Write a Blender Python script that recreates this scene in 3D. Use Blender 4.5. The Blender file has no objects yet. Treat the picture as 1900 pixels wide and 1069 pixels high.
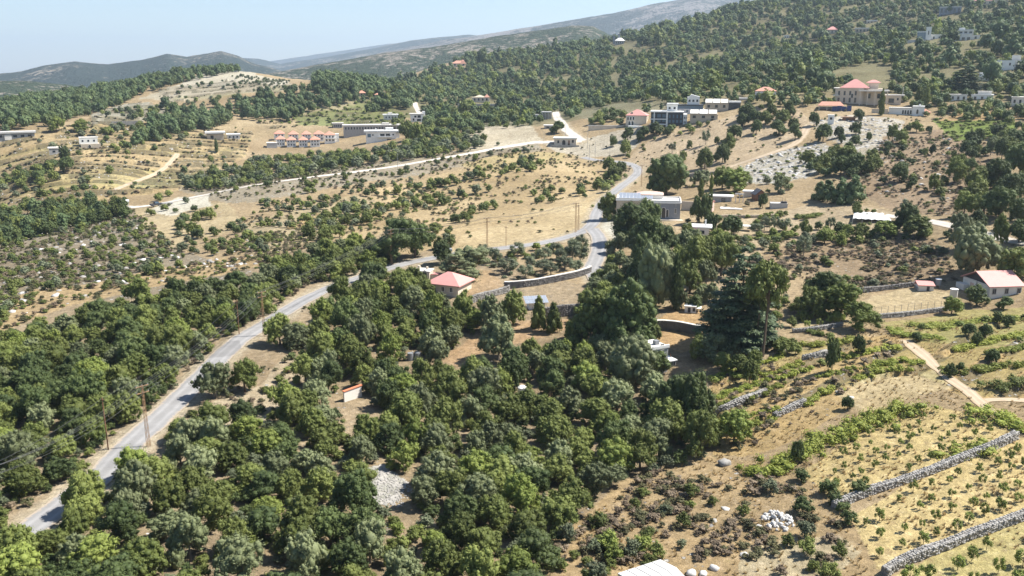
import bpy, bmesh, math, random
import numpy as np
from mathutils import Vector, Matrix, Euler

# ------------------------------------------------------------------ camera, sky, sun, exposure
SC = bpy.context.scene
COL = SC.collection
W, H, F = 1900.0, 1069.0, 1600.0
PITCH = math.radians(14.2)
CAM = np.array([0.0, 0.0, 48.0])
SUN_AZ, SUN_EL = math.radians(80), math.radians(52)   # azimuth measured from +y towards +x

cam = bpy.data.cameras.new('camera')
cam.sensor_width = 36.0
cam.lens = 36.0 * F / W
cam.clip_start = 1.0
cam.clip_end = 40000.0
camo = bpy.data.objects.new('camera', cam)
COL.objects.link(camo)
camo.location = CAM
camo.rotation_euler = (math.pi / 2 - PITCH, 0, 0)
SC.camera = camo

world = bpy.data.worlds.new('World')
SC.world = world
world.use_nodes = True
wn = world.node_tree.nodes
wl = world.node_tree.links
wn.clear()
sky = wn.new('ShaderNodeTexSky')
sky.sky_type = 'NISHITA'
sky.sun_disc = False
sky.sun_elevation = SUN_EL
sky.sun_rotation = SUN_AZ
sky.altitude = 900
sky.air_density = 1.0
sky.dust_density = 0.4
sky.ozone_density = 2.2
bg = wn.new('ShaderNodeBackground')
bg.inputs['Strength'].default_value = 0.075
wo = wn.new('ShaderNodeOutputWorld')
wl.new(sky.outputs[0], bg.inputs[0])
wl.new(bg.outputs[0], wo.inputs[0])

sun = bpy.data.lights.new('sun', 'SUN')
sun.energy = 5.0
sun.angle = math.radians(0.5)
sun.color = (1.0, 0.95, 0.87)
suno = bpy.data.objects.new('sun', sun)
COL.objects.link(suno)
sd = Vector((math.sin(SUN_AZ) * math.cos(SUN_EL), math.cos(SUN_AZ) * math.cos(SUN_EL), math.sin(SUN_EL)))
suno.rotation_euler = sd.to_track_quat('Z', 'Y').to_euler()
suno.location = (200, 200, 400)

SC.view_settings.view_transform = 'Standard'
SC.view_settings.look = 'None'
SC.view_settings.exposure = 1.1
SC.view_settings.gamma = 1.0
SC.view_settings.use_curve_mapping = False
SC.render.engine = 'CYCLES'
SC.cycles.max_bounces = 5
SC.cycles.diffuse_bounces = 3
SC.cycles.glossy_bounces = 2
SC.cycles.transmission_bounces = 3
SC.cycles.transparent_max_bounces = 4
SC.cycles.volume_bounces = 0
SC.cycles.use_denoising = True
HAZE = 0.0001

RNG = np.random.default_rng(7)

# ------------------------------------------------------------------ small helpers
def tag(o, label=None, cat=None, group=None, kind=None):
    if label: o['label'] = label
    if cat: o['category'] = cat
    if group: o['group'] = group
    if kind: o['kind'] = kind
    return o

def link(o, parent=None):
    COL.objects.link(o)
    if parent is not None: o.parent = parent
    return o

def empty(name, loc, rz=0.0, scale=None):
    o = bpy.data.objects.new(name, None)
    o.empty_display_size = 0.3
    o.location = loc
    o.rotation_euler = (0, 0, rz)
    if scale is not None: o.scale = scale
    return link(o)

def new_mesh(name, verts, faces, mat=None, smooth=False):
    me = bpy.data.meshes.new(name)
    if isinstance(faces, np.ndarray):
        v = np.asarray(verts, dtype=np.float32)
        n = faces.shape[1]
        me.vertices.add(len(v)); me.vertices.foreach_set('co', v.ravel())
        me.loops.add(faces.size); me.loops.foreach_set('vertex_index', faces.ravel().astype(np.int32))
        me.polygons.add(len(faces))
        me.polygons.foreach_set('loop_start', np.arange(0, faces.size, n, dtype=np.int32))
        me.update(calc_edges=True)
    else:
        me.from_pydata([tuple(p) for p in verts], [], faces)
        me.update()
    if smooth: me.polygons.foreach_set('use_smooth', np.ones(len(me.polygons), dtype=bool))
    if mat: me.materials.append(mat)
    return me

class MB:
    """collects boxes, prisms and tubes into one mesh"""
    def __init__(s): s.v = []; s.f = []
    def add(s, vs, fs):
        n = len(s.v); s.v += [tuple(p) for p in vs]; s.f += [tuple(i + n for i in f) for f in fs]; return s
    def box(s, x0, x1, y0, y1, z0, z1):
        return s.add([(x0,y0,z0),(x1,y0,z0),(x1,y1,z0),(x0,y1,z0),(x0,y0,z1),(x1,y0,z1),(x1,y1,z1),(x0,y1,z1)],
                     [(0,3,2,1),(4,5,6,7),(0,1,5,4),(1,2,6,5),(2,3,7,6),(3,0,4,7)])
    def bar(s, a, b, r0, r1=None, n=5):
        r1 = r0 if r1 is None else r1
        a = Vector(a); b = Vector(b); d = (b - a).normalized()
        u = d.cross(Vector((0,0,1)) if abs(d.z) < .9 else Vector((1,0,0))).normalized(); w = d.cross(u)
        vs = []
        for p, r in ((a, r0), (b, r1)):
            for k in range(n):
                t = 2 * math.pi * k / n
                vs.append(p + (u * math.cos(t) + w * math.sin(t)) * r)
        fs = [(k, (k+1) % n, n + (k+1) % n, n + k) for k in range(n)]
        fs += [tuple(range(n-1, -1, -1)), tuple(range(n, 2*n))]
        return s.add(vs, fs)
    def tube(s, pts, rs, n=6):
        for i in range(len(pts) - 1): s.bar(pts[i], pts[i+1], rs[i], rs[i+1], n)
        return s
    def build(s, name, mat, parent=None, smooth=False):
        me = new_mesh(name, s.v, s.f, mat, smooth)
        return link(bpy.data.objects.new(name, me), parent)

# ------------------------------------------------------------------ pixel <-> ray
CP, SP = math.cos(PITCH), math.sin(PITCH)
def ray(u, v):
    xc = (np.asarray(u, float) - W/2) / F
    yc = -(np.asarray(v, float) - H/2) / F
    return xc, CP + yc*SP, -SP + yc*CP          # x, y, z of a view ray (camera looks along +y, pitched down)
def azel(u, v):
    x, y, z = ray(u, v)
    return np.arctan2(x, y), z / np.hypot(x, y)
def project(x, y, z):
    dz = z - CAM[2]
    d = y*CP - dz*SP
    return W/2 + F*x/d, H/2 - F*(y*SP + dz*CP)/d

# ------------------------------------------------------------------ noise
def _hash(ix, iy, seed):
    h = (ix.astype(np.int64)*374761393 + iy.astype(np.int64)*668265263 + seed*2147483647) & 0xffffffff
    h = ((h ^ (h >> 13)) * 1274126177) & 0xffffffff
    return ((h ^ (h >> 16)) & 0xffff) / 65535.0
def vnoise(x, y, seed=0):
    ix = np.floor(x); iy = np.floor(y); fx = x-ix; fy = y-iy
    fx = fx*fx*(3-2*fx); fy = fy*fy*(3-2*fy)
    a = _hash(ix,iy,seed); b = _hash(ix+1,iy,seed); c = _hash(ix,iy+1,seed); d = _hash(ix+1,iy+1,seed)
    return (a*(1-fx)+b*fx)*(1-fy) + (c*(1-fx)+d*fx)*fy
def fbm(x, y, oct=4, seed=0):
    s = 0; a = .5; t = 0
    for k in range(oct):
        s = s + a*vnoise(x, y, seed+k*17); t += a; a *= .5; x = x*2.03+7.1; y = y*2.03+3.3
    return s/t
def inpoly(u, v, poly):
    u = np.asarray(u, float); v = np.asarray(v, float)
    r = np.zeros(u.shape, bool); n = len(poly)
    for i in range(n):
        x0, y0 = poly[i]; x1, y1 = poly[(i+1) % n]
        if y0 == y1: continue
        c = ((y0 > v) != (y1 > v)) & (u < (x1-x0)*(v-y0)/(y1-y0) + x0)
        r ^= c
    return r

# ------------------------------------------------------------------ terrain: heights from control points
# (pixel u, pixel v, 'z', height)  or  (u, v, 'd', distance)  or  (u, None, distance, height) for ground hidden behind a crest
CTRL = [
 (0,1069,'z',0),(300,1069,'z',0),(600,1069,'z',-1),(950,1069,'z',-1.5),(1300,1069,'z',-2),(1600,1069,'z',-1),(1900,1069,'z',0),
 (0,None,40,0),(600,None,40,0),(1300,None,40,-1),(1900,None,40,0),(-900,None,80,0),(2800,None,80,0),(-900,None,250,-6),(2800,None,250,10),
 (-900,None,700,0),(2800,None,600,40),(-900,None,1500,0),(2900,None,1500,60),
 (270,790,'z',0),(400,650,'z',0),(640,530,'z',1),(800,480,'z',2.5),(1000,450,'z',4),(1120,420,'z',5),
 (0,800,'z',-1),(200,650,'z',-1),(600,700,'z',-1),(900,800,'z',-3),(900,620,'z',-.5),(1100,650,'z',-1),(1250,800,'z',-2.5),
 (1500,950,'z',-1),(1700,850,'z',1),(1500,700,'z',1),(1700,600,'z',3),(1900,600,'z',4),(1830,550,'z',4),(1500,530,'z',3.5),(1300,560,'z',2),
 (1300,440,'z',6),(1700,450,'z',8),(1500,420,'z',7),(1230,400,'z',6),
 (0,600,'z',-2),(100,450,'z',-4),(300,450,'z',-3),(0,360,'z',-10),(600,430,'z',1),(250,385,'z',-5),(450,330,'z',-5),
 (200,310,'d',476),(60,310,'d',476),(330,300,'d',500),
 (570,268,'d',560),(710,264,'d',520),(780,228,'d',600),(0,260,'d',560),(0,203,'d',760),(150,180,'d',830),(300,150,'d',900),
 (420,130,'d',900),(520,152,'d',830),(600,146,'d',800),(680,170,'d',850),(400,200,'d',700),(250,230,'d',620),(500,200,'d',690),(600,200,'d',690),
 (930,245,'d',470),(1050,275,'d',430),(1000,310,'d',370),(850,300,'d',400),(600,330,'d',370),(800,350,'z',1),(1190,320,'z',6),(1080,292,'z',8),(1040,220,'d',540),
 (1240,235,'d',445),(1300,280,'d',395),(1180,232,'d',455),(1400,330,'d',322),(1600,215,'d',430),(1500,205,'d',435),(1600,300,'d',335),(1700,300,'d',330),
 (1000,200,'d',690),(900,172,'d',880),(1200,155,'d',740),(1350,150,'d',580),(1500,120,'d',660),(1600,63,'d',900),(1750,120,'d',600),(1700,172,'d',500),
 (1800,230,'d',420),(1850,330,'d',300),(1850,430,'d',225),(1900,130,'d',560),(1720,75,'d',700),
 (1145,84,'d',1100),(775,144,'d',1330),(862,112,'d',1300),(640,175,'d',1150),(950,104,'d',1270),(1034,92,'d',1220),(1300,40,'d',1250),(1440,8,'d',1250),(1560,6,'d',1250),(1700,0,'d',1150),(1900,-14,'d',1000),
 (0,None,1100,5),(150,None,1150,5),(300,None,1220,0),(420,None,1200,0),(520,None,1150,0),(600,None,1100,12),
 (0,None,1700,-10),(300,None,1700,-10),(600,None,1700,0),(760,None,1700,0),(1000,None,1650,30),(1145,None,1550,45),(1300,None,1650,70),(1500,None,1650,90),(1700,None,1600,90),(1900,None,1500,90),
]
def _ctrl():
    P = []; Z = []
    for u, v, a, b in CTRL:
        if v is None:
            az = math.atan2((u - W/2)/F, 1.0); P.append((az, math.log(a))); Z.append(b)
        else:
            az, sl = azel(u, v)
            d = b if a == 'd' else (CAM[2]-b)/(-sl)
            P.append((float(az), math.log(d))); Z.append(float(CAM[2] + sl*d))
    return np.array(P), np.array(Z)
_P, _Z = _ctrl()
_c2 = .12**2
_A = np.sqrt(((_P[:,None,:]-_P[None,:,:])**2).sum(-1) + _c2)
_n = len(_P)
_M = np.zeros((_n+1, _n+1)); _M[:_n,:_n] = _A + np.eye(_n)*-1e-3; _M[:_n,_n] = 1; _M[_n,:_n] = 1
_w = np.linalg.solve(_M, np.r_[_Z, 0])
def base_height(az, lr):
    out = np.zeros(az.shape); a = az.ravel(); l = lr.ravel(); o = out.ravel()
    for s in range(0, a.size, 20000):
        d = np.sqrt((a[s:s+20000,None]-_P[None,:,0])**2 + (l[s:s+20000,None]-_P[None,:,1])**2 + _c2)
        o[s:s+20000] = d @ _w[:_n] + _w[_n]
    return o.reshape(az.shape)

# polar grid of the ground sheet
NA = 760
AZ = np.linspace(-math.radians(43), math.radians(43), NA)
_r = [26.0]
while _r[-1] < 1750:
    r = _r[-1]
    _r.append(r + min(max(.42, r*r/(50*F)*1.5), 7.0 if r < 1400 else 12.0)*(.42 if 390 < r < 640 else 1))
while _r[-1] < 15000: _r.append(_r[-1]*1.12)
R = np.array(_r); NR = len(R)
LR = np.log(R)
# heights evaluated on a coarse grid, then refined bilinearly-smoothly (cubic would cost more than it shows)
_ca = np.linspace(AZ[0], AZ[-1], 190); _cl = np.linspace(LR[0], math.log(1800), 300)
_GA, _GL = np.meshgrid(_ca, _cl, indexing='ij')
_ZC = base_height(_GA, _GL)
def _interp_coarse(az, lr):
    fa = np.clip((az-_ca[0])/(_ca[1]-_ca[0]), 0, len(_ca)-1.001); fl = np.clip((lr-_cl[0])/(_cl[1]-_cl[0]), 0, len(_cl)-1.001)
    i = fa.astype(int); j = fl.astype(int); a = fa-i; b = fl-j
    return (_ZC[i,j]*(1-a)+_ZC[i+1,j]*a)*(1-b) + (_ZC[i,j+1]*(1-a)+_ZC[i+1,j+1]*a)*b
GA, GR = np.meshgrid(AZ, R, indexing='ij')
X = GR*np.sin(GA); Y = GR*np.cos(GA)
Z = _interp_coarse(GA, np.minimum(np.log(GR), math.log(1795)))
# beyond 1.75 km the sheet sinks to a plain under the far hills
t = np.clip((GR-1700)/900, 0, 1); t = t*t*(3-2*t)
Z = Z*(1-t) + (-70)*t
ZB = Z.copy()                                    # smooth base, before relief
UU, VV = project(X, Y, Z)
GRS = GR
# relief
amp = np.clip(GR/400, .25, 2.2)
Z = Z + (fbm(X/38, Y/38, 4, 3)-.5)*2.2*amp + (fbm(X/6, Y/6, 3, 9)-.5)*.55*np.clip(GR/250, .6, 2.0)
# terraced fields: the ground steps up with dry-stone risers
def terrace(mask_poly, period, step, p0=None, p1=None, soft=.16, warp=.5):
    """dry-stone terraces: risers run parallel to the line through the pixels p0 and p1, or level across the view"""
    global Z
    m = inpoly(UU, VV, mask_poly)
    if p0 is None: c = GR
    else:
        q = []
        for u, v in (p0, p1):
            az, sl = azel(u, v); r = (CAM[2]-0)/(-sl); q.append((r*math.sin(az), r*math.cos(az)))
        d = np.array(q[1])-np.array(q[0]); d /= np.linalg.norm(d); n = np.array((-d[1], d[0]))
        if n[1] < 0: n = -n
        c = X*n[0] + Y*n[1]
    c = c/period + (fbm(X/60, Y/60, 2, 31)-.5)*warp*3
    f = c-np.floor(c)
    g = np.clip(f/soft, 0, 1); g = g*g*(3-2*g)
    ed = _hash(np.floor(c), np.floor(c)*0, 5)
    Z = np.where(m, Z*.55+ZB*.45 + step*(.7+.6*ed)*(g-f), Z)
    return m, f, c
TERR_LEFT = [(-60,262),(120,235),(300,228),(470,248),(455,290),(400,320),(330,352),(150,372),(-60,385)]
TERR_RIGHT = [(1310,730),(1440,650),(1680,612),(1960,600),(1960,740),(1800,735),(1690,690),(1560,720),(1350,800)]
TERR_MID = [(470,225),(560,215),(700,195),(760,215),(740,240),(600,225),(560,235),(500,240)]
TM = []
TM.append(terrace(TERR_LEFT, 12.5, 1.9))
TM.append(terrace([(170,215),(260,190),(330,200),(300,228),(170,240)], 15, 2.6))
TM.append(terrace([(290,165),(420,150),(540,160),(520,178),(330,190)], 22, 2.2))
TM.append(terrace(TERR_MID, 20, 1.8))
TM.append(terrace(TERR_RIGHT, 7.0, .9, (1320,760), (1490,692), .12, .15))
# ------------------------------------------------------------------ roads and tracks (pixel polylines of their centre lines)
ROADS = {
 'main': (4.2, [(-140,1110),(-40,1050),(40,995),(120,935),(190,880),(250,818),(300,772),(352,722),(400,672),(445,632),(500,597),(560,560),(620,532),(680,512),(740,493),(800,480),(870,468),(940,460),(1000,452),(1050,441),(1085,428),(1102,412),(1108,395),(1122,372),(1150,348),(1172,332),(1184,318),(1176,308),(1150,301),(1110,298),(1082,292)]),
 'village': (5.5, [(1080,262),(1060,248),(1046,235),(1036,222),(1030,208)]),
 'lane': (4.2, [(1098,425),(1110,440),(1112,460),(1106,482),(1098,500),(1110,520)]),
 'far': (4.5, [(792,228),(780,212),(771,197),(770,190)]),
}
TRACKS = {
 'white': (5.0, [(205,382),(260,384),(330,372),(400,358),(460,346),(540,334),(620,324),(700,314),(780,301),(850,289),(920,276),(975,267),(1010,264),(1080,262)]),
 'dirt': (1.8, [(1680,632),(1705,652),(1730,675),(1755,698),(1790,722),(1818,745),(1840,765),(1868,785),(1890,800)]),
 'dirt2': (1.4, [(1818,745),(1850,742),(1910,744)]),
 'slope': (4.0, [(1290,332),(1340,315),(1390,298),(1430,285),(1465,272),(1485,258),(1495,242),(1500,232)]),
 'terr': (3.0, [(215,352),(250,338),(290,322),(318,300),(330,285)]),
 'right': (3.0, [(1640,400),(1720,410),(1790,425),(1850,442),(1910,452)]),
}
def grid_z(az, r, G=None):
    G = Z if G is None else G
    fa = np.clip((az-AZ[0])/(AZ[1]-AZ[0]), 0, NA-1.001); i = fa.astype(int); a = fa-i
    j = np.clip(np.searchsorted(R, r)-1, 0, NR-2); b = np.clip((r-R[j])/(R[j+1]-R[j]), 0, 1)
    return (G[i,j]*(1-a)+G[i+1,j]*a)*(1-b) + (G[i,j+1]*(1-a)+G[i+1,j+1]*a)*b
def ground(x, y):
    x = np.asarray(x, float); y = np.asarray(y, float)
    return grid_z(np.arctan2(x, y), np.hypot(x, y))
def hit(u, v, G=None, skip=0.0):
    """first point of the ground sheet seen through a pixel"""
    az, sl = azel(u, v)
    az = np.atleast_1d(az); sl = np.atleast_1d(sl)
    G = Z if G is None else G
    out = np.full((len(az), 3), np.nan); step = 4000
    for s in range(0, len(az), step):
        a_ = az[s:s+step]; l_ = sl[s:s+step]
        fa = np.clip((a_-AZ[0])/(AZ[1]-AZ[0]), 0, NA-1.001); i = fa.astype(int); a = (fa-i)[:,None]
        col = G[i]*(1-a) + G[i+1]*a
        dz = col - (CAM[2] + l_[:,None]*R[None])
        ok = (dz > 0) & (R[None] > 30+skip)
        j = np.argmax(ok, 1); has = ok.any(1); j = np.maximum(j, 1)
        k = np.arange(len(j)); d0 = dz[k,j-1]; d1 = dz[k,j]
        f = np.clip(-d0/np.where(d1-d0 == 0, 1, d1-d0), 0, 1)
        rr = R[j-1] + (R[j]-R[j-1])*f
        p = np.stack([rr*np.sin(a_), rr*np.cos(a_), CAM[2]+l_*rr], 1); p[~has] = np.nan
        out[s:s+step] = p
    return out
def at(u, v):
    for k in range(30):                       # a pixel just over a crest takes the ground below it
        p = hit(u, v+k)[0]
        if np.isfinite(p[0]) and math.hypot(p[0], p[1]) < 1500: return Vector(p)
    raise ValueError('no ground at %s %s' % (u, v))

def resample(pts, step):
    pts = np.asarray(pts, float)
    # Catmull-Rom through the points, then even spacing
    P = np.vstack([2*pts[0]-pts[1], pts, 2*pts[-1]-pts[-2]]); out = []
    for i in range(1, len(P)-2):
        t = np.linspace(0, 1, 24, endpoint=False)[:,None]
        a, b, c, d = P[i-1], P[i], P[i+1], P[i+2]
        out.append(.5*((2*b)+(c-a)*t+(2*a-5*b+4*c-d)*t*t+(3*b-a-3*c+d)*t**3))
    out.append(P[-2][None]); q = np.vstack(out)
    s = np.r_[0, np.cumsum(np.hypot(*np.diff(q[:,:2], axis=0).T))]
    n = max(2, int(s[-1]/step)); t = np.linspace(0, s[-1], n+1)
    return np.stack([np.interp(t, s, q[:,k]) for k in range(q.shape[1])], 1)
LINES = {}
for nm, (w, pts) in {**ROADS, **TRACKS}.items():
    q = hit([p[0] for p in pts], [p[1] for p in pts], ZB)
    q = q[np.isfinite(q[:,0])]
    LINES[nm] = (w, resample(q[:,:2], 1.5))
def dist_to(line, x, y, reach):
    """distance of many points to a polyline, inf when far"""
    d = np.full(x.shape, np.inf)
    lo = line.min(0)-reach; hi = line.max(0)+reach
    m = (x > lo[0]) & (x < hi[0]) & (y > lo[1]) & (y < hi[1])
    ix = np.flatnonzero(m)
    xs = x.ravel()[ix]; ys = y.ravel()[ix]; best = np.full(len(ix), np.inf)
    step = line
    for s in range(0, len(ix), 40000):
        dx = xs[s:s+40000,None]-step[None,:,0]; dy = ys[s:s+40000,None]-step[None,:,1]
        best[s:s+40000] = np.sqrt((dx*dx+dy*dy).min(1))
    d.ravel()[ix] = best
    return d
ROADD = np.full(X.shape, np.inf); TRACKD = np.full(X.shape, np.inf)
for nm, (w, L) in LINES.items():
    d = dist_to(L[::2], X, Y, 9) - w/2
    if nm in ROADS: ROADD = np.minimum(ROADD, d)
    else: TRACKD = np.minimum(TRACKD, d)
k = np.clip(1-np.minimum(ROADD, TRACKD)/4, 0, 1); k = k*k*(3-2*k)
Z = Z*(1-k) + ZB*k

# ------------------------------------------------------------------ soil: base colours by the kind of ground, in patches
WU = UU + (fbm(X/14, Y/14, 3, 51)-.5)*34*np.clip(150/GR, .25, 1.3); WV = VV + (fbm(X/14, Y/14, 3, 77)-.5)*22*np.clip(150/GR, .25, 1.3)
SOIL = np.empty(X.shape+(3,), np.float32); SOIL[:] = (.35,.26,.165)
ROCK = np.full(X.shape, .25, np.float32)      # how stony the ground is
STRAW = np.full(X.shape, .4, np.float32)      # how much dry grass covers it
def soil(poly, col, rock=None, straw=None, amt=1.0):
    m = inpoly(WU, WV, poly)
    SOIL[m] = SOIL[m]*(1-amt) + np.array(col, np.float32)*amt
    if rock is not None: ROCK[m] = rock
    if straw is not None: STRAW[m] = straw
soil([(-900,560),(400,500),(700,430),(900,470),(1300,600),(1300,860),(900,1300),(-900,1300)], (.31,.235,.16), .35, .4)   # wood floor
soil([(-400,395),(250,390),(340,470),(470,500),(480,530),(180,560),(-400,640)], (.25,.205,.155), .7, .5)
soil([(60,540),(200,520),(330,490),(470,470),(500,490),(300,530),(120,570),(0,620),(-100,620)], (.40,.29,.17), .3, .7)
soil([(250,390),(330,370),(420,380),(460,420),(300,465)], (.42,.33,.21), .45, .5)
soil([(330,350),(560,320),(1000,262),(1010,280),(760,325),(620,345),(500,370),(420,380)], (.30,.25,.19), .7, .4)
soil(TERR_LEFT, (.42,.315,.185), .25, .5)
soil([(70,325),(330,312),(300,335),(210,352),(60,358)], (.42,.335,.18), .1, .7)
soil([(250,335),(330,322),(420,325),(330,350),(240,352)], (.36,.31,.16), .1, .7)
soil([(170,212),(235,190),(320,200),(300,228),(170,240)], (.33,.30,.25), .4, .3)
soil([(255,180),(330,160),(400,140),(450,133),(530,150),(560,165),(450,178),(330,190)], (.43,.37,.29), .35, .2)
soil([(390,130),(450,132),(540,152),(520,160),(420,160),(350,165),(320,160)], (.46,.41,.34), .2, .1)
soil([(470,225),(600,190),(680,190),(760,215),(730,235),(560,235)], (.20,.21,.09), .2, .4)
soil([(380,228),(540,215),(560,240),(470,262),(380,262)], (.38,.29,.185), .25, .4)
soil([(560,190),(660,172),(700,180),(640,200),(560,212)], (.33,.28,.18), .3, .3)
soil([(880,230),(940,222),(990,235),(1010,258),(920,275),(860,280)], (.47,.40,.31), .4, .1)
soil([(600,440),(700,350),(870,310),(1060,285),(1170,300),(1135,355),(1100,376),(980,398),(870,440),(760,470)], (.435,.325,.195), .35, .6)
soil([(850,305),(940,285),(1050,283),(1040,300),(930,318)], (.42,.33,.18), .15, .6)
soil([(430,420),(560,380),(660,360),(700,370),(600,440),(480,480)], (.38,.30,.19), .6, .4)
soil([(820,470),(870,432),(990,390),(1110,374),(1090,425),(960,455)], (.475,.365,.225), .2, .8)
soil([(1010,262),(1080,258),(1180,235),(1200,250),(1160,285),(1090,290),(1030,282)], (.44,.385,.32), .3, .1)
soil([(1060,215),(1090,200),(1240,185),(1250,200),(1180,212),(1090,225)], (.44,.36,.27), .5, .1)
soil([(1130,330),(1200,262),(1270,235),(1400,205),(1480,200),(1510,235),(1440,290),(1300,335),(1210,315)], (.44,.335,.235), .4, .3)
soil([(1330,330),(1420,288),(1520,262),(1560,290),(1500,330),(1420,345)], (.40,.36,.30), 1.6, .1)
soil([(1500,225),(1580,212),(1680,225),(1660,270),(1600,290),(1545,262)], (.44,.385,.32), 1.3, .1)
soil([(1640,255),(1740,240),(1830,270),(1880,330),(1830,400),(1650,385),(1560,340),(1600,300)], (.285,.205,.14), .5, .3)
soil([(1730,222),(1880,222),(1885,252),(1770,262)], (.15,.19,.045), .05, .2)
soil([(1790,208),(1900,205),(1900,222),(1740,224)], (.42,.29,.16), .05, .4)
soil([(1380,490),(1480,452),(1600,440),(1740,445),(1780,520),(1600,545),(1480,505)], (.29,.21,.14), .5, .5)
soil([(1130,500),(1300,420),(1560,370),(1700,400),(1700,440),(1560,440),(1400,470),(1330,560)], (.40,.31,.215), .3, .4)
soil([(1460,612),(1560,562),(1680,538),(1770,545),(1775,572),(1640,588),(1550,606)], (.44,.345,.22), .1, .6)
soil([(1210,600),(1240,570),(1310,580),(1330,620),(1270,660),(1220,640)], (.44,.29,.16), .1, .9)
soil([(1290,780),(1330,700),(1440,655),(1680,615),(1960,590),(1960,740),(1800,740),(1700,690),(1560,760),(1400,850),(1330,850)], (.41,.29,.145), .3, .9)
soil([(1560,735),(1620,705),(1740,690),(1780,720),(1700,740),(1600,765)], (.46,.36,.22), .1, .5)
soil([(1640,600),(1800,575),(1960,570),(1960,640),(1780,650),(1690,630)], (.36,.31,.14), .2, .7)
soil([(1470,890),(1560,812),(1720,755),(1800,765),(1890,800),(1850,825),(1700,880),(1545,940)], (.50,.385,.195), .1, .6)
soil([(1560,965),(1700,890),(1850,830),(1960,800),(1960,945),(1800,985),(1660,1050),(1600,1060)], (.49,.375,.19), .1, .6)
soil([(1660,1069),(1800,1000),(1980,940),(1980,1150),(1640,1150)], (.40,.33,.155), .1, .7)
soil([(1030,1010),(1180,880),(1290,850),(1400,860),(1500,900),(1580,960),(1640,1069),(1700,1200),(1000,1200)], (.37,.265,.155), .45, .8)
soil([(1390,1015),(1480,990),(1560,990),(1600,1020),(1560,1069),(1380,1069)], (.41,.335,.23), .2, .3)
soil([(820,668),(870,628),(960,592),(1060,588),(1045,612),(900,652),(860,684)], (.42,.285,.18), .15, .4)
soil([(330,800),(400,745),(480,715),(520,655),(570,650),(580,740),(470,790)], (.42,.34,.25), .5, .3)
soil([(675,872),(720,868),(768,905),(745,940),(695,945)], (.40,.385,.36), 2.2, 0)
soil([(870,500),(920,500),(930,530),(870,555),(830,548)], (.36,.25,.155), .3, .3)
soil([(270,395),(330,370),(390,362),(390,385),(320,398)], (.55,.50,.43), .1, 0)
soil([(1080,415),(1150,405),(1165,435),(1120,448)], (.50,.46,.40), .1, 0)
# weeds and bare stone along the terrace risers, strips of differing crops between them
for m_, f_, c_ in TM:
    tone = _hash(np.floor(c_), np.floor(c_)*0, 77)
    SOIL[m_] *= (.72+.46*tone[m_])[:,None]
    g_ = m_ & (tone > .7) & (f_ > .3); SOIL[g_] = SOIL[g_]*.65 + np.array((.20,.21,.07), np.float32)*.35
    r_ = m_ & ((f_ < .22) | (f_ > .9)) & (fbm(X/9, Y/5, 3, 66) > .38)
    SOIL[r_] = SOIL[r_]*.25 + np.array((.12,.105,.065), np.float32)*.75; ROCK[r_] = .7
# gravelled verges and worn tracks
n1 = fbm(X/3.5, Y/3.5, 3, 5)
v_ = np.clip(1.2-(ROADD/(.8+2.2*n1)), 0, 1)[...,None]*.9
SOIL[:] = SOIL*(1-v_) + np.array((.43,.36,.275), np.float32)*v_; STRAW *= 1-v_[...,0]; 
v_ = np.clip(1-(TRACKD+.8)/(.5+1.6*n1), 0, 1)[...,None]*.95
SOIL[:] = SOIL*(1-v_) + np.array((.47,.385,.285), np.float32)*v_; STRAW *= 1-v_[...,0]
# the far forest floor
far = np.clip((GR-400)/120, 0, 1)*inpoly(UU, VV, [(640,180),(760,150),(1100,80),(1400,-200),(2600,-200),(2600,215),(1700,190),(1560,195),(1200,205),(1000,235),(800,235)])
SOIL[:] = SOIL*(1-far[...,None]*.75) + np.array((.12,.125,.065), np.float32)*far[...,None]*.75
# broad natural drift of tone
dr = (fbm(X/22, Y/22, 4, 91)-.5)[...,None]
SOIL *= 1 + dr*np.array((.55,.62,.75), np.float32)
dr2 = np.clip((fbm(X/9, Y/9, 4, 13)-.52)*5, 0, 1)[...,None]*np.clip(ROCK, 0, 1)[...,None]*.5
SOIL[:] = SOIL*(1-dr2) + np.array((.21,.165,.115), np.float32)*dr2
SOIL = np.clip(SOIL*np.array((.80,.82,.76), np.float32), .02, .7)

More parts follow.
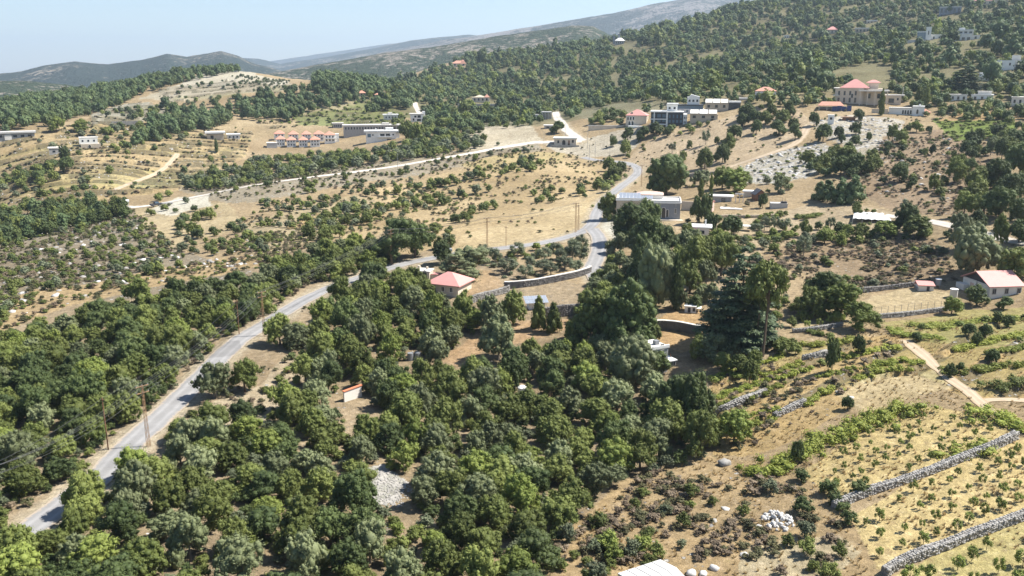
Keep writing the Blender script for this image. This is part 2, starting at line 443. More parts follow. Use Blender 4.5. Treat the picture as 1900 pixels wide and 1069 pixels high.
# ------------------------------------------------------------------ materials
MATS = {}
def nmat(name):
    m = bpy.data.materials.new(name); m.use_nodes = True
    nt = m.node_tree; nt.nodes.clear()
    out = nt.nodes.new('ShaderNodeOutputMaterial')
    return m, nt, out
def mat(name, col, rough=.85, var=.12, scale=1.5, spec=.3, metal=0.0, bump=0.0, dirt=None):
    """paint, plaster, metal: base colour with grain and stains"""
    if name in MATS: return MATS[name]
    m, nt, out = nmat(name); N = nt.nodes; L = nt.links
    b = N.new('ShaderNodeBsdfPrincipled'); b.inputs['Roughness'].default_value = rough
    b.inputs['Specular IOR Level'].default_value = spec; b.inputs['Metallic'].default_value = metal
    tc = N.new('ShaderNodeTexCoord'); no = N.new('ShaderNodeTexNoise'); no.inputs['Scale'].default_value = scale
    no.inputs['Detail'].default_value = 5; no.inputs['Roughness'].default_value = .65
    L.new(tc.outputs['Object'], no.inputs['Vector'])
    mx = N.new('ShaderNodeMix'); mx.data_type = 'RGBA'
    c2 = dirt or tuple(c*.62 for c in col)
    mx.inputs[6].default_value = (*[min(1, c*(1+var)) for c in col], 1); mx.inputs[7].default_value = (*c2, 1)
    rp = N.new('ShaderNodeMapRange'); rp.inputs[1].default_value = .42; rp.inputs[2].default_value = .82; rp.inputs[4].default_value = min(1, var*5)
    L.new(no.outputs[0], rp.inputs[0]); L.new(rp.outputs[0], mx.inputs[0]); L.new(mx.outputs[2], b.inputs['Base Color'])
    if bump:
        bp = N.new('ShaderNodeBump'); bp.inputs['Strength'].default_value = bump; bp.inputs['Distance'].default_value = .1
        L.new(no.outputs[0], bp.inputs['Height']); L.new(bp.outputs[0], b.inputs['Normal'])
    L.new(b.outputs[0], out.inputs[0]); MATS[name] = m
    return m
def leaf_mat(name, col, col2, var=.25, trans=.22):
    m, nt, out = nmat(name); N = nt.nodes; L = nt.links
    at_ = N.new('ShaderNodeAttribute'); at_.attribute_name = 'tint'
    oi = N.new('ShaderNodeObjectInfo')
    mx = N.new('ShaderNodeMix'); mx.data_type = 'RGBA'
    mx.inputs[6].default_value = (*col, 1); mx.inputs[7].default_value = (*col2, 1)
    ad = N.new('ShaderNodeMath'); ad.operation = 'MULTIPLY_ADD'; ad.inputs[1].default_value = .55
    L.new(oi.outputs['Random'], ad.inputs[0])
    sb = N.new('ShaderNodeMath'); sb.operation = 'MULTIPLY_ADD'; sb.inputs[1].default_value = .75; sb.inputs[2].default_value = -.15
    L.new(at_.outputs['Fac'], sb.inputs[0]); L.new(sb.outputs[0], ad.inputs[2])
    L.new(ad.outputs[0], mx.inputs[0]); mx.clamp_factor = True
    hs = N.new('ShaderNodeHueSaturation')
    mr = N.new('ShaderNodeMapRange'); mr.inputs[3].default_value = 1-var; mr.inputs[4].default_value = 1+var
    ml = N.new('ShaderNodeMath'); ml.operation = 'MULTIPLY'; ml.inputs[1].default_value = 7.31
    fr = N.new('ShaderNodeMath'); fr.operation = 'FRACT'
    L.new(oi.outputs['Random'], ml.inputs[0]); L.new(ml.outputs[0], fr.inputs[0]); L.new(fr.outputs[0], mr.inputs[0])
    L.new(mr.outputs[0], hs.inputs['Value']); L.new(mx.outputs[2], hs.inputs['Color'])
    b = N.new('ShaderNodeBsdfPrincipled'); b.inputs['Roughness'].default_value = .62; b.inputs['Specular IOR Level'].default_value = .25
    L.new(hs.outputs[0], b.inputs['Base Color'])
    tr = N.new('ShaderNodeBsdfTranslucent'); L.new(hs.outputs[0], tr.inputs[0])
    ms = N.new('ShaderNodeMixShader'); ms.inputs[0].default_value = trans
    L.new(b.outputs[0], ms.inputs[1]); L.new(tr.outputs[0], ms.inputs[2]); L.new(ms.outputs[0], out.inputs[0])
    MATS[name] = m
    return m

def ground_mat():
    m, nt, out = nmat('dry_ground'); N = nt.nodes; L = nt.links
    b = N.new('ShaderNodeBsdfPrincipled'); b.inputs['Roughness'].default_value = .95; b.inputs['Specular IOR Level'].default_value = .1
    g = N.new('ShaderNodeNewGeometry')
    so = N.new('ShaderNodeAttribute'); so.attribute_name = 'soil'
    ro = N.new('ShaderNodeAttribute'); ro.attribute_name = 'rock'
    st = N.new('ShaderNodeAttribute'); st.attribute_name = 'straw'
    def noise(scale, detail=4, rough=.6):
        n = N.new('ShaderNodeTexNoise'); n.inputs['Scale'].default_value = scale; n.inputs['Detail'].default_value = detail
        n.inputs['Roughness'].default_value = rough; L.new(g.outputs['Position'], n.inputs['Vector']); return n
    def rng(src, a, b_, c=0., d=1.):
        r = N.new('ShaderNodeMapRange'); r.inputs[1].default_value = a; r.inputs[2].default_value = b_; r.inputs[3].default_value = c; r.inputs[4].default_value = d
        L.new(src, r.inputs[0]); return r.outputs[0]
    def math_(op, a, b_):
        n = N.new('ShaderNodeMath'); n.operation = op
        for i, x in enumerate((a, b_)):
            if isinstance(x, (int, float)): n.inputs[i].default_value = x
            else: L.new(x, n.inputs[i])
        return n.outputs[0]
    def mix(f, a, b_):
        n = N.new('ShaderNodeMix'); n.data_type = 'RGBA'; n.clamp_factor = True
        L.new(f, n.inputs[0])
        for i, x in ((6, a), (7, b_)):
            if isinstance(x, tuple): n.inputs[i].default_value = (*x, 1)
            else: L.new(x, n.inputs[i])
        return n.outputs[2]
    # grain of the soil
    n1 = noise(.9, 6, .7); n2 = noise(4.5, 4, .7); n3 = noise(.22, 4, .6)
    hs = N.new('ShaderNodeHueSaturation'); L.new(so.outputs['Color'], hs.inputs['Color'])
    val = math_('MULTIPLY', rng(n1.outputs[0], .28, .72, .55, 1.34), rng(n2.outputs[0], .28, .72, .66, 1.28))
    L.new(val, hs.inputs['Value'])
    c = hs.outputs[0]
    # tufts of dry weed, darker
    tu = noise(1.7, 5, .75)
    c = mix(math_('MULTIPLY', rng(tu.outputs[0], .56, .66), math_('MULTIPLY', st.outputs['Fac'], .75)), c, (.22,.155,.07))
    tu2 = noise(.6, 5, .75)
    c = mix(math_('MULTIPLY', rng(tu2.outputs[0], .58, .7), math_('MULTIPLY', st.outputs['Fac'], .45)), c, (.17,.16,.065))
    mo = noise(.42, 5, .8)
    c = mix(math_('MULTIPLY', rng(mo.outputs[0], .44, .36), .55), c, (.20,.145,.085))
    mo2 = noise(.75, 4, .8); v2 = N.new('ShaderNodeHueSaturation'); v2.inputs['Value'].default_value = 1.35; v2.inputs['Saturation'].default_value = .85; L.new(c, v2.inputs['Color'])
    c = mix(math_('MULTIPLY', rng(mo2.outputs[0], .54, .64), .6), c, v2.outputs[0])
    # limestone breaking through
    vo = N.new('ShaderNodeTexVoronoi'); vo.inputs['Scale'].default_value = .75; vo.inputs['Randomness'].default_value = 1
    wp = N.new('ShaderNodeVectorMath'); wp.operation = 'MULTIPLY_ADD'; wp.inputs[1].default_value = (.9,.9,.9)
    L.new(n2.outputs['Color'], wp.inputs[0]); L.new(g.outputs['Position'], wp.inputs[2]); L.new(wp.outputs[0], vo.inputs['Vector'])
    sz = math_('MULTIPLY', math_('MULTIPLY', ro.outputs['Fac'], rng(n3.outputs[0], .38, .62)), .52)
    df = math_('SUBTRACT', sz, vo.outputs['Distance'])
    rk = rng(df, .0, .06)
    rc = mix(rng(n2.outputs[0], .3, .7), (.27,.255,.23), (.46,.44,.40))
    c = mix(rk, c, rc)
    L.new(c, b.inputs['Base Color'])
    h = math_('ADD', math_('MULTIPLY', n1.outputs[0], .5), math_('MULTIPLY', n2.outputs[0], .35))
    h = math_('ADD', h, math_('MULTIPLY', rk, .6))
    bp = N.new('ShaderNodeBump'); bp.inputs['Strength'].default_value = .8; bp.inputs['Distance'].default_value = .45
    L.new(h, bp.inputs['Height']); L.new(bp.outputs[0], b.inputs['Normal'])
    L.new(b.outputs[0], out.inputs[0])
    return m
def float_attr(me, name, a):
    at_ = me.attributes.new(name, 'FLOAT', 'POINT'); at_.data.foreach_set('value', np.ascontiguousarray(a, np.float32).ravel())
def color_attr(me, name, a):
    at_ = me.attributes.new(name, 'FLOAT_COLOR', 'POINT')
    c = np.ones((a.shape[0], 4), np.float32); c[:,:3] = a; at_.data.foreach_set('color', c.ravel())

ii, jj = np.meshgrid(np.arange(NA-1), np.arange(NR-1), indexing='ij')
q0 = (ii*NR+jj).ravel()
quads = np.stack([q0, q0+1, q0+NR+1, q0+NR], 1)
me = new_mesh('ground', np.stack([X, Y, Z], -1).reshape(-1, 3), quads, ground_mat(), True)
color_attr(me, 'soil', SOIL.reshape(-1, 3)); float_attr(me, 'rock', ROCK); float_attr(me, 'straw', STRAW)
me.flip_normals() if me.polygons[0].normal.z < 0 else None
tag(link(bpy.data.objects.new('ground', me)), kind='structure')

# ------------------------------------------------------------------ far hills and the mountain
def hill_mat(name, green, bare, thr, scale):
    m, nt, out = nmat(name); N = nt.nodes; L = nt.links
    b = N.new('ShaderNodeBsdfPrincipled'); b.inputs['Roughness'].default_value = 1; b.inputs['Specular IOR Level'].default_value = 0
    g = N.new('ShaderNodeNewGeometry')
    def noise(s, d):
        n = N.new('ShaderNodeTexNoise'); n.inputs['Scale'].default_value = s; n.inputs['Detail'].default_value = d; n.inputs['Roughness'].default_value = .68
        L.new(g.outputs['Position'], n.inputs['Vector']); return n.outputs[0]
    a = noise(scale, 6); c = noise(scale*9, 5); e = noise(.075, 4)
    s1 = N.new('ShaderNodeMath'); s1.operation = 'MULTIPLY_ADD'; s1.inputs[1].default_value = .8; L.new(c, s1.inputs[0]); L.new(a, s1.inputs[2])
    s2 = N.new('ShaderNodeMath'); s2.operation = 'MULTIPLY_ADD'; s2.inputs[1].default_value = .75; L.new(e, s2.inputs[0]); L.new(s1.outputs[0], s2.inputs[2])
    r = N.new('ShaderNodeMapRange'); r.inputs[1].default_value = thr; r.inputs[2].default_value = thr+.12; L.new(s2.outputs[0], r.inputs[0])
    mx = N.new('ShaderNodeMix'); mx.data_type = 'RGBA'; mx.inputs[6].default_value = (*green, 1); mx.inputs[7].default_value = (*bare, 1)
    L.new(r.outputs[0], mx.inputs[0]); L.new(mx.outputs[2], b.inputs['Base Color'])
    bp = N.new('ShaderNodeBump'); bp.inputs['Strength'].default_value = 1; bp.inputs['Distance'].default_value = 14; bp.invert = True
    L.new(s2.outputs[0], bp.inputs['Height']); L.new(bp.outputs[0], b.inputs['Normal'])
    L.new(b.outputs[0], out.inputs[0])
    return m
def far_hill(name, prof, dist, front, back, base, m, rough, seed, label, na=260, nr=60, shape=1.0):
    prof = np.array(prof, float)
    us = np.linspace(prof[0,0], prof[-1,0], na)
    vs = np.interp(us, prof[:,0], prof[:,1])
    az, sl = azel(us, vs)
    crest = CAM[2] + sl*dist
    ends = np.clip(np.minimum(np.arange(na), np.arange(na)[::-1])/6., 0, 1)
    t = np.linspace(-1, 1, nr)
    A_, T = np.meshgrid(az, t, indexing='ij')
    r = dist + np.where(T < 0, T*front, T*back)
    prf = (.5+.5*np.cos(np.pi*T))**shape
    x = r*np.sin(A_); y = r*np.cos(A_)
    nz = (fbm(x/rough/4, y/rough/4, 5, seed)-.5)*rough*.55 + (fbm(x/rough*1.2, y/rough*1.2, 4, seed+5)-.5)*rough*.22
    # spurs and gullies running down the flank
    sp = np.abs(fbm(A_*dist/(rough*5), T*1.4, 4, seed+9)-.5)*2
    z = base + (crest[:,None]-base)*prf*(1 - .35*sp*np.clip(1-prf, 0, 1)) + nz*np.clip(.35+(1-prf)*2, 0, 1)
    z = np.where((ends < 1)[:,None], z, z)
    i2, j2 = np.meshgrid(np.arange(na-1), np.arange(nr-1), indexing='ij'); q = (i2*nr+j2).ravel()
    me = new_mesh(name, np.stack([x, y, z], -1).reshape(-1, 3), np.stack([q, q+1, q+nr+1, q+nr], 1), m, True)
    o = link(bpy.data.objects.new(name, me)); tag(o, label=label, kind='structure')
    return o
HM1 = hill_mat('hill_scrub', (.048,.064,.040), (.27,.235,.195), 1.31, .006)
HM2 = hill_mat('hill_wooded', (.034,.047,.040), (.27,.235,.19), 1.34, .0035)  # darkened as if less sunlit, so the hill reads hazier and bluer
HM3 = hill_mat('mountain_rock', (.045,.056,.050), (.24,.22,.205), 1.27, .002)
far_hill('hill', [(380,160),(470,142),(530,131),(600,118),(700,101),(800,88),(900,72),(1000,57),(1060,49),(1100,50),(1130,66),(1170,78),(1260,90),(1360,100)], 2300, 1000, 700, -60, HM1, 40, 3, 'wooded ridge with bare rock behind the pine slope')
far_hill('hill', [(-420,175),(-200,165),(-50,150),(0,151),(60,152),(120,157),(200,168),(280,182),(380,200)], 1750, 450, 500, -60, HM1, 30, 13, 'low wooded rise at the left with houses on it')
far_hill('hill', [(-420,150),(-200,148),(-50,145),(0,138),(40,133),(80,123),(140,114),(200,119),(260,112),(310,101),(345,106),(385,99),(410,94),(440,103),(470,118),(500,126),(560,140),(640,155)], 3600, 1500, 1200, -70, HM2, 55, 23, 'long hazy hill with a pale village along its top')
far_hill('mountain', [(620,130),(700,98),(760,86),(830,73),(900,66),(960,56),(1050,41),(1130,28),(1200,12),(1250,2),(1290,-5),(1340,-2),(1400,2),(1440,-2),(1520,8),(1700,10),(1900,0),(2200,10)], 5200, 2200, 1500, -70, HM3, 150, 33, 'rocky blue mountain ridge on the skyline', 420, 90)
far_hill('hill', [(380,130),(450,108),(480,110),(520,120),(560,113),(620,104),(700,89),(760,75),(800,70),(870,65),(930,70),(1000,90)], 7000, 2000, 1500, -70, HM2, 90, 43, 'faint blue ridge beyond the valley')
far_hill('hill', [(400,128),(480,117),(560,106),(650,91),(720,81),(800,77),(880,78),(960,90)], 11000, 2500, 2000, -70, HM2, 120, 53, 'palest ridge farthest down the valley')

# ------------------------------------------------------------------ roads and tracks as draped strips
def strip(name, line, w, mt, lift, jag=0.0, nx=6, seed=1, label=None):
    L = line; n = len(L)
    T = np.gradient(L, axis=0); T /= np.linalg.norm(T, axis=1)[:,None]; Nn = np.stack([T[:,1], -T[:,0]], 1)
    t = np.linspace(-1, 1, nx+1)
    s = np.arange(n)*1.5
    jl = (fbm(s/2.5, s*0+seed, 4, seed)-.5)*2*jag; jr = (fbm(s/2.5, s*0+seed+9, 4, seed+3)-.5)*2*jag
    wl_ = w/2+jl; wr_ = w/2+jr
    wid = np.where(t[None] < 0, wl_[:,None], wr_[:,None])*t[None]
    x = L[:,0:1]+Nn[:,0:1]*wid; y = L[:,1:2]+Nn[:,1:2]*wid
    z = ground(x, y) + lift - .03*t[None]**2*0
    v = np.stack([x, y, z], -1).reshape(-1, 3)
    a, b_ = np.meshgrid(np.arange(n-1), np.arange(nx), indexing='ij'); q = (a*(nx+1)+b_).ravel()
    f = np.stack([q, q+1, q+nx+2, q+nx+1], 1)
    me = new_mesh(name, v, f, mt, True)
    if me.polygons[0].normal.z < 0: me.flip_normals()
    me.attributes.new('across', 'FLOAT', 'POINT').data.foreach_set('value', np.tile(t, n).astype(np.float32))
    return tag(link(bpy.data.objects.new(name, me)), label=label, kind='structure')
def road_mat(name, c1, c2, edge):
    m, nt, out = nmat(name); N = nt.nodes; L = nt.links
    b = N.new('ShaderNodeBsdfPrincipled'); b.inputs['Roughness'].default_value = .85; b.inputs['Specular IOR Level'].default_value = .25
    g = N.new('ShaderNodeNewGeometry'); ac = N.new('ShaderNodeAttribute'); ac.attribute_name = 'across'
    n = N.new('ShaderNodeTexNoise'); n.inputs['Scale'].default_value = .35; n.inputs['Detail'].default_value = 7; n.inputs['Roughness'].default_value = .7
    L.new(g.outputs['Position'], n.inputs['Vector'])
    n2 = N.new('ShaderNodeTexNoise'); n2.inputs['Scale'].default_value = 2.2; n2.inputs['Detail'].default_value = 4; L.new(g.outputs['Position'], n2.inputs['Vector'])
    r = N.new('ShaderNodeMapRange'); r.inputs[1].default_value = .35; r.inputs[2].default_value = .68; L.new(n.outputs[0], r.inputs[0])
    mx = N.new('ShaderNodeMix'); mx.data_type = 'RGBA'; mx.inputs[6].default_value = (*c1, 1); mx.inputs[7].default_value = (*c2, 1); L.new(r.outputs[0], mx.inputs[0])
    ab = N.new('ShaderNodeMath'); ab.operation = 'ABSOLUTE'; L.new(ac.outputs['Fac'], ab.inputs[0])
    ad = N.new('ShaderNodeMath'); ad.operation = 'MULTIPLY_ADD'; ad.inputs[1].default_value = .5; L.new(n2.outputs[0], ad.inputs[0]); L.new(ab.outputs[0], ad.inputs[2])
    r2 = N.new('ShaderNodeMapRange'); r2.inputs[1].default_value = 1.02; r2.inputs[2].default_value = 1.2; L.new(ad.outputs[0], r2.inputs[0])
    mx2 = N.new('ShaderNodeMix'); mx2.data_type = 'RGBA'; mx2.inputs[7].default_value = (*edge, 1); L.new(mx.outputs[2], mx2.inputs[6]); L.new(r2.outputs[0], mx2.inputs[0])
    wv = N.new('ShaderNodeMath'); wv.operation = 'PINGPONG'; wv.inputs[1].default_value = .42; L.new(ab.outputs[0], wv.inputs[0])
    r3 = N.new('ShaderNodeMapRange'); r3.inputs[1].default_value = .18; r3.inputs[2].default_value = .40; r3.inputs[3].default_value = .88; r3.inputs[4].default_value = 1.07; L.new(wv.outputs[0], r3.inputs[0])
    vo = N.new('ShaderNodeTexVoronoi'); vo.inputs['Scale'].default_value = .11; L.new(g.outputs['Position'], vo.inputs['Vector'])
    r4 = N.new('ShaderNodeMapRange'); r4.inputs[1].default_value = .15; r4.inputs[2].default_value = .22; r4.inputs[3].default_value = .80; r4.inputs[4].default_value = 1.0; L.new(vo.outputs['Color'], r4.inputs[0])
    mv = N.new('ShaderNodeMath'); mv.operation = 'MULTIPLY'; L.new(r3.outputs[0], mv.inputs[0]); L.new(r4.outputs[0], mv.inputs[1])
    hv = N.new('ShaderNodeHueSaturation'); L.new(mv.outputs[0], hv.inputs['Value']); L.new(mx2.outputs[2], hv.inputs['Color'])
    L.new(hv.outputs[0], b.inputs['Base Color'])
    bp = N.new('ShaderNodeBump'); bp.inputs['Strength'].default_value = .3; bp.inputs['Distance'].default_value = .05; L.new(n2.outputs[0], bp.inputs['Height']); L.new(bp.outputs[0], b.inputs['Normal'])
    L.new(b.outputs[0], out.inputs[0])
    return m
ASPH = road_mat('worn_asphalt', (.31,.305,.30), (.245,.24,.235), (.42,.35,.27))
PALE = road_mat('pale_gravel', (.60,.56,.50), (.50,.45,.38), (.42,.34,.24))
DIRT = road_mat('trodden_earth', (.47,.38,.27), (.40,.31,.21), (.42,.31,.18))
strip('road', LINES['main'][1], 4.2, ASPH, .10, .35, seed=2, label='grey asphalt road winding up from the bottom left corner')
strip('road', LINES['village'][1], 5.5, PALE, .12, .6, seed=4, label='pale road climbing past the ruined stone house')
strip('road', LINES['lane'][1], 4.2, ASPH, .14, .3, seed=6, label='short grey lane turning down past the garden')
strip('road', LINES['far'][1], 4.5, PALE, .12, .4, seed=8, label='far pale road between the houses below the pine slope')
strip('track', LINES['white'][1], 5.0, PALE, .10, .8, seed=12, label='white gravel track crossing the scrubland')
strip('path', LINES['dirt'][1], 1.8, DIRT, .07, .5, seed=14, label='earth path running down beside the terraces')
strip('path', LINES['dirt2'][1], 1.4, DIRT, .06, .4, seed=16, label='short earth path branching to the right edge')
strip('track', LINES['slope'][1], 3.4, DIRT, .08, .7, seed=18, label='earth track climbing the bare slope')
strip('track', LINES['terr'][1], 3.0, DIRT, .08, .6, seed=20, label='earth track between the terraced fields')
strip('track', LINES['right'][1], 3.0, PALE, .08, .6, seed=22, label='pale track below the scrub at the right edge')
# ------------------------------------------------------------------ foliage
LM = {
 'oak':    leaf_mat('oak_leaves', (0.078,0.100,0.024), (0.213,0.242,0.065)),
 'grey':   leaf_mat('grey_leaves', (0.114,0.133,0.060), (0.234,0.259,0.129)),
 'dark':   leaf_mat('dark_leaves', (0.046,0.068,0.022), (0.125,0.159,0.050)),
 'bright': leaf_mat('bright_leaves', (0.120,0.158,0.031), (0.256,0.294,0.072)),
 'pine':  leaf_mat('pine_needles', (.070,.108,.044), (.165,.212,.088)),
 'cedar': leaf_mat('cedar_needles', (.034,.056,.026), (.092,.126,.060), trans=.1),
 'olive':  leaf_mat('olive_leaves', (0.096,0.116,0.061), (0.194,0.216,0.129)),
 'vine':  leaf_mat('vine_leaves', (.150,.190,.028), (.320,.340,.066)),
 'scrub': leaf_mat('scrub_leaves', (.070,.072,.032), (.160,.148,.070)),
 'dry':   leaf_mat('dry_twigs', (.130,.097,.062), (.270,.210,.142), trans=.1),
 'straw': leaf_mat('straw', (.360,.270,.130), (.560,.435,.240), trans=.2),
}
BARK = mat('bark', (.115,.085,.062), .95, .2, 3, .1)
BARKG = mat('grey_bark', (.17,.15,.125), .95, .2, 3, .1)

def _ico(sub):
    bm = bmesh.new(); bmesh.ops.create_icosphere(bm, subdivisions=sub, radius=1)
    bm.verts.ensure_lookup_table()
    v = np.array([tuple(p.co) for p in bm.verts]); f = np.array([[q.index for q in p.verts] for p in bm.faces]); bm.free(); return v, f
ICO1 = _ico(1); ICO2 = _ico(2)

def foliage(clumps, total, size, rng, core=.80, flat=None, out=.65, ico=ICO1, elong=1.35, up=.25):
    """leaf sprays spread over a set of clumps (x,y,z,rx,ry,rz), with a leafy heart in each clump"""
    cl = np.array([tuple(c)+(1,) if len(c) == 6 else tuple(c) for c in clumps], float)
    C = cl[:,:3]; RR = cl[:,3:6]
    area = (RR[:,0]*RR[:,2]); cnt = np.maximum(4, (total*area/area.sum()).astype(int))
    idx = np.repeat(np.arange(len(cl)), cnt); n = len(idx)
    d = rng.normal(size=(n,3)); d /= np.linalg.norm(d, axis=1)[:,None]
    rad = rng.uniform(.78, 1.10, n)
    p = C[idx] + d*RR[idx]*rad[:,None]
    nrm = d/RR[idx]; nrm /= np.linalg.norm(nrm, axis=1)[:,None]
    nrm = nrm*out + rng.normal(size=(n,3))*.36 + np.array((0,0,up)); nrm /= np.linalg.norm(nrm, axis=1)[:,None]
    a = rng.normal(size=(n,3)); t = np.cross(nrm, a); t /= np.linalg.norm(t, axis=1)[:,None]; b = np.cross(nrm, t)
    s = size*rng.uniform(.55, 1.25, n)
    e = s*rng.uniform(1., elong, n)
    V = np.stack([p-t*e[:,None], p-b*s[:,None]*.62, p+t*e[:,None], p+b*s[:,None]*.62], 1).reshape(-1,3)
    # triangles: two per spray
    q = np.arange(n)*4
    Fq = np.concatenate([np.stack([q,q+1,q+2],1), np.stack([q,q+2,q+3],1)])
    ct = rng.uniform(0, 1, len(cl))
    # tint differs at random by clump and spray; hearts stay darker
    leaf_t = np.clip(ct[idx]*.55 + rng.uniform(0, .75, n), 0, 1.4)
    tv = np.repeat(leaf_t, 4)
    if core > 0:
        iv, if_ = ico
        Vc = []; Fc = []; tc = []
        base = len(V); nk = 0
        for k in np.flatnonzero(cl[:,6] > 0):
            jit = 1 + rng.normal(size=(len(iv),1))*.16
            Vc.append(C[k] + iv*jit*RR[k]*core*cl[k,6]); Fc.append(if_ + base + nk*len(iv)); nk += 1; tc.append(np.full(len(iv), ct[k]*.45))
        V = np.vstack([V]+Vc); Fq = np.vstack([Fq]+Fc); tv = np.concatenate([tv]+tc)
    return V, Fq, tv
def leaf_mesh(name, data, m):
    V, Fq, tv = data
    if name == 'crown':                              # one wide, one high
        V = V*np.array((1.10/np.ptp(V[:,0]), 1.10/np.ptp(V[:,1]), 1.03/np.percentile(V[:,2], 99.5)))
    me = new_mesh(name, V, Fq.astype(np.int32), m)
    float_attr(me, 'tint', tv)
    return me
def dome_clumps(n, rng, rmin=.17, rmax=.30, low=-.25, squash=1.0, z0=.12, lean=.0):
    """clumps filling a dome 1 wide and 1 high"""
    out = [(0,0,.5,.30,.30,.36)]
    for k in range(n):
        th = k*2.399963 + rng.uniform(-.5,.5)
        zz = low + (1-low)*((k+.5)/n)**.85
        zz = min(1, max(low, zz + rng.uniform(-.12,.12)))
        rr = math.sqrt(max(0, 1-zz*zz))
        r = rng.uniform(rmin, rmax)
        w = (.5-r*.80)*rng.uniform(.82, 1.08)
        x, y = math.cos(th)*rr*w, math.sin(th)*rr*w
        z = z0 + (.42 + zz*(.50-r*.55)*squash)*(1-z0)*1.02
        out.append((x, y, max(r*.6, z), r, r*rng.uniform(.85,1.1), r*rng.uniform(.8,1.15)))
    return out
def lobed(n, sub, rng, rmin=.18, rmax=.30, low=-.45, z0=.02, k=.50):
    """a dome of lobes, each lobe carrying smaller tufts on its outer side"""
    out = []
    for (x, y, z, rx, ry, rz) in dome_clumps(n, rng, rmin, rmax, low, 1.0, z0):
        out.append((x, y, z, rx*.82, ry*.82, rz*.82))
        o = np.array((x, y, z-.40)); o /= np.linalg.norm(o)+1e-6
        for _ in range(sub):
            d = rng.normal(size=3); d /= np.linalg.norm(d); d = d+o*.7; d /= np.linalg.norm(d)
            r = rx*rng.uniform(k*.65, k*1.15)
            p = np.array((x, y, z))+d*np.array((rx, ry, rz))*rng.uniform(.72, 1.02)
            out.append((p[0], p[1], max(.04, p[2]), r, r, r*rng.uniform(.8,1.2), .82))
    return out
def oak_crown(seed, m, n=13, leaves=6800, size=.0175, sub=9):
    rng = np.random.default_rng(seed)
    v_ = seed % 3                                   # rounded, ragged or several-headed
    cl = lobed(n, sub, rng) if v_ == 0 else (lobed(n, sub, rng, .13, .30, -.5, .02, .62) if v_ == 1 else lobed(max(6, n-4), sub+3, rng, .20, .34, -.4, .0, .42))
    if v_: cl = [(c[0]+.10*math.sin(7*c[2]+seed), c[1]+.10*math.cos(5*c[2]+seed)) + tuple(c[2:]) for c in cl]
    return leaf_mesh('crown', foliage(cl, leaves, size, rng, core=.74, out=.8), m)
def bushy_crown(seed, m, n=14, leaves=900, size=.045):
    rng = np.random.default_rng(seed)
    cl = lobed(max(4, n//2), 4, rng, .20, .34, -.3, .0, .6) if n > 8 else dome_clumps(n, rng, .20, .34, -.3, 1, .0)
    return leaf_mesh('crown', foliage(cl, leaves, size, rng, core=.72, out=.5), m)
def cone_crown(seed, m, n=16, leaves=900, size=.035):
    rng = np.random.default_rng(seed); cl = [(0,0,.5,.18,.18,.4)]
    for k in range(n):
        t = (k+.5)/n; z = .12+.82*t; w = .36*(1-t)**.75+.04; th = k*2.4+rng.uniform(-.5,.5); r = .10+.15*(1-t)
        cl.append((math.cos(th)*w*.8, math.sin(th)*w*.8, z, r, r, r*.85))
    return leaf_mesh('crown', foliage(cl, leaves, size, rng), m)
def column_crown(seed, m, leaves=1500, size=.05):
    rng = np.random.default_rng(seed); cl = []
    for k in range(16):
        t = (k+.5)/16; z = .06+.88*t; w = .5*math.sin(math.pi*min(1, .18+.82*t))**.7
        cl.append((rng.uniform(-.1,.1), rng.uniform(-.1,.1), z, max(.1,w*.9), max(.1,w*.9), .085))
    return leaf_mesh('crown', foliage(cl, leaves, size, rng), m)
def open_crown(seed, m, n=12, leaves=700, size=.04, top=.5):
    """loose crown carried on a bare stem (saplings, olives)"""
    rng = np.random.default_rng(seed); cl = []
    for k in range(n):
        th = k*2.4+rng.uniform(-.6,.6); zz = rng.uniform(-.7,.95); rr = math.sqrt(1-zz*zz)
        r = rng.uniform(.11,.20)
        cl.append((math.cos(th)*rr*.34, math.sin(th)*rr*.34, top+zz*(.95-top)*.75, r, r, r))
    return leaf_mesh('crown', foliage(cl, leaves, size, rng, core=.62), m)
def umbrella_crown(seed, m, n=26, leaves=2600, size=.028):
    rng = np.random.default_rng(seed); cl = []
    for k in range(n):
        th = k*2.4; w = .42*math.sqrt((k+.5)/n); r = rng.uniform(.09,.15)
        cl.append((math.cos(th)*w, math.sin(th)*w, .86-.55*w*w*1.6+rng.uniform(-.10,.04), r, r, r*.55))
    return leaf_mesh('crown', foliage(cl, leaves, size, rng, core=.75, up=.5), m)
def cedar_crown(seed, m):
    rng = np.random.default_rng(seed); cl = []
    for lv in range(11):
        t = lv/10; z = .10+.86*t; R0 = .48*(1-t)**.62*(1 if t > .08 else .8)+.05
        nb = max(3, int(9*(1-t)+3)); o = rng.uniform(0, 6.28)
        for k in range(nb):
            th = o + k*2*math.pi/nb + rng.uniform(-.25,.25); L_ = R0*rng.uniform(.72,1.08)
            for s in (.45, .78):
                r = R0*(.24 if s < .5 else .20)+.02
                cl.append((math.cos(th)*L_*s, math.sin(th)*L_*s, z-.03*s+rng.uniform(-.025,.025), r, r*rng.uniform(.7,1.1), .016+.010*(1-t)))
    return leaf_mesh('crown', foliage(cl, 14000, .017, rng, core=.75, up=.9), m)

